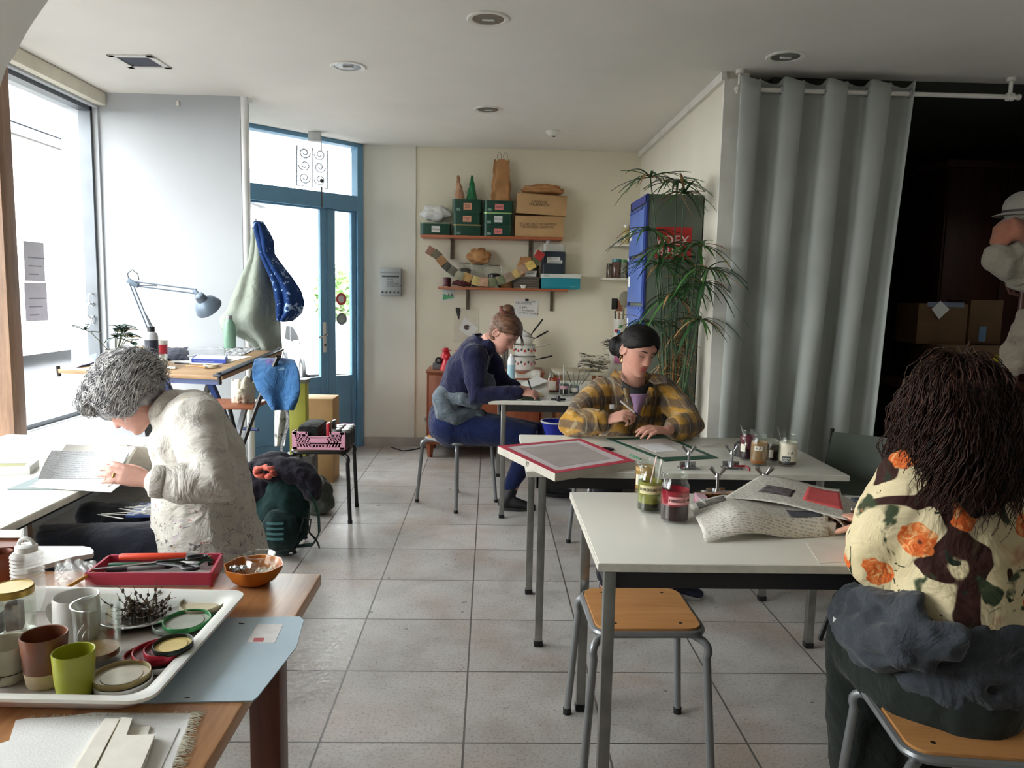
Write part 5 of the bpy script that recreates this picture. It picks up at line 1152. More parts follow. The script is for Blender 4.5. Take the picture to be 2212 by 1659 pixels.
# newspapers
m, t = base('newspaper', .85, 0, .2); vec = t.coords('Object'); s3 = t.sep(vec)
lm = t.ramp(t.math('FRACT', t.math('MULTIPLY', s3[1], 150)), [(.4, (0, 0, 0, 1)), (.5, (1, 1, 1, 1))]); cm = t.ramp(t.math('FRACT', t.math('MULTIPLY', s3[0], 14)), [(.08, (0, 0, 0, 1)), (.12, (1, 1, 1, 1))])
wn = t.ramp(t.noise(t.coords('Object', scale=(150, 150, 150)), 1.0, 2), [(.45, (0, 0, 0, 1)), (.55, (1, 1, 1, 1))])
pt2 = t.ramp(t.noise(vec, 5.5, 1), [(.60, (0, 0, 0, 1)), (.62, (1, 1, 1, 1))])
c_ = t.mix(t.math('MULTIPLY', t.math('MULTIPLY', lm, cm), t.math('MULTIPLY', wn, .5)), lin((206, 202, 192)), lin((80, 80, 80))); t.col(c_)
newsp = m
def bil(c, u, v, hfun, z0):
    P4 = [PZ(a, b, z0) for a, b in c]; q = P4[0].lerp(P4[1], u).lerp(P4[3].lerp(P4[2], u), v); q.z += hfun(u, v); return q
n1 = [(1522, 1174), (1790, 1160), (1768, 1124), (1487, 1100)]
hn1 = lambda u, v: .003+.052*min(1, v*5.5)*min(1, .35+u*2.5)+.016*math.sin(u*5.2+.3)*(1-v*.7)*math.sin(PI*u)+.010*(1-v)*math.sin(u*PI)
def nfix(hn): return lambda u, v: max(.002, hn(u, v))
o = MB().sheet(lambda u, v: bil(n1, u, v, nfix(hn1), Z), 34, 16, .0014).build('newspaper', newsp, label='front curled newspaper page on the nearest white table', cat='newspaper', ang=180)
n2 = [(1560, 1115), (1830, 1160), (1812, 1098), (1640, 1080)]
hn2 = lambda u, v: .060+.012*math.sin(u*4+v)+.018*v
o2 = MB().sheet(lambda u, v: bil(n2, u, v, hn2, Z), 30, 14, .0014).build('newspaper', newsp, label='rear newspaper page with red corner lying over the screen frame', cat='newspaper', ang=180)
def patch(parent, c, hn, u0, u1, v0, v1, m, name='printed_picture'): return MB().sheet(lambda u, v: bil(c, u0+(u1-u0)*u, v0+(v1-v0)*v, lambda a, b: hn(u0+(u1-u0)*u, v0+(v1-v0)*v)+.0012, Z), 10, 6, .0006).build(name, m, parent, True, ang=180)
patch(o, n1, nfix(hn1), .70, .96, .18, .52, mat((66, 68, 74), .8, 0, .3, 30)); patch(o, n1, nfix(hn1), .05, .26, .72, .94, mat((110, 106, 100), .8, 0, .4, 40))
patch(o2, n2, hn2, .62, .98, .30, .90, mat((206, 84, 84), .8, 0, .06, 30), 'red_page'); patch(o2, n2, hn2, .22, .52, .28, .58, mat((92, 86, 88), .8, 0, .5, 40))
n3 = [(1780, 1150), (1850, 1165), (1880, 1100), (1760, 1090)]
MB().sheet(lambda u, v: bil(n3, u, v, lambda a, b: .050-.035*a+.01*math.sin(5*a), Z), 16, 10, .0014).build('newspaper', newsp, label='small newspaper flap beside the hand of the person in the floral blouse', cat='newspaper', ang=180)
quad('cutting_mat', [(1792, 1098), (1940, 1096), (1990, 1225), (1880, 1205)], Z+.0005, .003, green_m, 'dark green cutting mat under the hand of the person in the floral blouse', 'cutting mat')
quad('paper_sheet', [(1740, 1172), (1840, 1168), (1905, 1212), (1770, 1217)], Z+.0004, .001, mat((216, 208, 200), .7), 'blank pinkish paper at the front right of the nearest white table', 'paper')
ph = PZ(1880, 1085, Z+.004); o = T('phone', 'dark blue phone lying at the far right of the nearest white table', 'phone', ph)
MB().box((.02, 0, .005), (.15, .075, .010), rz=.15, bev=.003).build('case', mat((34, 44, 70), .4), o)
# ================================================================== table C and behind
Z = ZT
quad('cutting_mat', [(1062, 864), (1168, 866), (1164, 857), (1080, 855)], Z+.0005, .003, green_m, 'dark cutting mat on the table of the person in the navy smock', 'cutting mat')
quad('paper_sheet', [(1072, 863), (1126, 864), (1128, 857), (1082, 856)], Z+.004, .003, paper_w, 'white paper pad under the arm of the person in the navy smock', 'paper')
quad('paper_card', [(1140, 857), (1176, 857), (1168, 848), (1146, 848)], Z+.004, .003, mat((190, 176, 132), .7, 0, .15, 40), 'small tan printed card by the writing hand', 'card')
quad('paper_sheet', [(1122, 830), (1150, 836), (1186, 824), (1160, 812)], Z+.02, .002, paper_w, 'white sheet lying askew behind the writing hand', 'paper')
def wav(u, v): q = PZ(1112+56*u, 822-14*v, Z); q.z += .02+.02*math.sin(u*6+v*3)*v; return q
MB().sheet(wav, 18, 8, .0014).build('newspaper', newsp, label='crumpled printed sheets beside the pale blue bottle', cat='newspaper', ang=180)
p = PZ(1104, 826, Z); o = T('water_bottle', 'pale blue plastic bottle with white top in front of the saucepans', 'bottle', p); k_ = px(8.5, p.y)
MB().lathe([(0, 0), (k_*.95, 0), (k_, .006), (k_, .135), (k_*.98, .138)], n=26).build('bottle_body', mat((150, 184, 196), .3), o); MB().lathe([(k_, .138), (k_, .17), (k_*.8, .195), (k_*.42, .203), (k_*.42, .222), (0, .223)], n=26).build('white_top', mat((214, 216, 216), .3), o)
jar('dye_jar', 'orange dye jar on the back table with white label', PZ(1196, 850, Z), px(14, 5.2), .148, (60, 28, 22), .16, (196, 72, 36), .72, txt='', lab_z=(.2, .62), ang=-2.0, lab_w=1.3)
jar('dye_jar', 'dark jar with a brush standing in it on the back table', PZ(1218, 854, Z), px(11, 5.1), .10, (30, 34, 30), .55, (50, 56, 50), .8, txt='', lab_z=(.45, .68), lab_c=(196, 150, 160), ang=-1.7, lab_w=1.8)
jar('dye_jar', 'small jar with dark bottom behind the checked sleeve', PZ(1240, 853, Z), px(11, 5.1), .085, (40, 36, 34), .25, (120, 124, 116), .8, txt='', lab_z=(.3, .6), ang=-1.7, lab_w=1.6)
rod('paint_brush', 'pale brush standing in the dark jar on the back table', 'brush', PZ(1217, 850, Z+.02), PZ(1217, 850, Z)+Vector((0, .01, .20)), .004, mat((196, 190, 180), .4))
rr_ = random.Random(9)
for k in range(5):
    q = PZ(1236+5*k, 840-k, Z); rod('paint_brush', 'thin tool leaning in the clutter of jars behind the checked sleeve', 'brush', q+Vector((0, 0, .02)), q+Vector((.03*(k-1.5), 0, .13)), .003, mat((120, 126, 116) if k % 2 else (70, 70, 66), .4), 'tools behind the checked sleeve')
p = PZ(1206, 866, Z); o = T('cable_tidy', 'small black three armed gadget on the back table edge', 'gadget', p)
b = MB().lathe([(0, 0), (.016, 0), (.014, .018), (.006, .034), (0, .035)], n=16)
for k in range(3): a_ = 2*PI*k/3+.5; b.tube([(0, 0, .012), (.05*math.cos(a_), .04*math.sin(a_), .008)], [(.010, .007), (.012, .007)], 8)
b.build('gadget_body', bk_, o)
# saucepans on the sideboard
Z = SBZ; PYc = 6.9
enam = mat((216, 214, 206), .25)
def pan(label, cx_, z0, r, h, az, el_, hc, tilt=0, deco=None, hl=.17):
    p = PY(cx_, 800, PYc); o = T('saucepan', label, 'saucepan', (p.x, PYc, z0), 0, 'stacked enamel saucepans'); Mt = Matrix.Rotation(tilt, 4, 'Y')
    MB().lathe([(0, 0), (r*.86, 0), (r*.95, .008), (r, h*.5), (r, h-.004), (r*1.03, h), (r*.97, h), (r*.95, h*.5), (r*.85, .006), (0, .005)], n=36, M=Mt).build('pan_body', enam, o)
    MB().lathe([(r*1.03, h-.001), (r*1.04, h+.002), (r*.99, h+.002)], n=36, M=Mt, cap=False).build('rim', bk_, o)
    d = Vector((math.cos(az)*math.cos(el_), math.sin(az)*math.cos(el_), math.sin(el_))); a_ = Mt @ (Vector((math.cos(az), math.sin(az), 0))*r+Vector((0, 0, h*.72)))
    MB().tube([a_, a_+d*.05, a_+d*.06, a_+d*hl], [(.008, .004), (.008, .004), (.012, .008), (.010, .007)], 10).build('handle', mat(hc, .4), o)
    if deco:
        for k in range(9): w_ = -PI/2+(k-4)*.33; MB().ball((r*1.0*math.cos(w_), r*math.sin(w_), h*(.5+.12*(k % 2))), (.010, .010, .012), 8, 6).build('painted_motif', mat(deco if k % 2 == 0 else (60, 60, 60), .4), o)
    return o
r_ = px(21, PYc)
pan('lowest saucepan of the stack with red berry pattern', 1132, Z, r_*1.12, .125, .25, .22, (24, 24, 24), 0, (186, 90, 90))
pan('middle saucepan of the stack with red fruit motif', 1132, Z+.128, r_*1.08, .10, .3, .25, (206, 200, 190), 0, (196, 50, 40))
pan('upper saucepan of the stack with raised black handle', 1128, Z+.235, r_*1.0, .075, .4, .45, (24, 24, 24), .18)
pan('topmost tilted saucepan of the stack with steep black handle', 1124, Z+.30, r_*.9, .06, .5, .85, (24, 24, 24), .5, None, .20)
# red cones and machine on the sideboard
rc = mat((196, 30, 44), .3)
for k, (a, b, z0, lab) in enumerate(((963, 772, .055, 'left upright red plastic cone on the sideboard'), (995, 772, .055, 'right upright red plastic cone behind the navy shoulder'), (966, 795, 0, 'front red plastic cone below the other two'))):
    p = PY(a, 795, 6.86 if k < 2 else 6.76); o = T('plastic_cone', lab, 'cone', (p.x, p.y, SBZ+z0), 0, 'red plastic cones'); MB().lathe([(.066, 0), (.066, .004), (.030, .105), (.026, .11), (.05, .112), (.05, .116), (.022, .118), (.022, .135), (0, .136)], n=30).build('cone_body', rc, o)
p = PY(945, 800, 6.86); o = T('grey_machine', 'grey box with round black lens knob at the left end of the sideboard', 'device', (p.x, 6.9, SBZ))
MB().b2((p.x-.04, 6.80, SBZ), (p.x+.20, 7.0, SBZ+.054), .006).build('case', mat((96, 98, 98), .5), o, True); k_ = PY(947, 779, 6.78); MB().cyl(k_, k_+Vector((0, .05, 0)), .030, n=20).build('knob_ring', mat((40, 40, 40), .3), o, True); MB().cyl(k_+Vector((0, -.004, 0)), k_, .015, n=16).build('knob_centre', mat((150, 150, 150), .2, .8), o, True)
p = PY(1092, 800, 6.85)
for k in range(4): rod('paint_brush', 'dark brush handle standing behind the pale blue bottle', 'brush', Vector((p.x+.012*k-.02, 6.85, SBZ+.012)), Vector((p.x+.016*k-.03, 6.86, SBZ+.21+.02*(k % 2))), .005, mat((50, 46, 42), .5), 'brushes behind the pale blue bottle')
# brush lettering sheets, small table
for k, (a, b, lab) in enumerate(((1248, 796, 'lowest sheet of black brush marks right of the saucepans'), (1252, 787, 'middle sheet of black brush marks right of the saucepans'), (1250, 776, 'top sheet of black brush marks right of the saucepans'))):
    def cal(u, v, a=a, b=b, k=k): q = PY(a+66*u, b-12*v+2*u, 6.55+.22*v); q.z += .012*math.sin(u*5+k); return q
    m, t = base('brush_marks', .8); vec = t.coords('Object', scale=(1, 1, 2.5), loc=(k*2, k, 0)); t.col(t.ramp(t.noise(vec, 22, 3, .5, .6), [(.54, lin((210, 204, 188))), (.56, lin((24, 24, 26)))]))
    MB().sheet(cal, 18, 6, .003).build('brush_sheet', m, label=lab, cat='paper', ang=180)
a_, b_ = PY(1190, 812, 6.55), PY(1345, 830, 6.55)
o = T('side_table', 'low pale board table behind the jars holding the brush mark sheets', 'table', ((a_.x+b_.x)/2, 6.7, 0)); MB().b2((.56, 6.5, .775), (.98, 6.95, .80), .003).build('tabletop', mat((190, 182, 160), .6), o, True)
for x_, y_ in ((.60, 6.54), (.95, 6.54), (.60, 6.91), (.95, 6.91)): MB().b2((x_-.018, y_-.018, 0), (x_+.018, y_+.018, .775)).build('leg', wood((150, 96, 60), (176, 120, 80), 2), o, True)
p = PY(1195, 915, 6.3); o = T('blue_bin', 'blue plastic bin on the floor under the back table', 'bin', (p.x+.03, 6.3, 0)); MB().lathe([(0, 0), (.11, 0), (.13, .40), (.135, .41), (.125, .41), (.105, .01), (0, .01)], n=30).build('bin_body', mat((28, 44, 160), .4), o); MB().lathe([(.13, .40), (.137, .405), (.137, .415), (.125, .415)], n=30, cap=False).build('white_rim', mat((210, 210, 206), .5), o)
# ================================================================== wall shelf contents (upper)
YS = 7.10
def X(a, b=500, y=None): return PY(a, b, y or YS)
tin_g = mat((24, 66, 52), .3, .2, .06, 5); gold = mat((150, 132, 74), .35, .6)
lab_p = mat((214, 150, 120), .7); lab_w = mat((208, 208, 204), .7); lab_r = mat((206, 120, 116), .7)
def tin(label, x0, x1, z0, z1, txt, lm, lidc=None, sm=True):
    a, b = X(x0), X(x1); w_ = b.x-a.x; o = T('green_tin', label, 'tin', ((a.x+b.x)/2, YS, z0), 0, 'green storage tins'); h = z1-z0
    pts = []
    MB().prism(rr4(w_/2, .085, .03), h-.012).build('tin_body', tin_g, o)
    MB().prism(rr4(w_/2+.002, .087, .031), .012, Matrix.Translation((0, 0, h-.012))).build('lid', mat(lidc, .35, .4) if lidc else tin_g, o)
    if lm:
        l_ = MB().box((.005, -.0865, h*.46), (.075, .0015, h*.5)).build('label_card', lm, o)
        text_mb(txt, .021 if len(txt) != 7 else .0165, frame((.005, -.0877, h*.46), (1, 0, 0), (0, 0, 1))).build('lettering', ink, l_)
    if sm: MB().box((-w_*.30, -.0862, h*.22), (.035, .001, h*.22)).build('small_tag', mat((120, 150, 136), .5), o)
    return o
def rr4(hx, hy, r, n=4):
    o = []
    for cx_, cy_, a0 in ((hx-r, hy-r, 0), (-hx+r, hy-r, PI/2), (-hx+r, -hy+r, PI), (hx-r, -hy+r, 1.5*PI)):
        for k in range(n+1): w_ = a0+PI/2*k/n; o.append((cx_+r*math.cos(w_), cy_+r*math.sin(w_)))
    return o
h_ = .107
tin('low green tin with white card at the left end of the upper shelf', 909, 974, SZ1, SZ1+.112, 'Mimosa', lab_w, (130, 140, 120), False)
tin('bottom green tin of the left stack without a card', 979, 1040, SZ1, SZ1+.10, '', None, (150, 132, 84))
tin('middle green tin of the left stack with peach card', 978, 1038, SZ1+.101, SZ1+.205, 'Verge\nd’or', lab_p, None, False)
tin('top green tin of the left stack with peach card', 977, 1041, SZ1+.206, SZ1+.32, 'Millet\nPerlé', lab_p)
tin('bottom green tin of the middle stack with pink card', 1044, 1105, SZ1, SZ1+.10, 'Luzerne', lab_r)
tin('middle green tin of the middle stack with small white tag', 1044, 1105, SZ1+.101, SZ1+.212, 'GARANCE', lab_w, (160, 196, 130))
tin('top green tin of the middle stack with pink card', 1044, 1108, SZ1+.213, SZ1+.315, 'Gaude', lab_r)
a, b = X(1112), X(1216)
def cbox(name, label, x0, x1, z0, z1, txt, tilt=0):
    a, b = X(x0), X(x1); o = T(name, label, 'box', ((a.x+b.x)/2, YS, z0)); o.rotation_euler = (0, tilt, 0); w_ = b.x-a.x; h = z1-z0
    MB().box((0, 0, h/2), (w_, .2, h), bev=.003).build('box_body', card, o)
    MB().box((0, 0, h+.0015), (w_+.002, .205, .003)).build('flap', card_d, o)
    if txt: text_mb(txt, .03, frame((-.02, -.1012, h*.55), (1, 0, 0), (0, 0, 1))).build('lettering', mat((84, 62, 44), .7), o)
    return o
cbox('cardboard_box', 'lower cardboard box on the right of the upper shelf', 1112, 1215, SZ1+.001, SZ1+.185, '* ECLAT. BOTTES ARTANS\n* ECORCES / ADDITIFS')
cbox('cardboard_box', 'upper tilted cardboard box on the right of the upper shelf', 1113, 1219, SZ1+.20, SZ1+.375, 'GARANCE\nMILLEPERTUIS', .055)
def bag(name, label, cxp, z0, w_, d_, h, m, ridge=0, lean=0, seed=0, y=YS):
    p = X(cxp); o = T(name, label, 'bag', (p.x, y, z0))
    def f(u, v):
        a = 2*PI*u; k = 1-v; px_ = w_*(.5*math.copysign(abs(math.cos(a))**.5, math.cos(a)))*(1-.18*v*ridge); py_ = d_*.5*math.copysign(abs(math.sin(a))**.5, math.sin(a))*(1-v*.93)
        n_ = noise.noise((math.cos(a)*2+seed, math.sin(a)*2, v*4))*.022*(1-.4*v)
        return (px_+lean*v+n_, py_+n_, h*v*(1+(.04*math.sin(3*a) if v > .9 else 0)))
    MB().sheet(f, 36, 16, .0015).build('bag_body', m, o, ang=50, fix=False); return o
kraft = mat((176, 128, 82), .8, 0, .10, 9, .3, 18)
def cone_bag(name, label, cxp, z0, w_, h, m, seed, lean=0):
    p = X(cxp); o = T(name, label, 'bag', (p.x, YS, z0)); 
    def f(u, v):
        a = 2*PI*u; k = (1-v)**.75*.92+.08*(1-v); n_ = noise.noise((math.cos(a)*2+seed, math.sin(a)*2, v*5))*.012
        return (w_*.5*math.cos(a)*k+lean*v+n_, .05*math.sin(a)*k+n_, h*v)
    MB().sheet(f, 24, 14, .0015).build('bag_body', m, o, ang=50, fix=False); return o
cone_bag('paper_bag', 'small pointed brown paper bag on top of the left tin stack', 993, SZ1+.322, .085, .22, mat((184, 140, 110), .8, 0, .08, 9, .3, 18), 1, -.02)
cone_bag('paper_bag', 'shiny green pointed bag on top of the left tin stack', 1018, SZ1+.322, .095, .22, mat((20, 110, 64), .25, 0, .15, 20, .3, 25), 4, .0)
o = bag('paper_bag', 'tall brown paper carrier bag on top of the middle tin stack', 1081, SZ1+.317, .17, .11, .36, kraft, 1, 0, 2)
for k in range(2): MB().tube([(-.035+.055*k, -.01+.02*k, .35), (-.04+.055*k, 0, .41), (-.022+.055*k, 0, .44), (-.004+.055*k, 0, .41), (-.008+.055*k, 0, .35)], .0025, 6).build('handle', mat((140, 130, 116), .7), o)
def crump(name, label, cxp, cyp, r, m, y=YS, seed=0, cat='bag', z0=None):
    p = PY(cxp, cyp, y); bm = bmesh.new(); bmesh.ops.create_icosphere(bm, subdivisions=4, radius=1)
    for v in bm.verts:
        d = noise.fractal(v.co*1.6+Vector((seed, 0, 0)), 1, 2, 3)*.28+noise.noise(v.co*5+Vector((seed, 3, 0)))*.10
        v.co = Vector((v.co.x*r[0], v.co.y*r[1], v.co.z*r[2]))*(1+d)
    zmin = min(v.co.z for v in bm.verts); zz = p.z if z0 is None else z0-zmin+.001
    mb = MB().bm(bm); return mb.build(name, m, label=label, cat=cat, ang=60).__class__ and setloc(bpy.data.objects, name, (p.x, y, zz))
def setloc(objs, name, loc):
    o = [q for q in COL.objects if q.name.split('.')[0] == name][-1]; 
    o = max((q for q in COL.objects if q.name.split('.')[0] == name), key=lambda q: q.name); o.location = loc; return o
crump('plastic_bag', 'crumpled white plastic bag on the low green tin', 941, 460, (.125, .08, .075), mat((216, 216, 212), .35, 0, .04, 9), seed=2, z0=SZ1+.113)
crump('kraft_paper', 'crumpled brown wrapping paper in the top tilted cardboard box', 1172, 412, (.19, .09, .05), kraft, seed=6, cat='paper', z0=SZ1+.375)
# ---- lower shelf
clip_m = chrome()
def clipjar(label, cxp, r, h, fill, lvl):
    p = X(cxp); o = T('clip_jar', label, 'jar', (p.x, 7.11, SZ2+.0005), 0, 'clip top jars on the lower shelf')
    MB().lathe([(0, 0), (r*.95, 0), (r, .008), (r, h*.72), (r*.78, h*.86), (r*.78, h*.90), (r*.86, h*.91), (r*.86, h*.94), (r*.82, h), (r*.5, h), (0, h)], n=28).build('jar_glass', gl_jar, o)
    if fill: MB().lathe([(0, .006), (r*.92, .008), (r*.92, h*lvl), (r*.5, h*lvl*1.08), (0, h*lvl*1.04)], n=20, wob=lambda w_, i: .04*math.sin(w_*5+i)).build('contents', mat(fill, .8, 0, .35, 45, .6, 45), o)
    MB().tube([(r*.9, 0, h*.92), (r*1.15, 0, h*.75), (r*1.05, 0, h*.6)], .003, 6).tube([(r*.86*math.cos(2*PI*k/20), r*.86*math.sin(2*PI*k/20), h*.925) for k in range(20)], .003, 6, closed=True).build('wire_clip', clip_m, o)
clipjar('left clip jar with dark dried flakes behind the garland', 1004, .062, .235, (74, 66, 62), .68)
clipjar('middle clip jar nearly empty under the crumpled brown paper', 1035, .062, .225, (120, 110, 90), .30)
clipjar('right clip jar half full of dark shapes behind the garland', 1069, .062, .22, (40, 36, 34), .55)
clipjar('small jar with dark red dried flowers at the left end of the lower shelf', 966, .040, .145, (96, 40, 52), .55)
crump('kraft_paper', 'crumpled brown paper bag on top of the clip jars', 1035, 548, (.105, .07, .075), kraft, seed=11, cat='paper', y=7.10, z0=SZ2+.205)
crump('dried_flowers', 'dark reddish dried flower heads at the left end of the lower shelf', 1000, 612, (.09, .05, .03), mat((90, 44, 44), .9, 0, .3, 40), y=7.03, seed=4, cat='dried flowers', z0=SZ2)
p = X(1082); cbx = MB().b2((X(1083).x, 7.05, SZ2+.0005), (X(1107).x, 7.19, SZ2+.09), .002).build('kraft_box', card_d, label='small brown box beside the stack of grey folders', cat='box')
a, b = X(1111), X(1166)
for k in range(9): MB().b2((a.x+.004*math.sin(k*2), 7.0, SZ2+.0005+.0115*k), (b.x+.005*math.sin(k*3), 7.19, SZ2+.0105+.0115*k), .001).build('folder', mat((84, 78, 70) if k % 2 else (110, 102, 90), .8), label='thin grey brown folder in the stack on the lower shelf', cat='folder', group='folders in the lower shelf stack')
o = MB().prism([(-.05, 0), (.05, 0), (.058, .055), (-.045, .05)], .002, frame((X(1147).x, 7.02, SZ2+.106), (1, 0, 0), (0, .25, 1))).build('name_label', lab_w, label='white handwritten label above the stack of folders', cat='label'); text_mb('Lavande', .022, frame((X(1147).x, 7.006, SZ2+.136), (1, 0, 0), (0, .25, 1))).build('lettering', ink, o)
p = X(1132); o = T('white_dish', 'tiny white dish in front of the stack of folders', 'dish', (p.x, 6.993, SZ2)); MB().lathe([(0, 0), (.018, 0), (.030, .030), (.028, .03), (.016, .004), (0, .004)], n=24, sy=.4).build('dish_body', mat((214, 212, 204), .3), o)
p = X(1074); o = T('grey_cone', 'small grey cone with red tip on the lower shelf', 'cone', (p.x, 6.995, SZ2)); MB().lathe([(.022, 0), (.006, .085), (0, .088)], n=16).build('cone_body', mat((140, 140, 136), .5), o); MB().lathe([(.008, .08), (.006, .10), (0, .102)], n=12).build('tip', mat((190, 50, 40), .5), o)
bag('paper_bag', 'open brown paper bag leaning behind the right side of the garland', 1126, SZ2+.11, .12, .08, .17, kraft, 1, .05, 8)
cone_bag('paper_bag', 'dark green paper bag behind the garland end', 1157, SZ2+.11, .07, .18, mat((70, 74, 52), .8, 0, .1, 9), 3, .02)
a, b = X(1170), X(1254)
o = T('shoe_box', 'turquoise box with white lid on the right end of the lower shelf', 'box', ((a.x+b.x)/2, 7.1, SZ2))
MB().b2((a.x, 7.0, SZ2+.001), (b.x, 7.2, SZ2+.098), .002).build('box_body', mat((14, 128, 146), .5), o, True); l_ = MB().b2((a.x-.004, 6.996, SZ2+.098), (b.x+.004, 7.204, SZ2+.135), .002).build('lid', mat((206, 208, 202), .5), o, True)
text_mb('C:RCL', .02, frame((a.x+.05, 6.994, SZ2+.117), (1, 0, 0), (0, 0, 1))).build('lettering', mat((40, 110, 110), .5), l_, True); MB().b2((b.x-.09, 6.9985, SZ2+.022), (b.x-.03, 7.0, SZ2+.025)).build('print_line', mat((170, 210, 214), .5), o, True)
a, b = X(1172), X(1222)
o = T('dark_canister', 'dark grey canister with clear top on the turquoise box', 'canister', ((a.x+b.x)/2, 7.1, SZ2+.136)); hw = (b.x-a.x)/2
MB().prism(rr4(hw, .08, .02), .20).build('can_body', mat((44, 52, 60), .35, .1), o); MB().prism(rr4(hw*.96, .075, .03), .07, Matrix.Translation((0, 0, .20))).build('clear_top', film((206, 206, 198), .45, .2), o); MB().cyl((-hw*.5, 0, .27), (-hw*.5, 0, .30), .02, n=18).build('cap', mat((214, 212, 206), .4), o)
for k, (tx, zz) in enumerate((('Mordant', .135), ('gomme gaïac', .108))):
    l_ = MB().box((0.0+.01*k-.005, -.081, zz), (.12+.02*k, .001, .028)).build('label_card', lab_w, o); text_mb(tx, .022, frame((.01*k-.005, -.0818, zz), (1, .0, .05), (0, 0, 1))).build('lettering', ink, l_)
# ---- garland
gp = [(931, 543), (943, 550), (954, 563), (965, 575), (979, 586), (992, 595), (1009, 599), (1029, 607), (1045, 609), (1063, 610), (1083, 605), (1099, 599), (1113, 592), (1129, 581), (1146, 573), (1157, 565), (1165, 552)]
gc = [(150, 112, 92), (120, 112, 92), (170, 130, 92), (78, 76, 68), (104, 100, 88), (150, 146, 124), (186, 148, 90), (190, 170, 110), (184, 146, 120), (112, 116, 84), (108, 112, 82), (136, 116, 100), (196, 168, 108), (158, 130, 104), (200, 172, 96), (92, 94, 66), (160, 44, 40)]
YG = 6.965
gl_ = T('paper_garland', 'garland of coloured paper squares slung across the lower shelf', 'garland', PY(1045, 605, YG))
MB().tube([PY(a, b-9, YG-.003) for a, b in gp], .0016, 6).build('string', mat((190, 180, 160), .8), gl_, True)
for k, ((a, b), c) in enumerate(zip(gp, gc)):
    i0, i1 = gp[max(0, k-1)], gp[min(len(gp)-1, k+1)]; an = math.atan2(-(i1[1]-i0[1]), i1[0]-i0[0]); q = PY(a, b, YG); s_ = px(9.2, YG)
    def tg(u, v, q=q, an=an, s_=s_, k=k):
        x_, z_ = (u-.5)*2*s_, (v-.5)*2*s_; return q+Vector((x_*math.cos(an)-z_*math.sin(an), -.006*math.sin(PI*u)-.012*(k % 3)*(1-v), x_*math.sin(an)+z_*math.cos(an)))
    MB().sheet(tg, 6, 6, .001).build('paper_square', mat(c, .85, 0, .12, 25), gl_, True)
# ---- notes, mailbox, socket, cable on the back wall
YW = YB-.002
def note(name, label, pts, m, th=.0012, cat='note'):
    q = [PY(a, b, YW) for a, b in pts]; c = q[0]; o = T(name, label, cat, (c.x, YW, c.z))
    MB().prism([(p.x, p.z) for p in q], th, Matrix(((1, 0, 0, 0), (0, 0, -1, YW), (0, 1, 0, 0), (0, 0, 0, 1)))).build('sheet', m, o, True); return o
o = note('pinned_note', 'white handwritten list pinned under the lower shelf', [(1112, 643), (1164, 649), (1160, 687), (1109, 684)], paper_w)
tx = mat((60, 60, 66), .7); yy = YW-.0018
text_mb('CROISETTE', .030, frame(PY(1131, 655, yy), (1, 0, -.06), (0, 0, 1))).build('lettering', tx, o, True)
for k, s_ in enumerate(('→ galle', '→ eucalyptus', '→ terre d’ombre')): text_mb(s_, .027, frame(PY(1120, 663+6*k, yy), (1, 0, -.05), (0, 0, 1)), align='LEFT').build('lettering', tx, o, True)
text_mb('10h29', .022, frame(PY(1152, 652, yy), (1, 0, -.04), (0, 0, 1))).build('lettering', tx, o, True)
MB().box(PY(1138, 648, YW-.006), (.03, .012, .022), bev=.002).build('clip', bk_, o, True)
o = note('pinned_card', 'green landscape card clipped to the left end of the lower shelf', [(956, 620), (983, 619), (981, 646), (955, 651)], mat((206, 216, 210), .7))
MB().prism([(p.x, p.z) for p in [PY(957, 648, YW), PY(980, 643, YW), (PY(980, 640, YW)), PY(970, 640, YW), PY(963, 636, YW), PY(957, 635, YW)]], .0005, Matrix(((1, 0, 0, 0), (0, 0, -1, YW-.0013), (0, 1, 0, 0), (0, 0, 0, 1)))).build('green_hill', mat((92, 168, 112), .7), o, True)
for dx in (969, 976): MB().tube([PY(dx, 639, YW-.002), PY(dx, 634, YW-.002)], [.008, .003], 6).build('tiny_tree', mat((70, 90, 90), .7), o, True)
MB().box(PY(970, 619, YW-.006), (.025, .012, .018), bev=.002).build('clip', bk_, o, True)
o = note('pinned_card', 'tilted white card with round brown drawing on the wall', [(1003, 686), (1033, 709), (1016, 731), (992, 711)], paper_w)
b_ = MB(); c_ = PY(1008, 707, YW-.002); b_.tube([c_+Vector((.022*math.cos(w_), 0, .018*math.sin(w_))) for w_ in [.3*k for k in range(20)]], .006, 6).ball(c_, (.016, .0015, .013), 14, 8); b_.build('drawing', mat((96, 84, 80), .7), o, True)
note('wall_sheet', 'large translucent sheet on the wall behind the tilted card', [(981, 664), (1034, 665), (1034, 740), (980, 740)], mat((212, 206, 186), .6), .0006, 'sheet')
o = note('dark_feather', 'dark feather shape pinned to the wall below the shelf', [(984, 668), (987, 664), (993, 665), (995, 671), (993, 681), (992, 690), (990, 690)], mat((56, 56, 56), .7), .004, 'feather')
mbx = T('letter_box', 'grey metal letter box with handwritten words on the back wall', 'letter box', PY(843, 609, YB-.05)); a, b = PY(821, 579, YB-.08), PY(866, 639, YB-.08)
zm = mat((168, 172, 172), .4, .3)
MB().b2((a.x, YB-.085, b.z), (b.x, YB-.012, a.z), .008).build('case', zm, mbx, True)
MB().b2((a.x-.002, YB-.10, a.z-.04), (b.x+.002, YB-.084, a.z+.003), .006).build('flap', zm, mbx, True)
MB().b2(((a.x+b.x)/2-.078, YB-.0865, a.z-.082), ((a.x+b.x)/2+.078, YB-.084, a.z-.066), .001).build('slot', mat((70, 74, 74), .5), mbx, True)
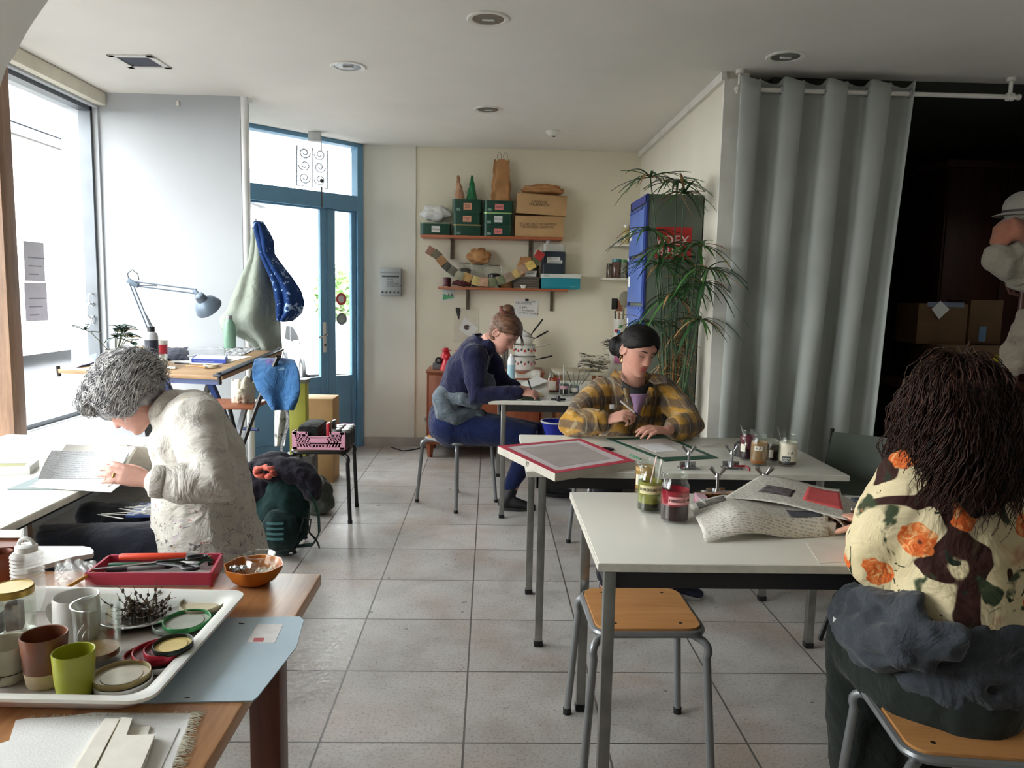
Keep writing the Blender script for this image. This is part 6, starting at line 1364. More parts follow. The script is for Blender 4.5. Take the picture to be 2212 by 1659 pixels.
for k in range(5): q = Vector(((a.x+b.x)/2+(k-2)*.036, YB-.086, b.z+.03)); MB().cyl(q, q+Vector((0, -.003, 0)), .009, n=16).build('vent_hole', mat((60, 62, 62), .5), mbx, True)
text_mb('Dupas\nnouelle\nOuDuDuet\nO Traitu LUN', .024, frame(((a.x+b.x)/2-.035, YB-.0858, (a.z+b.z)/2-.005), (1, 0, 0), (0, 0, 1)), align='LEFT').build('lettering', tx, mbx, True)
q = PY(922, 906, YB); o = T('wall_socket', 'white wall socket left of the sideboard', 'socket', (q.x, YB, q.z)); MB().box((0, -.008, 0), (.078, .016, .078), bev=.006).build('plate', mat((210, 204, 190), .4), o); MB().cyl((0, -.0162, 0), (0, -.019, 0), .024, n=20).build('socket_ring', mat((170, 166, 154), .4), o)
for dx, dz in ((-.009, 0), (.009, 0), (0, .012)): MB().cyl((dx, -.0185, dz), (dx, -.0195, dz), .003, n=8).build('pin_hole', bk_, o)
cb = [PZ(845, 966, .006), PZ(870, 974, .006), PZ(895, 971, .006), PZ(912, 966, .006), PZ(928, 966, .006)]; MB().tube(cb, .005, 8).build('power_cable', bk_, label='thin black cable on the floor left of the sideboard', cat='cable')
# ================================================================== small shelves beside the locker
def sshelf(label, x0, x1, py_, d=.2):
    z = PY(x0, py_, 7.1).z; a = PY(x0, py_, 7.05); b = XR
    o = T('wall_shelf', label, 'shelf', ((a.x+b)/2, YB, z), 0); MB().b2((a.x, YB-d, z-.022), (b-.01, YB, z), .003).build('shelf_board', mat((212, 208, 196), .5), o, True); MB().b2((b-.06, YB-.16, z-.07), (b-.035, YB-.001, z-.022)).build('bracket', mat((206, 202, 190), .5), o, True); return z
zs1 = sshelf('topmost small white shelf between back wall and locker', 1322, 1365, 527); zs2 = sshelf('middle small white shelf holding lidded jars by the locker', 1301, 1365, 600); zs3 = sshelf('lowest small white shelf carrying the utensil holder', 1322, 1365, 728)
def sj(label, a, z, r, h, body, lid_): 
    q = PY(a, 600, 7.10); o = T('spice_jar', label, 'jar', (q.x, 7.10, z), 0, 'small jars on the white shelves'); MB().lathe([(0, 0), (r*.95, 0), (r, .006), (r, h*.78), (r*.85, h*.86), (0, h*.87)], n=20).build('jar_body', mat(body, .2, 0, .25, 25), o); MB().lathe([(r*.92, h*.85), (r*.94, h*.99), (r*.85, h), (0, h)], n=20).build('lid', mat(lid_, .35, .2), o)
sj('tall jar of pale pieces on the topmost white shelf', 1349, zs1, .034, .175, (190, 178, 130), (206, 204, 196))
sj('jar with black label at the right of the topmost white shelf', 1361, zs1, .030, .20, (60, 50, 60), (196, 200, 196))
sj('small dark jar at the left of the middle white shelf', 1316, zs2, .030, .13, (96, 84, 74), (70, 66, 66))
sj('large brown filled jar with blue lid on the middle white shelf', 1330, zs2, .042, .172, (92, 66, 58), (70, 130, 140))
sj('jar with green lid on the middle white shelf', 1346, zs2, .036, .168, (120, 120, 108), (70, 120, 70))
sj('dark bottle shaped jar next to the locker on the middle white shelf', 1359, zs2, .034, .175, (34, 34, 40), (210, 210, 206))
q = PY(1337, 700, 7.1); uz = zs3
o = T('utensil_pot', 'clear holder of dark kitchen tools on the lowest white shelf', 'holder', (q.x, 7.1, uz)); MB().lathe([(0, 0), (.05, 0), (.05, .17), (.047, .17), (.046, .006), (0, .006)], n=20).build('holder_body', mat((206, 204, 196), .5), o)
for k, (c_, zz) in enumerate((((190, 60, 60), .06), ((70, 130, 180), .05), ((90, 150, 90), .10), ((206, 190, 70), .02))): MB().box((-.03+.02*k, -.051, zz), (.03, .003, .03), bev=.002).build('printed_patch', mat(c_, .5), o)
for k, (dx, ht, lab) in enumerate(((-.03, .36, 'black slotted spatula in the utensil holder'), (.0, .34, 'brown wooden spoon in the utensil holder'), (.03, .40, 'round sieve with handle up in the utensil holder'))):
    u_ = T('kitchen_tool', lab, 'utensil', (q.x+dx, 7.1, uz+.01), 0); mm = (bk_, mat((128, 76, 50), .5), mat((90, 88, 80), .4, .3))[k]
    MB().tube([(0, 0, 0), (dx*.3, 0, ht*.65)], .007, 8).build('handle', mm, u_)
    if k == 2: MB().ball((dx*.6, 0, ht*.85), (.055, .02, .075), 16, 10).build('head', mat((130, 126, 110), .6), u_)
    else: MB().box((dx*.5, 0, ht*.82), (.06, .006, .10), bev=.003).build('head', mm, u_)
# tall white unit under shelf 3
a = PY(1318, 745, 7.05); MB().b2((a.x, 6.98, .30), (XR-.02, 7.2, zs3-.03), .004).build('white_unit', mat((206, 202, 190), .5), label='white box unit under the lowest small shelf', cat='cabinet')
q = PY(1335, 775, 6.98); MB().b2((q.x-.035, 6.962, q.z-.04), (q.x+.03, 6.979, q.z+.03), .002).build('pink_card', mat((190, 110, 150), .6), label='pink card on the white unit beside the checked collar', cat='card')
# ================================================================== papyrus plant
PXc, PYc_ = 1.17, 4.83
pp = T('papyrus_plant', 'tall umbrella papyrus with many stems in front of the locker', 'plant', (PXc, PYc_, 0))
MB().lathe([(0, 0), (.13, 0), (.16, .24), (.165, .26), (.15, .26), (.145, .23), (0, .23)], n=30).build('pot', mat((110, 70, 52), .6, 0, .1, 10), pp, False)
rr_ = random.Random(21); sg_, sd_ = MB(), MB(); lg, lg2, ld = MB(), MB(), MB()
tops = [(1405, 383, .0), (1462, 393, .05), (1478, 418, .0), (1402, 498, -.05), (1508, 530, -.29), (1425, 570, -.08), (1490, 620, -.06), (1440, 530, -.1), (1520, 610, -.30), (1400, 694, -.09), (1470, 560, .05), (1530, 580, -.31), (1455, 640, -.1), (1510, 690, -.28)]
def blade(mb, c, d, L2, w2, droop):
    d = d.normalized(); s_ = d.cross(Vector((0, 0, 1))); s_ = s_.normalized() if s_.length > .01 else Vector((1, 0, 0))
    pts = []
    for k in range(6):
        u = k/5; pts.append((c+d*L2*u-Vector((0, 0, droop*L2*u*u)), max(.0006, w2*math.sin(PI*(.12+.88*u))**.7*.5)))
    vs = []
    for p, h in pts: vs += [p-s_*h+Vector((0, 0, .0015)), p-Vector((0, 0, .001)), p+s_*h+Vector((0, 0, .0015))]
    fs = []
    for k in range(5): fs += [(3*k, 3*k+1, 3*k+4, 3*k+3), (3*k+1, 3*k+2, 3*k+5, 3*k+4)]
    n0 = len(vs); vs2 = [v+Vector((0, 0, -.0012)) for v in vs]; fs2 = [tuple(n0+i for i in f[::-1]) for f in fs]
    mb.add(vs+vs2, fs+fs2)
for ti, (a, b, dy) in enumerate(tops):
    tp = PY(a, b, PYc_+dy); bs = Vector((PXc+rr_.uniform(-.07, .07), PYc_+rr_.uniform(-.05, .05), .22))
    md = bs.lerp(tp, .55)+Vector((rr_.uniform(-.03, .03), rr_.uniform(-.02, .02), 0)); md.x = md.x*.5+(PXc+.02)*.5
    pts = [bs*(1-w_)**2+md*2*w_*(1-w_)+tp*w_*w_ for w_ in [k/8 for k in range(9)]]
    sg_.tube(pts, [.006]*4+[.005]*3+[.004]*2, 6)
    nb = 19 if ti < 4 else 18
    for k in range(nb):
        w_ = 2*PI*k/nb+rr_.uniform(-.2, .2); el_ = rr_.uniform(-.15, .55); d = Vector((math.cos(w_), math.sin(w_)*.9, el_)); L2 = rr_.uniform(.17, .29)
        if tp.y+d.y*L2 > 4.965: d.y = -abs(d.y)*.6
        while tp.x+d.x*L2 > 1.34 and tp.y+d.y*L2 > 4.60 and L2 > .05: L2 *= .85
        tgt = ld if rr_.random() < .07 else (lg if rr_.random() < .55 else lg2); blade(tgt, tp, d, L2, rr_.uniform(.014, .021), rr_.uniform(.25, .95))
for k in range(24):
    x_ = PXc+.02+rr_.uniform(-.10, .07); top_z = rr_.uniform(.9, 1.62); y_ = PYc_+rr_.uniform(-.06, .05); dead = k % 2
    (sd_ if dead else sg_).tube([(PXc+(x_-PXc)*.6, y_, .22), (x_+rr_.uniform(-.02, .02), y_, top_z*.6), (x_+rr_.uniform(-.05, .05), y_+rr_.uniform(-.03, .03), top_z)], [.007, .006, .004], 6)
    for j in range(7):
        c_ = Vector((x_+rr_.uniform(-.04, .04), y_-.01, rr_.uniform(.75, 1.0)*top_z)); w_ = rr_.uniform(0, 2*PI); blade(ld, c_, Vector((math.cos(w_), math.sin(w_)*.6, rr_.uniform(-.9, .2))), rr_.uniform(.05, .13), rr_.uniform(.006, .012), .4)
lg.build('leaves', mat((66, 112, 52), .4, 0, .2, 14), pp, True, fix=False); lg2.build('leaves', mat((42, 80, 44), .4, 0, .2, 14), pp, True, fix=False); ld.build('dry_leaves', mat((166, 128, 84), .8, 0, .2, 20), pp, True, fix=False)
sg_.build('stems', mat((44, 74, 38), .5, 0, .15, 12), pp, True); sd_.build('dry_stems', mat((160, 120, 80), .8, 0, .2, 14), pp, True)
# ================================================================== storeroom behind the curtain
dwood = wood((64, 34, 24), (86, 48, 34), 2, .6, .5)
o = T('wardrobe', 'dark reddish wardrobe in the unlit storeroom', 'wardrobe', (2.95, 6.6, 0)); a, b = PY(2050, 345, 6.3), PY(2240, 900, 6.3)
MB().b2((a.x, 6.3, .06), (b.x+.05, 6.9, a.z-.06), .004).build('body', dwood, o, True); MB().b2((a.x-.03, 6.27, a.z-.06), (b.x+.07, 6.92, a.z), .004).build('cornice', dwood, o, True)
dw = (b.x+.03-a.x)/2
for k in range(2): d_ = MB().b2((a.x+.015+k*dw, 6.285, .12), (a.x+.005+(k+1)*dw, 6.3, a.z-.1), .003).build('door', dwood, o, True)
card_shade = mat((104, 78, 50), .85, 0, .08, 6)  # storeroom shade is put into this darker cardboard colour
def sbox(label, x0, x1, y0, y1, Y, d=.35, tape=None, m=card_shade):
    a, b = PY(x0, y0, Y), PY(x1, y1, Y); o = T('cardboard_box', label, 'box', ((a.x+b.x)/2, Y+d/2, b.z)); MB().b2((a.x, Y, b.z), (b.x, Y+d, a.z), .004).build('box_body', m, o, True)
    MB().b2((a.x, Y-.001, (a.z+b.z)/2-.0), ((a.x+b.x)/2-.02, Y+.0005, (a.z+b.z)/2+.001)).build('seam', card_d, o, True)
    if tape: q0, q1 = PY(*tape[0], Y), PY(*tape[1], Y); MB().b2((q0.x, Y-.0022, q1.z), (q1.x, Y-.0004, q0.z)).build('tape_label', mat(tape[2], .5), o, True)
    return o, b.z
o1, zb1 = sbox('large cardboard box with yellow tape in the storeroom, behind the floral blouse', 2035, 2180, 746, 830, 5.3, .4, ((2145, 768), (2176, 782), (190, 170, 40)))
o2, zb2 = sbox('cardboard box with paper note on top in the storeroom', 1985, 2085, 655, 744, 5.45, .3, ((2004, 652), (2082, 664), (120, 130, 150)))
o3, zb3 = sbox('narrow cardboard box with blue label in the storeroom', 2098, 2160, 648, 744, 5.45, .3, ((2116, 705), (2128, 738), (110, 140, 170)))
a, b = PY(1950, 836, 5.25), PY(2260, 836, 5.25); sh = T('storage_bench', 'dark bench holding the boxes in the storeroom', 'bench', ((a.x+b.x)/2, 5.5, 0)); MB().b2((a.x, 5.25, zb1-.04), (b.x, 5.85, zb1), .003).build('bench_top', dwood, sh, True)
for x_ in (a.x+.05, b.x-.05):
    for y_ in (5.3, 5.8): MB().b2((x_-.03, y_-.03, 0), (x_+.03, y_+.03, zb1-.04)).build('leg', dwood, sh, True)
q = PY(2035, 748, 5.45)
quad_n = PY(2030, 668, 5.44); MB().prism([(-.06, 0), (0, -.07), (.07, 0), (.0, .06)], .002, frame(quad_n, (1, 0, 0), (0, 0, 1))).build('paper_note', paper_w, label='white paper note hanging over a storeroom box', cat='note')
# stand with cap, hanging things at right edge; dim light put into cloth colours
cs_ = T('coat_stand', 'coat stand at the right edge of the storeroom', 'coat stand', (PY(2225, 600, 4.55).x, 4.60, 0)); cxs = cs_.location.x
MB().cyl((0, 0, .02), (0, 0, 1.95), .018, n=14).build('pole', dwood, cs_)
for k in range(4): a_ = PI/2*k+.4; MB().tube([(0, 0, .12), (.22*math.cos(a_), .22*math.sin(a_), .015)], .014, 8).build('foot', dwood, cs_)
for k in range(4): a_ = PI/2*k; MB().tube([(0, 0, 1.5), (.08*math.cos(a_), .08*math.sin(a_), 1.52), (.11*math.cos(a_), .11*math.sin(a_), 1.58)], .009, 8).build('peg', dwood, cs_)
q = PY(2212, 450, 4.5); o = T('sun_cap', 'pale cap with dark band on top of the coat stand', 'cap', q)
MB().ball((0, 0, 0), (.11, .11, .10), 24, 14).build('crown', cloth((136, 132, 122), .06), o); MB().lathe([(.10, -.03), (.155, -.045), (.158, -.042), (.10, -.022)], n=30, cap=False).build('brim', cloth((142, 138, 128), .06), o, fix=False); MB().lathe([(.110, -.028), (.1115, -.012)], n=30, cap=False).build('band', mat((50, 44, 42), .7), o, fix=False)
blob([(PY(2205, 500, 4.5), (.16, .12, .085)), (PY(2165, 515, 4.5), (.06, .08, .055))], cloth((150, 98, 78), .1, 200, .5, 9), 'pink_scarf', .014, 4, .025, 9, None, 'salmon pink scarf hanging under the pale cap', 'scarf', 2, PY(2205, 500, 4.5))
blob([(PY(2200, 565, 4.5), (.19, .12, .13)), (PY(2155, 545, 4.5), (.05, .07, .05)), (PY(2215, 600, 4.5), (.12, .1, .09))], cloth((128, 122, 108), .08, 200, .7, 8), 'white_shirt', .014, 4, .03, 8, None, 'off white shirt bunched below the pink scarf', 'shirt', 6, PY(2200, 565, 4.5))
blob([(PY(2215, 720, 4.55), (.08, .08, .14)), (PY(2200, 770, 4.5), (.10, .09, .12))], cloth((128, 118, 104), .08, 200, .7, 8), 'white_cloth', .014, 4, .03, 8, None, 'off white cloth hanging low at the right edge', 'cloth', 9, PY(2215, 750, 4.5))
# ================================================================== outside
hs = T('house', 'white house with slate roof across the street', 'house', (-14, 12, -.2)); hw_ = mat((214, 210, 202), .9, 0, .04, 1)
MB().b2((-22, 4, -.3), (-11.5, 26, 5.2)).build('wall', hw_, hs, True)
MB().add([(-22.5, 3.7, 5.2), (-11.1, 3.7, 5.2), (-11.1, 26.3, 5.2), (-22.5, 26.3, 5.2), (-16.8, 3.7, 8.6), (-16.8, 26.3, 8.6)], [(0, 1, 4), (3, 5, 2), (1, 2, 5, 4), (0, 4, 5, 3), (0, 3, 2, 1)]).build('roof', mat((120, 124, 132), .7, 0, .1, 3), hs, True)
MB().b2((-15.5, 14.0, 7), (-14.2, 15.2, 9.6)).b2((-15.6, 13.9, 9.6), (-14.1, 15.3, 9.75)).build('chimney', mat((150, 140, 132), .9), hs, True)
MB().b2((-11.35, 3.8, 5.0), (-11.1, 26.2, 5.16)).build('gutter', mat((140, 144, 150), .5, .3), hs, True)
for k in range(4): f_ = MB().b2((-11.5, 6.2+4.6*k, 1.2), (-11.44, 7.5+4.6*k, 3.4)).build('window', mat((140, 148, 156), .3), hs, True)
h2 = T('house', 'grey roofed house further along the street', 'house', (-9, 36, -.6)); MB().b2((-30, 34, -.7), (-13, 44, 6)).build('wall', hw_, h2, True); MB().add([(-30.5, 33.6, 6), (-12.6, 33.6, 6), (-12.6, 44.4, 6), (-30.5, 44.4, 6), (-30.5, 39, 9), (-12.6, 39, 9)], [(0, 1, 5, 4), (1, 2, 5), (2, 3, 4, 5), (3, 0, 4), (0, 3, 2, 1)]).build('roof', mat((120, 126, 136), .7), h2, True)
# parked car
car = T('parked_car', 'white hatchback parked in the street outside the door', 'car', PY(640, 790, 17) ); c0 = PY(661, 805, 17.5); c0.z = -.62; s_ = .95
car.rotation_euler = (0, 0, -1.15); car.scale = (.85, .85, .85); car.location = Vector((-4.22, 17.5, -.62))-(Matrix.Rotation(-1.15, 3, 'Z') @ Vector((-.15, -.84, 0))*.85)     # car nose points along local +x
cw = mat((206, 208, 210), .25); W_ = .84
prof = [(-3.55, .35), (-3.6, .62), (-3.5, .95), (-3.42, 1.05), (-3.1, 1.42), (-2.6, 1.5), (-1.7, 1.48), (-.95, 1.32), (-.3, .98), (.45, .88), (.62, .70), (.65, .38), (.5, .25), (-3.4, .25)]
bmv = MB().prism(prof, 2*W_, Matrix(((1, 0, 0, 0), (0, 0, -1, W_), (0, 1, 0, 0), (0, 0, 0, 1)))); bmv.build('body', cw, car)
gls = mat((30, 34, 40), .5, spec=.1)
for y_ in (-W_-.005, W_-.0): 
    MB().prism([(-3.05, .98), (-2.75, 1.38), (-2.15, 1.40), (-2.15, .98)], .006, Matrix(((1, 0, 0, 0), (0, 0, -1, y_+.006), (0, 1, 0, 0), (0, 0, 0, 1)))).build('side_window', gls, car); MB().prism([(-2.08, .98), (-2.08, 1.40), (-1.65, 1.38), (-1.0, 1.22), (-.55, .98)], .006, Matrix(((1, 0, 0, 0), (0, 0, -1, y_+.006), (0, 1, 0, 0), (0, 0, 0, 1)))).build('side_window', gls, car)
for x_ in (-2.85, -.15):
    for y_ in (-W_+.02, W_-.02): w_ = MB().lathe([(.17, -.09), (.30, -.09), (.315, -.06), (.315, .06), (.30, .09), (.17, .09)], (x_, y_, .315), 28, M=None).build('wheel', bk_, car); w_.data.transform(Matrix.Translation((x_, y_, .315)) @ Matrix.Rotation(PI/2, 4, 'X') @ Matrix.Translation((-x_, -y_, -.315))); MB().cyl((x_, y_-.092, .315), (x_, y_+.092, .315), .19, n=20).build('hub', mat((160, 164, 168), .3, .6), w_)
MB().box((-.62, -W_-.10, 1.02), (.10, .16, .12), bev=.03).build('mirror', cw, car); MB().box((-.62, W_+.10, 1.02), (.10, .16, .12), bev=.03).build('mirror', cw, car)
for y_ in (-.66, .66): MB().box((-3.5, y_, .88), (.16, .26, .30), bev=.04).build('tail_light', mat((180, 30, 36), .3), car)
# trees, planters outside
def tree(label, c, h, r, seed, col_=(110, 150, 70)):
    o = T('tree', label, 'tree', c, 0, 'street trees'); MB().tube([(0, 0, 0), (.05, 0, h*.6)], [.12, .08], 8).build('trunk', mat((96, 84, 70), .9), o); rr3 = random.Random(seed); mb = MB()
    for k in range(420):
        d = Vector((rr3.gauss(0, 1), rr3.gauss(0, 1), rr3.gauss(0, .8))); d = d.normalized()*r*rr3.random()**.4; q = Vector((0, 0, h*.75))+d; s2 = .28
        a = Vector((rr3.uniform(-1, 1), rr3.uniform(-1, 1), rr3.uniform(-.6, .6))).normalized(); b = a.orthogonal().normalized(); n_ = a.cross(b)*.01
        vs = [q-a*s2, q-b*s2*.5, q+a*s2, q+b*s2*.5]; mb.add(vs+[v-n_ for v in vs], [(0, 1, 2, 3), (7, 6, 5, 4), (0, 4, 5, 1), (1, 5, 6, 2), (2, 6, 7, 3), (3, 7, 4, 0)])
    mb.build('foliage', mat(col_, .7, 0, .2, 3), o, fix=False)
q = PY(620, 600, 34); tree('left street tree seen through the door glass', (q.x-1.2, 34, -.62), 2.3, 1.25, 3, (150, 178, 116)); q = PY(668, 600, 36); tree('right street tree seen through the door glass', (q.x+1.0, 38, -.62), 2.6, 1.4, 8, (140, 172, 110))
q = PY(676, 690, 22); o = T('street_planter', 'terracotta planter standing in the street beyond the car', 'planter', (q.x, 22, -.62)); MB().lathe([(0, 0), (.26, 0), (.38, .72), (.40, .80), (.36, .80), (.33, .1), (0, .1)], n=20).build('planter_body', mat((190, 110, 84), .8), o); MB().ball((0, 0, .8), (.42, .42, .25), 14, 8).build('plants', mat((90, 130, 60), .8, 0, .3, 8), o)
# wrought iron panel beyond the transom
def atd(a, b, off): r = ray(a, b); t_ = (-1.21-7.22-off*1.414)/(r.x-r.y); return Vector((r.x*t_, r.y*t_, H+r.z*t_))
o = T('iron_panel', 'ornamental wrought iron panel hanging outside above the door', 'iron panel', atd(675, 360, .5)); ir = mat((120, 124, 130), .6, .2); b = MB()
cs4 = [atd(641, 310, .5), atd(707, 318, .5), atd(707, 408, .5), atd(641, 400, .5)]
b.tube(cs4, .009, 6, closed=True).build('outer_bar', ir, o, True); b = MB()
def lp(u, v): return cs4[0].lerp(cs4[1], u).lerp(cs4[3].lerp(cs4[2], u), v)
for cu_, cv_, su in ((.25, .2, 1), (.75, .2, -1), (.25, .5, -1), (.75, .5, 1), (.25, .8, 1), (.75, .8, -1)):
    pts = []
    for k in range(22): w_ = .45*k; rr5 = .20*(1-k/26); pts.append(lp(cu_+su*rr5*math.cos(w_)*.95, cv_+rr5*.7*math.sin(w_)))
    b.tube(pts, .007, 5)
b.tube([lp(.5, 0), lp(.5, 1)], .007, 5); b.build('scroll', ir, o, True)
MB().tube([lp(.0, .02), lp(.0, .02)+Vector((0, 0, .35))], .006, 5).tube([lp(1, .02), lp(1, .02)+Vector((0, 0, .38))], .006, 5).build('hanger', ir, o, True)
# ================================================================== people
HT = [(-.112, .004, .062, -.050), (-.108, .022, .074, -.020), (-.098, .034, .083, .004), (-.082, .044, .084, .020), (-.060, .054, .083, .042), (-.032, .063, .082, .072), (0, .069, .080, .090), (.03, .073, .084, .098), (.06, .071, .078, .094), (.085, .060, .061, .077), (.10, .043, .042, .055), (.109, .022, .021, .028), (.112, .004, .004, .006)]
def hprof(z):
    z = max(HT[0][0], min(HT[-1][0], z))
    for a, b in zip(HT, HT[1:]):
        if z <= b[0]:
            k = (z-a[0])/(b[0]-a[0]); return [a[i]*(1-k)+b[i]*k for i in (1, 2, 3)]
def gs(d, s): return math.exp(-(d*d)/(2*s*s))
def fdisp(x, z):
    ax = abs(x); y = 0
    ln = max(0, min(1, (.016-z)/.046)); nose = (.006+.019*ln**1.2)*gs(x, .0075+.003*ln)
    if z > .016: nose *= gs(z-.016, .012)
    if z < -.030: nose *= gs(z+.030, .0055)
    y += nose+.008*gs(ax-.0125, .006)*gs(z+.031, .007)
    y -= .012*gs(ax-.031, .014)*gs(z-.010, .010); y += .0075*gs(ax-.031, .011)*gs(z-.006, .0075)
    y += .004*gs(ax-.028, .018)*gs(z-.027, .006)
    y += .0055*gs(x, .017)*gs(z+.0535, .0042)+.006*gs(x, .015)*gs(z+.0665, .005)-.0035*gs(x, .018)*gs(z+.060, .0022)
    y += .005*gs(x, .014)*gs(z+.096, .010)-.004*gs(x, .02)*gs(z+.080, .006)
    y += .004*gs(ax-.042, .016)*gs(z+.018, .016)
    return y
def face_y(x, z):
    w, f, b = hprof(z); c = min(.999, (abs(x)/w)**(1/.88)); s = math.sqrt(1-c*c); return f*s**.88+fdisp(x, z)*min(1, s*1.6)
def head_mb(mb, M, hs=1.0):
    nz, nt = 70, 110; vs = []; fs = []
    for i in range(nz+1):
        u = i/nz; z = HT[0][0]+(HT[-1][0]-HT[0][0])*(.5-.5*math.cos(PI*u)); w, f, b = hprof(z)
        for k in range(nt):
            t_ = 2*PI*k/nt; c, s = math.cos(t_), math.sin(t_); x = w*math.copysign(abs(c)**.88, c)
            y = (f if s > 0 else b)*math.copysign(abs(s)**.88, s)
            if s > 0: y += fdisp(x, z)*min(1, s*1.6)
            vs.append((x*hs, y*hs, z*hs))
    for i in range(nz):
        for k in range(nt): fs.append((i*nt+k, i*nt+(k+1) % nt, (i+1)*nt+(k+1) % nt, (i+1)*nt+k))
    fs.append(tuple(range(nt-1, -1, -1))); fs.append(tuple(nz*nt+k for k in range(nt)))
    mb.add(vs, fs, M)
    for sx in (-1, 1):
        E = M @ Matrix.Translation(Vector((sx*.073, -.014, -.006))*hs) @ Matrix.Rotation(sx*.35, 4, 'Z') @ Matrix.Rotation(-.15, 4, 'X')
        pts = [E @ (Vector((sx*.004, .015*math.cos(a), .030*math.sin(a)*(1.0 if math.sin(a) > 0 else .9)))*hs) for a in [2*PI*k/20 for k in range(20)]]
        mb.tube(pts, .0052*hs, 8, closed=True); mb.ball((0, 0, 0), (.006*hs, .013*hs, .027*hs), 14, 10, None); n_ = 14*9+2
        L = len(mb.v)-(14*9+2); 
        for i in range(L, len(mb.v)): mb.v[i] = E @ mb.v[i]
def hmat(c, fwd, up=None):
    f = Vector(fwd).normalized(); u = Vector(up) if up else Vector((0, 0, 1)); u = (u-f*u.dot(f)).normalized(); x = f.cross(u)
    return Matrix.Translation(c) @ Matrix((x, f, u)).transposed().to_4x4()
RINGP = []
def hand_mb(mb, wrist, x, n, side, curl=(.5, .6, .7, .8), spread=1.0, thumb=None, s=.95, tcurl=.4):
    x = Vector(x).normalized(); n = Vector(n); n = (n-x*n.dot(x)).normalized(); y = n.cross(x)*side    # y: thumb side
    M = Matrix((x, y, n)).transposed(); W = Vector(wrist)
    P = lambda a, b, c: W+M @ (Vector((a, b, c))*s)
    mb.cap_tube([P(-.02, 0, 0), P(.012, .001, 0), P(.045, .002, 0), P(.080, .0, .0)], [(.025*s, .018*s), (.028*s, .0165*s), (.036*s, .0145*s), (.037*s, .0115*s)], 16, up=n)
    tips = []
    for k, (by, bx, L, r, cu) in enumerate(((.027, .086, .074, .0086, curl[0]), (.0085, .090, .082, .0088, curl[1]), (-.0105, .087, .076, .0083, curl[2]), (-.0275, .078, .060, .0074, curl[3]))):
        p = Vector((bx-.012, by, 0)); pts = [P(*p)]; a = 0; yaw = by*2.6*spread
        p = Vector((bx, by, 0)); pts.append(P(*p))
        for seg, (fr, da) in enumerate(((.45, .75), (.31, 1.0), (.26, .65))):
            a += cu*da; p = p+Vector((math.cos(a)*math.cos(yaw), math.cos(a)*math.sin(yaw), -math.sin(a)))*L*fr; pts.append(P(*p))
        mb.cap_tube(pts, [r*s*1.05, r*s*1.08, r*s*1.02, r*s*.92, r*s*.74], 10); tips.append(pts[-1])
        if k == 2: RINGP[:] = [pts[1].lerp(pts[2], .5), pts[2]-pts[1], r*s]
    td = Vector(thumb if thumb else (.62, .70, -.34)).normalized(); p = Vector((.018, .020, -.004)); pts = [P(*p)]
    d = td.copy(); ax = Vector((0, 0, 1)).cross(Vector((0, 1, 0)))
    for L in (.042, .036, .029):
        p = p+d*L; pts.append(P(*p)); d = (d+Vector((.5*tcurl, -.45*tcurl, -.25*tcurl))).normalized()
    mb.cap_tube(pts, [.0145*s, .0118*s, .0100*s, .0076*s], 12); tips.append(pts[-1]); return tips
skin_cache = {}
def skin_mat(c):
    m, t = base('skin', .5, 0, .35); at = t.new('ShaderNodeAttribute', attribute_name='tint'); vec = t.coords('Object')
    n = t.ramp(t.noise(vec, 45, 4, .6), [(.3, (.93, .91, .90, 1)), (.7, (1.03, 1.02, 1.02, 1))]); t.col(t.mix(1, at.outputs['Color'], n, 'MULTIPLY'))
    t.bsdf.inputs['Subsurface Weight'].default_value = .08; t.bsdf.inputs['Subsurface Radius'].default_value = (.012, .005, .003); t.bsdf.inputs['Subsurface Scale'].default_value = .4
    t.bump(t.noise(vec, 260, 2), .06, .001); return m
def limb(mb, pts, rr, n=16): mb.cap_tube(pts, rr, n)
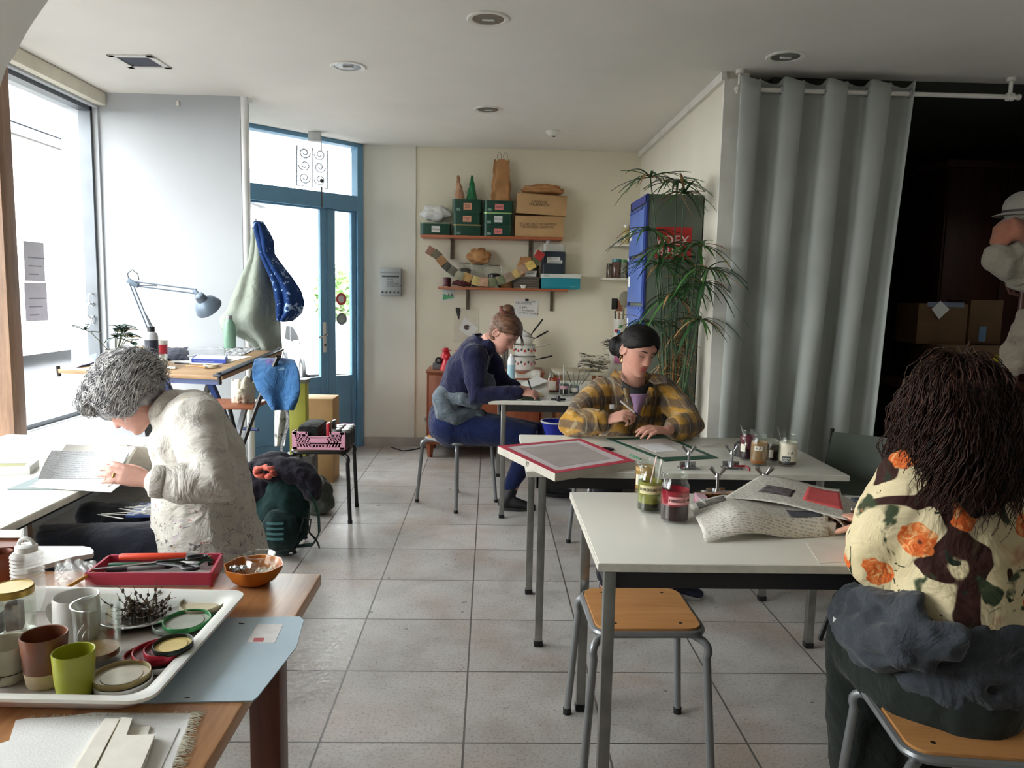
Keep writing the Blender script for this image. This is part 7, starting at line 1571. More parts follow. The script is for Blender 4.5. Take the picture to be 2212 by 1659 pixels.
def make_body(root, HM, hs, torso, arms, legs, hands, skin=(208, 160, 138), voxel=.0044, lips=(176, 100, 94)):
    mb = MB(); head_mb(mb, HM, hs)
    nk0 = HM @ (Vector((0, -.012, -.055))*hs); nk1 = torso[-1][0]
    mb.cap_tube([nk0, nk0.lerp(nk1, .5), nk1], [.054*hs, .052*hs, .062*hs], 18)
    mb.cap_tube([t_[0] for t_ in torso], [t_[1] for t_ in torso], 24, up=torso[0][2])
    for a in arms: limb(mb, a, [.048, .042, .036, .034, .029, .0235][:len(a)] if len(a) != 3 else [.047, .037, .024])
    for l in legs: limb(mb, l, [.080, .062, .05, .036] if len(l) == 4 else [.08, .056, .036])
    tips = [hand_mb(mb, **h) for h in hands]
    me = remesh(mb.mesh('body', None, 180), voxel, 2, .5)
    at = me.color_attributes.new('tint', 'FLOAT_COLOR', 'POINT'); inv = HM.inverted(); S = lin(skin); Lp = lin(lips); buf = []
    for v in me.vertices:
        p = (inv @ v.co)/hs; c = list(S[:3])
        if abs(p.z) < .12 and p.y > .03 and abs(p.x) < .08:
            l = max(gs(p.x, .015)*gs(p.z+.0545, .0032), gs(p.x, .0135)*gs(p.z+.0665, .0040)); l = min(1, l*1.5)
            ch = .35*gs(abs(p.x)-.040, .018)*gs(p.z+.022, .018)+.4*gs(p.x, .012)*gs(p.z+.03, .010)
            ey = .35*gs(abs(p.x)-.031, .014)*gs(p.z-.010, .008)+.75*gs(p.x, .017)*gs(p.z+.0605, .0013)+.6*gs(abs(p.x)-.0085, .003)*gs(p.z+.0365, .003)
            red = (c[0]*.95, c[1]*.70, c[2]*.68)
            c = [a*(1-ch)+b*ch for a, b in zip(c, red)]; c = [a*(1-l)+b*l for a, b in zip(c, Lp)]; c = [a*(1-.5*ey) for a in c]
        buf += [c[0], c[1], c[2], 1]
    at.data.foreach_set('color', buf)
    return obj_of(me, 'body', skin_mat(skin), root, True), tips
def face_bits(root, HM, hs, hairc, brow=True, open_=0):
    hm = mat(hairc, .7); P = lambda x, z, o=.001: HM @ (Vector((x, face_y(x, z)+o, z))*hs)
    for s in (-1, 1):
        MB().tube([P(s*(.019+.004*k), .0035-.0035*math.sin(PI*k/6.)+.0010*k*0, .0012) for k in range(7)], [.0006, .0011, .0014, .0015, .0014, .0012, .0007], 6).build('eyelashes', mat((34, 26, 24), .6), root, True)
        if brow: MB().tube([P(s*(.013+.0055*k), .0235+.0055*math.sin(PI*(k+.8)/8.), .0005) for k in range(7)], [(.0012, .0022), (.0013, .0034), (.0013, .0034), (.0012, .003), (.001, .0026), (.0009, .002), (.0006, .001)], 6, up=HM.to_3x3() @ Vector((0, 0, 1))).build('eyebrow', hm, root, True)
def garment(root, name, chains, m, voxel=.009, smooth=3, wr=.006, fr=9, seed=0, extra=None, label=None, stretch=(1, 1, 1), cut=None):
    mb = MB()
    for pts, rr, *up in chains: mb.cap_tube(pts, rr, 22, up=up[0] if up else None)
    if extra: extra(mb)
    me = remesh(mb.mesh(name, None, 180), voxel, smooth, .5)
    if wr:
        nr = [v.normal.copy() for v in me.vertices]
        for v, n_ in zip(me.vertices, nr):
            q = Vector((v.co.x*stretch[0], v.co.y*stretch[1], v.co.z*stretch[2]))*fr+Vector((seed, 0, 0))
            a = 1-abs(noise.noise(q))*2.2; b = 1-abs(noise.noise(q*2.1+Vector((5, 0, 0))))*2.2
            v.co += n_*(wr*(a*.75+b*.35-.35))
    if cut:
        bm = bmesh.new(); bm.from_mesh(me); bmesh.ops.delete(bm, geom=[v for v in bm.verts if cut(v.co)], context='VERTS'); bm.to_mesh(me); bm.free()
    return obj_of(me, name, m, root, True, label)
def ring(root, name, c, d, r, th, m, h=.012, label=None):   # cuff / bracelet ring
    d = Vector(d).normalized(); a = d.orthogonal().normalized(); b = d.cross(a); c = Vector(c); rr = r if isinstance(r, tuple) else (r, r)
    o = MB().tube([c+a*rr[0]*math.cos(2*PI*k/24)+b*rr[1]*math.sin(2*PI*k/24) for k in range(24)], [(th, h)]*24, 8, closed=True, up=d).build(name, m, root, True, label=label, ang=180); return o
def shoe(root, heel, toe, m, sole_m, name='shoe', h=.085, ankle=None):
    heel, toe = Vector(heel), Vector(toe); d = (toe-heel); L = d.length; d.normalize(); z = Vector((0, 0, 1))
    up = (z-d*z.dot(d)).normalized()
    mb = MB(); pts = [heel+d*L*u+up*(.022+hh) for u, hh in ((.10, .028), (.30, .030), (.55, .018), (.78, .008), (.92, .003))]
    mb.cap_tube(pts, [(.034, .045), (.036, .047), (.041, .036), (.041, .026), (.030, .019)], 16, up=up)
    if ankle is not None: mb.cap_tube([heel+d*L*.18+up*.05, Vector(ankle)], [.042, .043], 14)
    me = remesh(mb.mesh(name, None, 180), .006, 3); s = obj_of(me, name, m, root, True)
    sb = MB(); o = []
    for k in range(28):
        a = 2*PI*k/28; u = .5+.5*math.cos(a); w = .043*math.sin(a)*(.78+.22*math.sin(PI*min(1, u*1.1))); o.append((L*(.02+.97*u), w))
    M = Matrix.Translation(heel) @ Matrix((d, up.cross(d), up)).transposed().to_4x4(); sb.prism(o, .018, M).build('sole', sole_m, s, True)
    lm = mat((30, 30, 32), .7)
    MB().tube([heel+d*L*(.42+.05*(k//2))+up*(.072-.007*(k//2))+up.cross(d)*(.022*(1 if k % 2 else -1)) for k in range(8)], .0028, 6).build('laces', lm, s, True)
    return s
def hair_strands(mb, n, start, flow, L, r, seg=10, curl=.01, cf=60, seed=0, taper=.4):
    rr3 = random.Random(seed)
    for k in range(n):
        p, d = start(rr3); ph = rr3.uniform(0, 6.28); ll = L*rr3.uniform(.7, 1.15); pts = []; q = Vector(p); c2 = curl*rr3.uniform(.6, 1.3)
        for j in range(seg):
            u = j/(seg-1); side = d.orthogonal().normalized(); s2 = d.cross(side); a = ph+cf*ll*u
            pts.append(q+side*(c2*math.cos(a)*min(1, u*3))+s2*(c2*math.sin(a)*min(1, u*3)))
            d = (d+flow(q, u, rr3)).normalized(); q = q+d*ll/(seg-1)
        mb.tube(pts, [r*(1-.15*u)*(1 if u < .7 else 1-(u-.7)/.3*(1-taper)) for u in [j/(seg-1) for j in range(seg)]], 5)
    return mb
def hair_flow(mb, HM, hs, c, rad, crown, n, th, dth, r, wave=.0, wf=9, excl=None, seed=0, lift=.0, seg=12, flip=.0):
    rr3 = random.Random(seed); c = Vector(c); cr = Vector(crown).normalized(); a0 = cr.orthogonal().normalized(); b0 = cr.cross(a0)
    for k in range(n):
        az = rr3.uniform(0, 2*PI); t0 = math.sqrt(rr3.uniform(th[0]**2, th[1]**2)); L = dth*rr3.uniform(.6, 1.2); ph = rr3.uniform(0, 6.3); lf = rr3.uniform(0, lift); tw = rr3.uniform(-.35, .35); pts = []; ok = True
        for j in range(seg):
            u = j/(seg-1); t_ = t0+L*u; a = az+tw*u+wave*math.sin(wf*u+ph); d = cr*math.cos(t_)+(a0*math.cos(a)+b0*math.sin(a))*math.sin(t_)
            if excl and excl(d): 
                if j < 4: ok = False
                break
            e = 1+lf*(.3+.7*u)+wave*.22*math.sin(wf*1.3*u+ph*2)+flip*u**4*rr3.uniform(.7, 1)
            pts.append(HM @ ((c+Vector((d.x*rad[0], d.y*rad[1], d.z*rad[2]))*e)*hs))
        m_ = len(pts)
        if ok and m_ > 3: mb.tube(pts, [r*(.5+.5*min(1, i/2))*(1 if i < m_*.6 else 1-(i-m_*.6)/(m_*.4)*.7) for i in range(m_)], 5)
    return mb
def hair_mat(c1, c2, rough=.45, scale=(60, 60, 10)):
    m, t = base('hair', rough, 0, .25); vec = t.coords('Object', scale=scale); n = t.noise(vec, 1, 3, .6); t.col(t.ramp(n, [(.32, lin(c1)), (.68, lin(c2))])); t.bump(n, .5, .01); return m
def scalp(mb, HM, hs, off, keep, nz=46, nt=80, thick=.012):   # closed cap of hair following the skull; keep(x,y,z) says where hair grows
    vs = []; idx = {}; fs = []
    for i in range(nz+1):
        z = -.10+.2135*(i/nz); w, f, b = hprof(min(.1115, z))
        for k in range(nt):
            t_ = 2*PI*k/nt; c, s = math.cos(t_), math.sin(t_); x = w*math.copysign(abs(c)**.9, c); y = (f if s > 0 else b)*math.copysign(abs(s)**.9, s)
            idx[(i, k)] = (x, y, z)
    cells = [(i, k) for i in range(nz) for k in range(nt) if keep(*idx[(i, k)])]
    top = Vector((0, -.01, .02))
    for (i, k) in cells:
        q = [idx[(i, k)], idx[(i, (k+1) % nt)], idx[(i+1, (k+1) % nt)], idx[(i+1, k)]]
        A = [HM @ (Vector(p)*hs*.97) for p in q]; B = [HM @ ((Vector(p)+(Vector(p)-top).normalized()*off(*p))*hs) for p in q]
        mb.add(A+B, [(3, 2, 1, 0), (4, 5, 6, 7), (0, 1, 5, 4), (1, 2, 6, 5), (2, 3, 7, 6), (3, 0, 4, 7)])
    mb.ball(HM @ (Vector((0, -.012, .03))*hs), tuple(q*hs for q in (.066, .086, .076)), 24, 16, HM.to_3x3())
# ------------------------------------------------------------------ W1 : grey haired woman in the white smock
w1 = T('person', 'seated person in a paint stained white smock bent over a book', 'person', (-1.0, 2.7, 0))
f1 = Vector((-.55, .05, -.83)); HM1 = hmat(PY(270, 862, 2.66), f1, (-.83, 0, .55)); h1 = 1.0
fr1 = (-1, 0, 0)
sp = [PY(440, 1165, 2.70), PY(446, 1080, 2.70), PY(432, 985, 2.70), PY(396, 905, 2.70), PY(352, 880, 2.69)]
torso1 = [(sp[0], (.15, .10), fr1), (sp[1], (.14, .10), fr1), (sp[2], (.155, .10), fr1), (sp[3], (.11, .065), fr1), (sp[4], (.07, .06), fr1)]
sL_, eL, wL = PY(415, 915, 2.52), PY(462, 1052, 2.39), PY(336, 1040, 2.36)
sR_, eR, wR = PY(400, 905, 2.88), PY(345, 1010, 2.94), PY(262, 985, 2.80)
hands1 = [dict(wrist=wR+(wR-eR).normalized()*.01, x=PY(190, 980, 2.72)-wR, n=(0, .25, .95), side=1, curl=(.35, .4, .45, .5)),
          dict(wrist=wL+(wL-eL).normalized()*.02, x=PY(248, 1018, 2.345)-wL, n=(-.10, -.74, .62), side=-1, curl=(.34, .34, .28, .22), spread=2.0, thumb=(.75, .45, -.5))]
hipL, hipR = sp[0]+Vector((-.02, -.10, -.03)), sp[0]+Vector((-.02, .10, -.03))
kL, kR = Vector((-1.46, 2.58, .565)), Vector((-1.47, 2.86, .565)); aL, aR = Vector((-1.40, 2.58, .09)), Vector((-1.42, 2.86, .09))
body1, tips = make_body(w1, HM1, h1, torso1, [(sL_, eL, wL), (sR_, eR, wR)], [(hipL, kL, aL), (hipR, kR, aR)], hands1, (208, 160, 144))
face_bits(w1, HM1, h1, (120, 112, 108))
m, t = base('smock_cloth', .9, 0, .2); vec = t.coords('Object'); s3 = t.sep(vec)
c_ = t.ramp(t.noise(vec, 7, 4), [(.3, lin((180, 175, 164))), (.7, lin((204, 200, 192)))])
low = t.ramp(s3[2], [(.50, (1, 1, 1, 1)), (.86, (.25, .25, .25, 1))])
for k, (cc, th, sc2) in enumerate((((150, 132, 150), .57, 12), ((60, 52, 60), .635, 38), ((170, 60, 60), .67, 30), ((40, 40, 46), .66, 60), ((206, 160, 50), .70, 16), ((96, 60, 96), .65, 24))):
    v2 = t.coords('Object', loc=(k*2.3+1, k*1.1, k*.7), scale=(1, 1, 1.6)); ms = t.ramp(t.noise(v2, sc2, 3, .6, 1.0), [(th, (0, 0, 0, 1)), (th+.02, (1, 1, 1, 1))]); c_ = t.mix(t.math('MULTIPLY', t.math('MULTIPLY', ms, low), .55 if k == 0 else .95), c_, lin(cc))
t.col(c_); t.bump(t.noise(vec, 9, 4, .55, 1.2), .5, .04); smock_m = m
sm = [(sp[0]+Vector((.015, 0, -.10)), (.235, .215)), (sp[0]+Vector((.01, 0, -.03)), (.235, .205)), (sp[0]+Vector((.005, 0, .05)), (.215, .180)), (sp[1]+Vector((-.01, 0, 0)), (.19, .165)), (sp[2], (.195, .150)), (sp[3]+Vector((.0, 0, -.01)), (.185, .115)), (sp[4]+Vector((.03, 0, -.015)), (.095, .075))]
garment(w1, 'smock', [([a for a, b in sm], [b for a, b in sm], fr1), ([sL_+Vector((.0, .035, -.005)), sL_.lerp(eL, .5), eL, eL.lerp(wL, .55), wL.lerp(eL, .06)], [.086, .078, .074, .062, .047]), ([sp[3]+Vector((.03, 0, 0)), sL_+Vector((.01, .02, 0))], [.105, .09]), ([sR_, sR_.lerp(eR, .5), eR, eR.lerp(wR, .6), wR.lerp(eR, .06)], [.085, .074, .068, .056, .042])], smock_m, .009, 7, .008, 8, 1, stretch=(1, 1, .8))
for c_, e_, r_ in ((wL, eL, .048), (wR, eR, .042)): ring(w1, 'cuff', c_.lerp(e_, .06), e_-c_, r_, .004, smock_m, .022)
MB().tube([HM1 @ Vector((.06*math.cos(a), -.055+.05*math.sin(a), -.125)) for a in [2*PI*k/22 for k in range(22)]], [(.008, .022)]*22, 8, closed=True, up=HM1.to_3x3() @ Vector((0, 0, 1))).build('collar', smock_m, w1, True, ang=180)
garment(w1, 'trousers', [([hipL+Vector((.0, 0, .0)), hipL.lerp(kL, .3), kL, kL.lerp(aL, .5), aL], [.105, .110, .092, .075, .07]), ([hipR+Vector((.0, 0, .0)), hipR.lerp(kR, .3), kR, kR.lerp(aR, .5), aR], [.105, .110, .092, .075, .07]), ([sp[0]+Vector((0, -.05, 0)), sp[0]+Vector((0, .05, 0))], [.115, .115])], cloth((20, 23, 34), .15, 300, .3, 8), .012, 3, .006, 8, 3)
for a_ in (aL, aR): shoe(w1, Vector((a_.x+.07, a_.y, .002)), Vector((a_.x-.18, a_.y, .002)), mat((40, 38, 38), .6), mat((60, 58, 56), .7), ankle=a_)
ring(w1, 'finger_ring', RINGP[0], RINGP[1], RINGP[2]*1.12, .0014, mat((212, 170, 90), .2, 1), .003)
hg = hair_mat((70, 72, 82), (186, 184, 184), .5, (40, 40, 40))
hb = MB(); ih = lambda v: HM1 @ (Vector(v)*h1)
hb.ball(ih((0, -.028, .028)), (.100, .120, .100), 24, 16, HM1.to_3x3()); hb.ball(ih((0, -.070, -.02)), (.092, .070, .08), 20, 12, HM1.to_3x3()); hb.ball(ih((0, .052, .080)), (.080, .048, .044), 18, 10, HM1.to_3x3())
for s in (-1, 1): hb.ball(ih((s*.070, -.018, -.005)), (.038, .058, .075), 16, 10, HM1.to_3x3())
hm_ = remesh(hb.mesh('hair', None, 180), .008, 3)
nr = [v.normal.copy() for v in hm_.vertices]
for v, n_ in zip(hm_.vertices, nr): v.co += n_*(.007*noise.fractal(v.co*18, 1, 2, 3))
hobj = obj_of(hm_, 'hair', hg, w1, True)
ex1 = lambda d: (d.y > .42 and d.z < .30) or d.z < -.80
hc1 = hair_flow(MB(), HM1, h1, (0, -.026, .024), (.118, .138, .116), (0, .15, 1), 1500, (.05, 1.75), .85, .0015, .17, 8, ex1, 4, .13)
hair_flow(hc1, HM1, h1, (0, -.026, .024), (.112, .132, .110), (0, .15, 1), 700, (1.0, 2.0), .60, .0013, .30, 10, ex1, 9, .24, 12, .16)
hair_flow(hc1, HM1, h1, (0, .045, .080), (.088, .060, .050), (0, .4, 1), 160, (.2, 1.7), .7, .0016, .25, 9, lambda d: d.z < -.75, 14, .30)
hc1.build('hair_curls', hair_mat((112, 112, 118), (226, 224, 222), .5, (45, 45, 45)), hobj, True, ang=180, fix=False)
# ------------------------------------------------------------------ W2 : woman in the navy smock
w2 = T('person', 'seated person in a navy smock and grey apron writing at the back table', 'person', (-.2, 5.2, 0))
Y2 = 5.02; h2 = 1.10
HM2 = hmat(PY(1088, 719, Y2), (.663, -.309, -.682), (.618, -.288, .731))
fr2 = Vector((.9, -.15, -.3))
sp = [PY(984, 915, 5.22), PY(992, 862, 5.20), PY(1010, 800, 5.14), PY(1036, 752, 5.08), PY(1060, 738, 5.05)]
torso2 = [(sp[0], (.16, .12), fr2), (sp[1], (.13, .10), fr2), (sp[2], (.14, .10), fr2), (sp[3], (.13, .085), fr2), (sp[4], (.06, .055), fr2)]
sN, eN, wN = PY(1024, 768, 4.96), PY(1030, 855, 4.90), PY(1124, 848, 4.90)      # near (right) arm
sF, eF, wF = PY(1056, 770, 5.24), PY(1086, 830, 5.26), PY(1118, 836, 5.14)
wN.z = max(wN.z, ZT+.036); wF.z = max(wF.z, ZT+.04)
hands2 = [dict(wrist=wN, x=(.95, .05, -.02), n=(-.05, -.55, .8), side=1, curl=(.75, .8, .9, .95), thumb=(.75, .45, -.45), s=.98, tcurl=.5), dict(wrist=wF, x=(.9, -.3, -.1), n=(0, .2, .95), side=-1, curl=(.3, .35, .4, .45))]
hipN, hipF = PY(990, 920, 5.12), PY(990, 918, 5.32); kN, kF = PY(1148, 942, 5.08), PY(1160, 938, 5.36); aN, aF = PY(1104, 1040, 5.10), PY(1180, 1035, 5.45)
aN.z = .10; aN.x = PY(1104, 1040, 5.1).x; aF.z = .115
body2, tips2 = make_body(w2, HM2, h2, torso2, [(sN, eN, wN), (sF, eF, wF)], [(hipN, kN, aN), (hipF, kF, aF)], hands2, (204, 154, 138))
face_bits(w2, HM2, h2, (130, 84, 60))
nav = cloth((27, 28, 58), .14, 300, .45, 9, stain=((60, 64, 96),), sdens=.70, sscale=20)
sm = [(sp[0]+Vector((-.02, 0, .02)), (.17, .15)), (sp[1]+Vector((-.02, 0, .0)), (.165, .135)), (sp[2]+Vector((-.015, 0, 0)), (.17, .135)), (sp[3]+Vector((-.01, 0, -.01)), (.155, .105)), (sp[4]+Vector((-.015, 0, -.02)), (.08, .065))]
garment(w2, 'navy_smock', [([a for a, b in sm], [b for a, b in sm], fr2), ([sN, sN.lerp(eN, .5), eN, eN.lerp(wN, .5), wN.lerp(eN, .05)], [.080, .074, .070, .054, .042]), ([sF, eF, wF.lerp(eF, .1)], [.075, .062, .042])], nav, .010, 3, .011, 8, 4)
MB().tube([PY(a, b, y) for a, b, y in ((1030, 735, 5.0), (1022, 728, 5.08), (1036, 726, 5.14), (1052, 742, 5.10), (1046, 748, 5.0))], [(.006, .022)]*5, 8, closed=True, up=(0, 0, 1)).build('collar', nav, w2, True, ang=180)
den = cloth((88, 97, 104), .3, 300, .5, 8, stain=((70, 78, 86), (112, 120, 124)), sdens=.60, sscale=22)
garment(w2, 'apron', [([PY(972, 858, 5.16), PY(978, 885, 5.15), PY(1000, 898, 5.13), PY(1036, 898, 5.10)], [(.17, .10), (.20, .11), (.185, .075), (.06, .05)], (0, 0, 1)), ([PY(956, 848, 5.1), PY(1000, 862, 5.0), PY(1030, 872, 5.02)], [.035, .045, .04])], den, .010, 5, .003, 9, 7)
MB().sheet(lambda u, v: PY(1040+26*u+8*v, 800+34*v+10*u, 4.93+.06*u-.01*math.sin(PI*u)), 10, 10, .005).build('apron_bib', den, w2, True, ang=180)
MB().tube([PY(1046, 745, 4.99), PY(1056, 770, 4.96), PY(1052, 800, 4.945), PY(1048, 810, 4.94)], [(.003, .012)]*4, 8, up=(0, -1, 0)).build('apron_strap', mat((120, 128, 132), .8), w2, True)
blob([(PY(944, 905, 5.20), (.06, .10, .12)), (PY(950, 930, 5.16), (.07, .09, .05)), (PY(955, 880, 5.22), (.05, .10, .10))], nav, 'smock_tail', .011, 4, .012, 10, w2)
jb = cloth((18, 30, 70), .12, 300, .35, 9)
garment(w2, 'trousers', [([hipN+Vector((-.05, 0, .0)), hipN, kN, kN.lerp(aN, .5), aN+Vector((0, 0, .06))], [.14, .13, .088, .068, .052]), ([hipF+Vector((-.05, 0, .0)), hipF, kF, kF.lerp(aF, .5), aF+Vector((0, 0, .06))], [.14, .125, .088, .068, .052]), ([sp[0]+Vector((-.02, -.06, -.02)), sp[0]+Vector((-.02, .06, -.02))], [.135, .135])], jb, .011, 3, .005, 8, 9)
bks, sol = mat((26, 26, 28), .6, 0, .15, 20), mat((34, 34, 34), .7)
hN = PZ(1076, 1085, .002); hN.x = PY(1078, 1075, 5.1).x
shoe(w2, Vector((hN.x, 5.08, .002)), Vector((hN.x+.25, 5.06, .002)), bks, sol, ankle=Vector((aN.x, 5.09, .13)))
hF = PY(1168, 1050, 5.45); shoe(w2, Vector((hF.x, 5.45, .01)), Vector((hF.x+.25, 5.42, .006)), bks, sol, ankle=Vector((aF.x, 5.45, .14)))
gin = hair_mat((66, 45, 34), (122, 88, 66), .4, (14, 60, 60))
hb = MB(); keep2 = lambda x, y, z: (z > .052 if y > .062 else (z > .015+.55*max(0, y-.0) if y > -.005 else z > -.055 and not (abs(x) > .06 and y > -.03 and z < .01)))
scalp(hb, HM2, h2, lambda x, y, z: .014, keep2)
P2 = lambda x, y, z: HM2 @ (Vector((x, y, z))*h2)
hb.ball(P2(0, -.075, .115), (.045, .045, .038), 20, 12); hb.ball(P2(0, -.05, .095), (.05, .04, .04), 18, 10)
hm_ = remesh(hb.mesh('hair', None, 180), .0055, 5)
h2o = obj_of(hm_, 'hair', gin, w2, True)
hair_flow(MB(), HM2, h2, (0, -.008, .014), (.087, .107, .105), (0, .995, .2), 420, (.75, 1.6), .9, .0010, .04, 4, lambda d: (d.z < .10 and d.y > .05) or d.z < -.55 or (abs(d.x) > .66 and d.z < .1 and d.y > -.4), 5, .012).build('hair_strands', hair_mat((62, 42, 32), (140, 102, 78), .45, (60, 60, 60)), h2o, True, ang=180, fix=False)
MB().tube([P2(.042*math.cos(a), -.075+.040*math.sin(a), .098+.005*math.sin(5*a)) for a in [2*PI*k/26 for k in range(26)]], [.012+.004*math.sin(k*2.1) for k in range(26)], 8, closed=True).build('scrunchie', cloth((120, 72, 66), .15), h2o, True, ang=180)
def st2(r3): s_ = r3.choice((-1, 1)); return P2(s_*r3.uniform(.03, .06), .07, .055), (HM2.to_3x3() @ Vector((s_*.3, .35, -.2))).normalized()
hair_strands(MB(), 26, st2, lambda q, u, r3: Vector((r3.gauss(0, .1), r3.gauss(0, .1), -.22)), .09, .0012, 8, .003, 40, 6).build('loose_strands', gin, h2o, True, ang=180, fix=False)
rod('pen', 'dark pen held by the person in the navy smock', 'pen', PY(1150, 851, 4.90), PY(1140, 818, 4.97), .005, bk_)
# ------------------------------------------------------------------ W3 : woman in the checked shirt
w3 = T('person', 'person in a yellow and grey checked shirt drawing at the table', 'person', (.75, 4.1, 0))
h3 = 1.07; Y3 = 3.88
HM3 = hmat(PY(1379, 757, Y3), (.40, -.84, -.375), (.26, -.32, .92))
fr3 = (0, -1, -.15)
sp = [PY(1368, 1020, 4.18), PY(1368, 950, 4.16), PY(1368, 895, 4.06), PY(1366, 848, 3.98), PY(1366, 825, 3.94)]
torso3 = [(sp[0], (.16, .11), fr3), (sp[1], (.135, .10), fr3), (sp[2], (.15, .10), fr3), (sp[3], (.15, .085), fr3), (sp[4], (.065, .055), fr3)]
sN, eN, wN = PY(1290, 846, 4.00), PY(1236, 916, 3.80), PY(1312, 908, 3.70)     # her right arm, left in the photo
sF, eF, wF = PY(1444, 846, 4.00), PY(1490, 918, 3.80), PY(1440, 930, 3.66)
hands3 = [dict(wrist=wN, x=PY(1360, 893, 3.66)-wN, n=(-.1, -.55, .8), side=1, curl=(.62, .85, 1.0, 1.1), thumb=(.8, .35, -.55), s=1.0, tcurl=.5),
          dict(wrist=wF, x=PY(1392, 926, 3.60)-wF, n=(.05, -.35, .9), side=-1, curl=(.38, .42, .45, .5), spread=1.2, thumb=(.7, .55, -.45), s=1.0)]
hipR3, hipL3 = sp[0]+Vector((-.10, -.02, -.03)), sp[0]+Vector((.10, -.02, -.03)); kR3, kL3 = Vector((.60, 3.74, .56)), Vector((.96, 3.76, .56)); aR3, aL3 = PZ(1312, 1262, .09), PZ(1440, 1262, .09)
body3, tips3 = make_body(w3, HM3, h3, torso3, [(sN, eN, wN), (sF, eF, wF)], [(hipR3, kR3, aR3), (hipL3, kL3, aL3)], hands3, (196, 146, 128), .0040, (186, 98, 92))
face_bits(w3, HM3, h3, (44, 32, 28))
m, t = base('checked_cloth', .9, 0, .2); vec = t.coords('Object'); s3 = t.sep(vec)
def stripe(o, f, ph, a, b):
    v = t.math('SINE', t.math('ADD', t.math('MULTIPLY', o, f), ph)); v = t.math('ADD', v, t.math('MULTIPLY', t.math('SUBTRACT', t.noise(vec, 22, 3), .5), 1.1)); return t.ramp(t.math('ADD', t.math('MULTIPLY', v, .5), .5), [(a, (0, 0, 0, 1)), (b, (1, 1, 1, 1))])
ux_ = t.math('ADD', s3[0], t.math('MULTIPLY', s3[1], .55)); sv = stripe(ux_, 62, .6, .45, .75); sh_ = stripe(s3[2], 62, 1.2, .45, .75)
c_ = t.mix(t.math('MULTIPLY', sv, .72), lin((176, 132, 54)), lin((66, 62, 62))); c_ = t.mix(t.math('MULTIPLY', sh_, .72), c_, lin((70, 66, 68)))
wh = t.math('MULTIPLY', stripe(ux_, 186, 0, .88, .98), .25); c_ = t.mix(wh, c_, lin((206, 196, 160)))
t.col(c_); f_ = t.math('ADD', t.noise(vec, 9, 4, .55, 1.2), t.math('MULTIPLY', t.noise(vec, 400, 1), .05)); t.bump(f_, .5, .04); t.bsdf.inputs['Sheen Weight'].default_value = .2; plaid = m
ts = [(sp[0]+Vector((0, 0, .02)), (.185, .145)), (sp[1], (.18, .135)), (sp[2], (.195, .130)), (sp[3]+Vector((0, .01, -.015)), (.18, .098)), (sp[3]+Vector((0, .015, .03)), (.145, .092))]
neck_c = sp[4]+Vector((.015, -.12, .0))
shirt = garment(w3, 'checked_shirt', [([a for a, b in ts], [b for a, b in ts], fr3), ([sN+Vector((.03, .01, 0)), sN.lerp(eN, .5), eN, eN.lerp(wN, .45), wN.lerp(eN, .22)], [.076, .074, .074, .068, .058]), ([sF+Vector((-.03, .01, 0)), sF.lerp(eF, .5), eF, eF.lerp(wF, .4), wF.lerp(eF, .42)], [.076, .074, .072, .066, .060])], plaid, .008, 3, .010, 9, 2)
for c_, e_, k_ in ((wN, eN, .24), (wF, eF, .44)): ring(w3, 'cuff', c_.lerp(e_, k_), e_-c_, .054, .007, plaid, .024)
# tee shirt front and collar flaps
def tee(u, v):
    a, b = 1350+62*u-6*v*(u-.5)*4, 828+48*v; w_ = 1-.55*v; x_ = 1381+(u-.5)*(66-34*v); return PY(x_, b, 3.872-.018*math.sin(PI*u)-.006*v)
MB().sheet(lambda u, v: PY(1380+(u-.5)*(58-46*v)-4*v, 851+44*v, 3.872-.040*math.sin(PI*u)-.016*v), 14, 12, .005).build('tee_shirt', cloth((134, 106, 136), .1, 300, .2, 9), w3, True, ang=180)
MB().sheet(lambda u, v: PY(1376+(2*u-1)*(35-2*v), 818+(1-(2*u-1)**2)*(20+2*v)+22*v, 3.925-.075*(1-(2*u-1)**2)-.014*v), 18, 6, .006).build('dark_neckband', mat((24, 22, 24), .8), w3, True, ang=180)
for pts in (((1330, 795, 3.95), (1318, 812, 3.90), (1330, 826, 3.84), (1344, 834, 3.835), (1340, 812, 3.88)), ((1410, 806, 3.93), (1436, 812, 3.90), (1442, 828, 3.86), (1414, 830, 3.845), (1402, 822, 3.87))):
    q = [PY(*p) for p in pts]; c = sum(q, Vector())/5; n_ = Vector((0, -1, .3)).normalized()*.008; MB().add([p+n_ for p in q]+[p-n_ for p in q], [(0, 1, 2, 3, 4), (9, 8, 7, 6, 5)]+[(i, i+5, (i+1) % 5+5, (i+1) % 5) for i in range(5)]).build('collar_flap', plaid, w3, True, ang=60)
MB().tube([PY(1352, 838, 3.868), PY(1358, 862, 3.846), PY(1372, 900, 3.836)], [(.015, .006)]*3, 8, up=(0, -1, 0)).build('button_placket', plaid, w3, True); MB().tube([PY(1408, 838, 3.868), PY(1398, 862, 3.848), PY(1380, 900, 3.838)], [(.015, .006)]*3, 8, up=(0, -1, 0)).build('button_placket', plaid, w3, True)
MB().ball(PY(1346, 855, 3.845), (.007, .004, .007), 12, 8).build('button', mat((60, 52, 44), .4), w3, True)
MB().box(PY(1322, 879, 3.75), (.024, .004, .024), bev=.003).build('badge', mat((190, 190, 190), .4), w3, True)
ring(w3, 'bracelet', wN.lerp(eN, .04), eN-wN, .031, .004, mat((20, 20, 22), .5), .005)
drk = cloth((28, 28, 34), .15, 300, .3, 8)
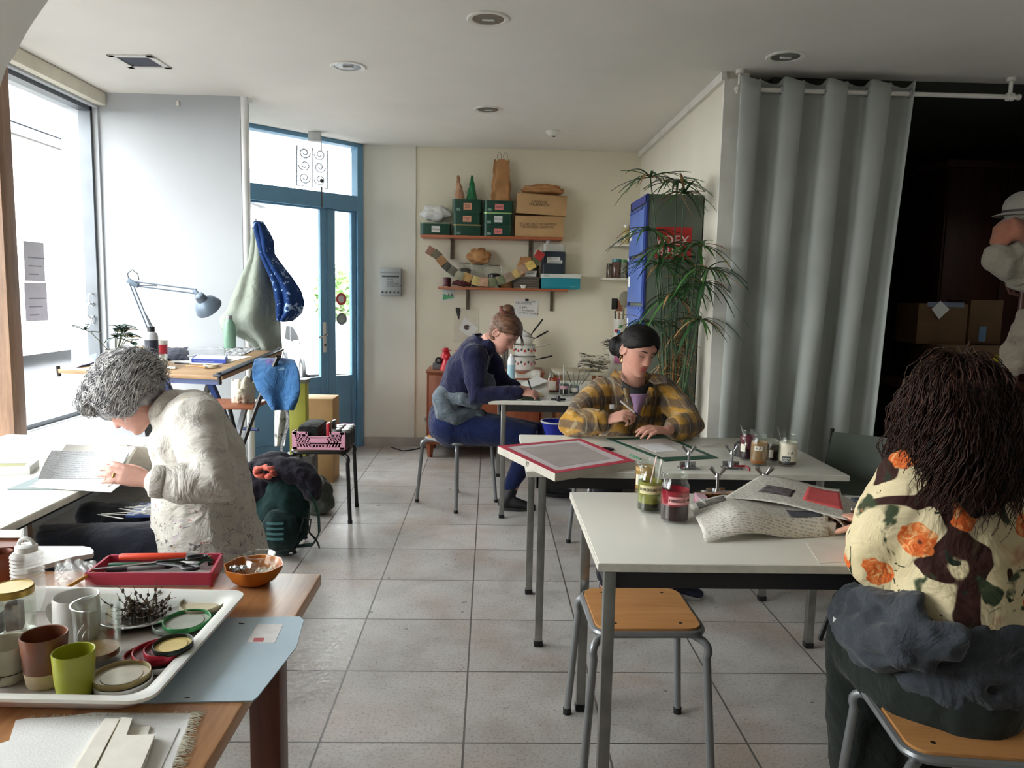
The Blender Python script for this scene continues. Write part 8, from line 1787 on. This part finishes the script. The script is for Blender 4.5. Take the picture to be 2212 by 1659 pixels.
garment(w3, 'trousers', [([hipR3+Vector((0, .05, 0)), hipR3, kR3, kR3.lerp(aR3, .5), aR3+Vector((0, 0, .05))], [.125, .115, .080, .066, .055]), ([hipL3+Vector((0, .05, 0)), hipL3, kL3, kL3.lerp(aL3, .5), aL3+Vector((0, 0, .05))], [.125, .115, .080, .066, .055]), ([sp[0]+Vector((-.05, 0, 0)), sp[0]+Vector((.05, 0, 0))], [.125, .125])], drk, .012, 3, .005, 8, 5)
nvs = mat((24, 28, 48), .7, 0, .15, 20); 
shoe(w3, PZ(1425, 1272, .002), PZ(1518, 1296, .002), nvs, mat((150, 148, 142), .6), ankle=aL3+Vector((0, 0, .02))); s_ = shoe(w3, PZ(1318, 1252, .002)+Vector((0, .08, 0)), PZ(1306, 1285, .002)+Vector((0, -.07, 0)), nvs, mat((150, 148, 142), .6), ankle=aR3+Vector((0, 0, .02)))
for k in range(3): MB().bar(PY(1294, 1236+10*k, 3.50), PY(1299, 1241+10*k, 3.50), .008, .012).build('white_stripe', mat((206, 206, 206), .6), s_, True)
hk = hair_mat((9, 7, 7), (20, 15, 14), .6, (16, 60, 60)); hb = MB()
keep3 = lambda x, y, z: (z > .066-.35*abs(x+.012) if y > .055 else (z > .012+.62*(y-.012) if y > .012 else (z > (-.075 if abs(x) < .045 else -.030) and not (abs(x) > .056 and y > -.030 and z < .008))))
scalp(hb, HM3, h3, lambda x, y, z: .013, keep3); P3 = lambda x, y, z: HM3 @ (Vector((x, y, z))*h3)
hb.ball(P3(.060, -.098, -.030), (.036, .034, .052), 20, 12); hb.ball(P3(.02, -.090, .0), (.055, .03, .055), 18, 10); hb.ball(P3(.05, -.06, -.03), (.03, .03, .05), 16, 10)
hb.cap_tube([P3(-.03, .076, .074), P3(-.058, .055, .045), P3(-.072, .03, .0), P3(-.072, .0, -.03)], [.010, .013, .012, .010], 12)
for s in (-1, 1): hb.cap_tube([P3(s*.02, .076, .072), P3(s*.050, .062, .050), P3(s*.070, .025, .026), P3(s*.074, -.02, .014), P3(s*.06, -.07, -.01)], [.010, .012, .012, .012, .014], 12)
h3o = obj_of(remesh(hb.mesh('hair', None, 180), .0055, 5), 'hair', hk, w3, True)
hair_flow(MB(), HM3, h3, (0, -.008, .014), (.086, .106, .105), (-.25, .95, .45), 360, (.35, 1.5), .9, .0010, .03, 4, lambda d: (d.z < .12+.3*max(0, d.y) and d.y > .08) or d.z < -.6 or (abs(d.x) > .66 and d.z < .05 and d.y > -.35), 5, .012).build('hair_strands', hair_mat((9, 7, 7), (28, 21, 18), .55, (60, 60, 60)), h3o, True, ang=180, fix=False)
def st3(r3): return P3(.075+r3.uniform(-.02, .01), -.115, -.03+r3.uniform(-.02, .02)), (HM3.to_3x3() @ Vector((.6, -.7, r3.uniform(-.3, .4)))).normalized()
hair_strands(MB(), 24, st3, lambda q, u, r3: Vector((r3.gauss(0, .15), r3.gauss(0, .1), -.1)), .05, .0011, 7, .002, 40, 6).build('loose_strands', hk, h3o, True, ang=180, fix=False)
ear3 = P3(.081, -.010, -.040); MB().tube([ear3+Vector((.004*math.sin(2*PI*k/14), 0, -.016+.016*math.cos(2*PI*k/14))) for k in range(14)], .0013, 5, closed=True).build('earring', mat((206, 170, 100), .2, 1), w3, True)
a_, b_ = PY(1384, 902, 3.62), PY(1340, 866, 3.64); rod('pen', 'brush pen held in the right hand of the person in the checked shirt', 'pen', a_, b_, .0048, mat((196, 190, 184), .3), tip=None, cap=bk_)
# ------------------------------------------------------------------ W4 : woman in the floral blouse, seen from behind
w4 = T('person', 'person in a floral blouse and dark trousers seen from behind', 'person', (1.08, 1.76, 0))
h4 = 1.0; HM4 = hmat(PY(2058, 893, 1.86), (-.72, .60, -.35), (-.2, .15, 1))
fr4 = Vector((-.38, .92, 0)); lat4 = Vector((.92, .38, 0))
sp = [PY(2085, 1466, 1.80), PY(2085, 1330, 1.80), PY(2078, 1190, 1.82), PY(2068, 1060, 1.86), PY(2056, 1000, 1.87)]
torso4 = [(sp[0], (.165, .115), fr4), (sp[1], (.13, .10), fr4), (sp[2], (.145, .10), fr4), (sp[3], (.15, .085), fr4), (sp[4], (.06, .055), fr4)]
sN, eN, wN = PY(1958, 1045, 1.82), PY(1905, 1200, 1.86), PY(1880, 1122, 2.22)
sF, eF, wF = sp[3]+lat4*.175+Vector((0, 0, -.03)), sp[2]+lat4*.25+fr4*.12+Vector((0, 0, -.05)), sp[2]+lat4*.12+fr4*.36; wF.z = ZB+.05
wN.z = ZB+.045
hands4 = [dict(wrist=wN, x=PY(1822, 1118, 2.33)-wN, n=(.05, -.25, .95), side=-1, curl=(.25, .3, .32, .35), thumb=(.7, .6, -.3)), dict(wrist=wF, x=Vector((-.5, .8, 0)), n=(0, 0, 1), side=1, curl=(.3, .35, .4, .4))]
hN4, hF4 = sp[0]-lat4*.10+Vector((0, 0, -.03)), sp[0]+lat4*.10+Vector((0, 0, -.03)); kN4, kF4 = PY(1868, 1392, 2.02), PY(1868, 1392, 2.02)+lat4*.30+fr4*.08; aN4, aF4 = Vector((kN4.x+.02, kN4.y-.05, .09)), Vector((kF4.x+.02, kF4.y-.04, .09))
body4, tips4 = make_body(w4, HM4, h4, torso4, [(sN, eN, wN), (sF, eF, wF)], [(hN4, kN4, aN4), (hF4, kF4, aF4)], hands4, (210, 158, 134))
face_bits(w4, HM4, h4, (50, 34, 28))
m, t = base('floral_cloth', .8, 0, .25); vec = t.coords('Object')
c_ = t.ramp(t.noise(vec, 5, 3), [(.3, lin((206, 190, 148))), (.7, lin((224, 210, 172)))])
def blotch(scale, lo, col_, seed, dist=1.2, soft=.02, det=3):
    global c_
    v2 = t.coords('Object', loc=(seed*1.7, seed*.9, seed*2.3)); c_ = t.mix(t.ramp(t.noise(v2, scale, det, .5, dist), [(lo, (0, 0, 0, 1)), (lo+soft, (1, 1, 1, 1))]), c_, lin(col_))
blotch(9, .60, (160, 92, 62), 1, .5, .10); blotch(6.0, .595, (52, 26, 20), 2, .6, .012, 2); blotch(7, .575, (58, 68, 46), 3, 1.8, .05); blotch(13, .64, (36, 44, 30), 4, 1.6, .02)
vo = t.new('ShaderNodeTexVoronoi'); vo.inputs['Scale'].default_value = 8.0; vo.inputs['Randomness'].default_value = .9
nz_ = t.new('ShaderNodeTexNoise'); nz_.inputs['Scale'].default_value = 26; nz_.inputs['Detail'].default_value = 2; t.link(vec, nz_.inputs['Vector'])
ad = t.new('ShaderNodeVectorMath', operation='MULTIPLY_ADD'); t.link(nz_.outputs['Color'], ad.inputs[0]); ad.inputs[1].default_value = (.035, .035, .035); t.link(vec, ad.inputs[2]); t.link(ad.outputs[0], vo.inputs['Vector'])
dd = vo.outputs['Distance']; sel = t.ramp(t.sep(vo.outputs['Color'])[0], [(.15, (0, 0, 0, 1)), (.16, (1, 1, 1, 1))])
fm = t.math('MULTIPLY', t.ramp(dd, [(.34, (1, 1, 1, 1)), (.36, (0, 0, 0, 1))]), sel)
fcol = t.ramp(t.noise(vec, 42, 3, .5, 1.5), [(.40, lin((206, 92, 40))), (.55, lin((222, 124, 62))), (.66, lin((232, 176, 120)))]); c_ = t.mix(fm, c_, fcol)
c_ = t.mix(t.math('MULTIPLY', t.ramp(dd, [(.07, (1, 1, 1, 1)), (.11, (0, 0, 0, 1))]), sel), c_, lin((60, 26, 20)))
t.col(c_); t.bump(t.noise(vec, 8, 4, .55, 1.2), .5, .05); floral = m
ts = [(sp[1]+Vector((0, 0, -.03)), (.185, .155)), (sp[1].lerp(sp[2], .5), (.195, .155)), (sp[2], (.195, .145)), (sp[3]+Vector((0, 0, -.02)), (.19, .115)), (sp[4]+Vector((0, 0, -.02)), (.10, .075))]
garment(w4, 'blouse', [([a for a, b in ts], [b for a, b in ts], fr4), ([sN+lat4*.03, sN.lerp(eN, .45), eN+Vector((0, 0, -.01)), eN.lerp(wN, .4), eN.lerp(wN, .80)], [.085, .088, .090, .074, .050]), ([sF-lat4*.03, sF.lerp(eF, .5), eF, eF.lerp(wF, .8)], [.085, .085, .085, .05])], floral, .009, 3, .010, 7, 3)
gry = cloth((62, 66, 72), .14, 300, .6, 7)
garment(w4, 'waist_apron', [([sp[1]+Vector((0, 0, -.06)), sp[1]+Vector((0, 0, -.11))], [(.205, .175), (.21, .18)], fr4), ([PY(2050, 1380, 1.62), PY(1960, 1400, 1.66), PY(1890, 1380, 1.80), PY(1850, 1335, 1.93)], [.035, .055, .065, .06]), ([PY(1985, 1355, 1.68), PY(1920, 1360, 1.75), PY(1845, 1355, 1.92)], [.045, .05, .05]), ([PY(1960, 1310, 1.72), PY(1890, 1305, 1.85), PY(1835, 1300, 1.98)], [.04, .045, .04])], gry, .010, 3, .026, 8, 6, stretch=(1.1, 1, 2.0))
dgr = cloth((34, 40, 36), .12, 300, .45, 6)
garment(w4, 'trousers', [([hN4+Vector((.03, -.015, 0)), hN4, kN4, kN4.lerp(aN4, .5), aN4+Vector((0, 0, .02))], [.148, .148, .115, .105, .10]), ([hF4+Vector((0, -.015, 0)), hF4, kF4, kF4.lerp(aF4, .5), aF4+Vector((0, 0, .02))], [.148, .148, .115, .105, .10]), ([sp[0]-lat4*.07+Vector((0, 0, .03)), sp[0]+lat4*.07+Vector((0, 0, .03))], [.155, .155])], dgr, .012, 3, .008, 6, 8)
for a_ in (aN4, aF4): shoe(w4, Vector((a_.x+.03, a_.y-.08, .002)), Vector((a_.x-.06, a_.y+.16, .002)), mat((30, 30, 30), .6), mat((50, 50, 50), .7), ankle=a_)
MB().sheet(lambda u, v: PY(1800+9*u, 1332+32*v+6*u, 1.90-.01*u), 4, 6, .002).build('care_label', mat((214, 214, 210), .7), w4, True)
P4 = lambda x, y, z: HM4 @ (Vector((x, y, z))*h4)
for s in (-1, 1): MB().tube([P4(s*.030+.024*math.cos(2*PI*k/18), .100, .006+.020*math.sin(2*PI*k/18)) for k in range(18)], .0014, 5, closed=True).tube([P4(s*.054, .100, .010), P4(s*.072, .05, .012), P4(s*.074, -.01, .010)], .0016, 5).build('glasses', mat((200, 190, 170), .2, 1), w4, True)
for k, px_ in enumerate((1842, 1858)): ring(w4, 'finger_ring', PY(px_, 1101+2*k, 2.31), (1, -.6, 0), .0098, .0016, mat((206, 206, 206), .15, 1), .004)
hd = hair_mat((14, 8, 6), (40, 23, 17), .8, (50, 50, 14)); hb = MB(); i4 = HM4.to_3x3()
hb.ball(P4(0, -.02, .03), (.095, .115, .105), 24, 16, i4)
hb.ball(PY(2065, 925, 1.80), (.115, .09, .12), 20, 12); hb.ball(PY(2085, 1000, 1.76), (.10, .055, .09), 20, 12); hb.ball(PY(2120, 1060, 1.73), (.06, .035, .07), 18, 10)
for s in (-1, 1): hb.ball(P4(s*.075, .0, -.03), (.042, .060, .10), 16, 10, i4)
hm_ = remesh(hb.mesh('hair', None, 180), .009, 3); nr = [v.normal.copy() for v in hm_.vertices]
for v, n_ in zip(hm_.vertices, nr): v.co += n_*(.014*noise.fractal(Vector((v.co.x*16, v.co.y*16, v.co.z*8)), 1, 2, 3))
h4o = obj_of(hm_, 'hair', hd, w4, True)
inv4 = HM4.inverted()
def st4(r3):
    while True:
        d = Vector((r3.gauss(0, 1), r3.gauss(0, 1), r3.gauss(.3, 1))).normalized()
        if d.y > .55 and d.z < .6: continue
        if d.z < -.5: continue
        p = Vector((d.x*.088, d.y*.108-.02, d.z*.100+.035)); return HM4 @ p, (HM4.to_3x3() @ (d*.9)+Vector((0, 0, -.5))).normalized()
def fl4(q, u, r3):
    out = Vector((q.x-sp[3].x, q.y-sp[3].y, 0)); back = -fr4*.10 if u < .6 else Vector(); k = .09*(1-u)
    return Vector((0, 0, -.55))+out.normalized()*k*.4+back*.4+Vector((r3.gauss(0, .13), r3.gauss(0, .13), r3.gauss(0, .08)))
hs4 = hair_strands(MB(), 950, st4, fl4, .30, .0015, 18, .009, 62, 7)
def st5(r3):
    u = r3.random(); w_ = r3.uniform(-1, 1); c = PY(2062+40*u+105*w_, 815+150*u, 1.71-.04*u+.07*w_*w_); return c+Vector((0, -.01*r3.random(), 0)), Vector((r3.uniform(-.3, .3), -.25, -.9)).normalized()
hair_strands(hs4, 900, st5, lambda q, u, r3: Vector((r3.gauss(0, .10), r3.gauss(0, .06)+.02, -.35)), .15, .0016, 14, .009, 62, 12)
hs4.build('hair_curls', hair_mat((16, 9, 7), (70, 41, 29), .55, (90, 90, 40)), h4o, True, ang=180, fix=False)
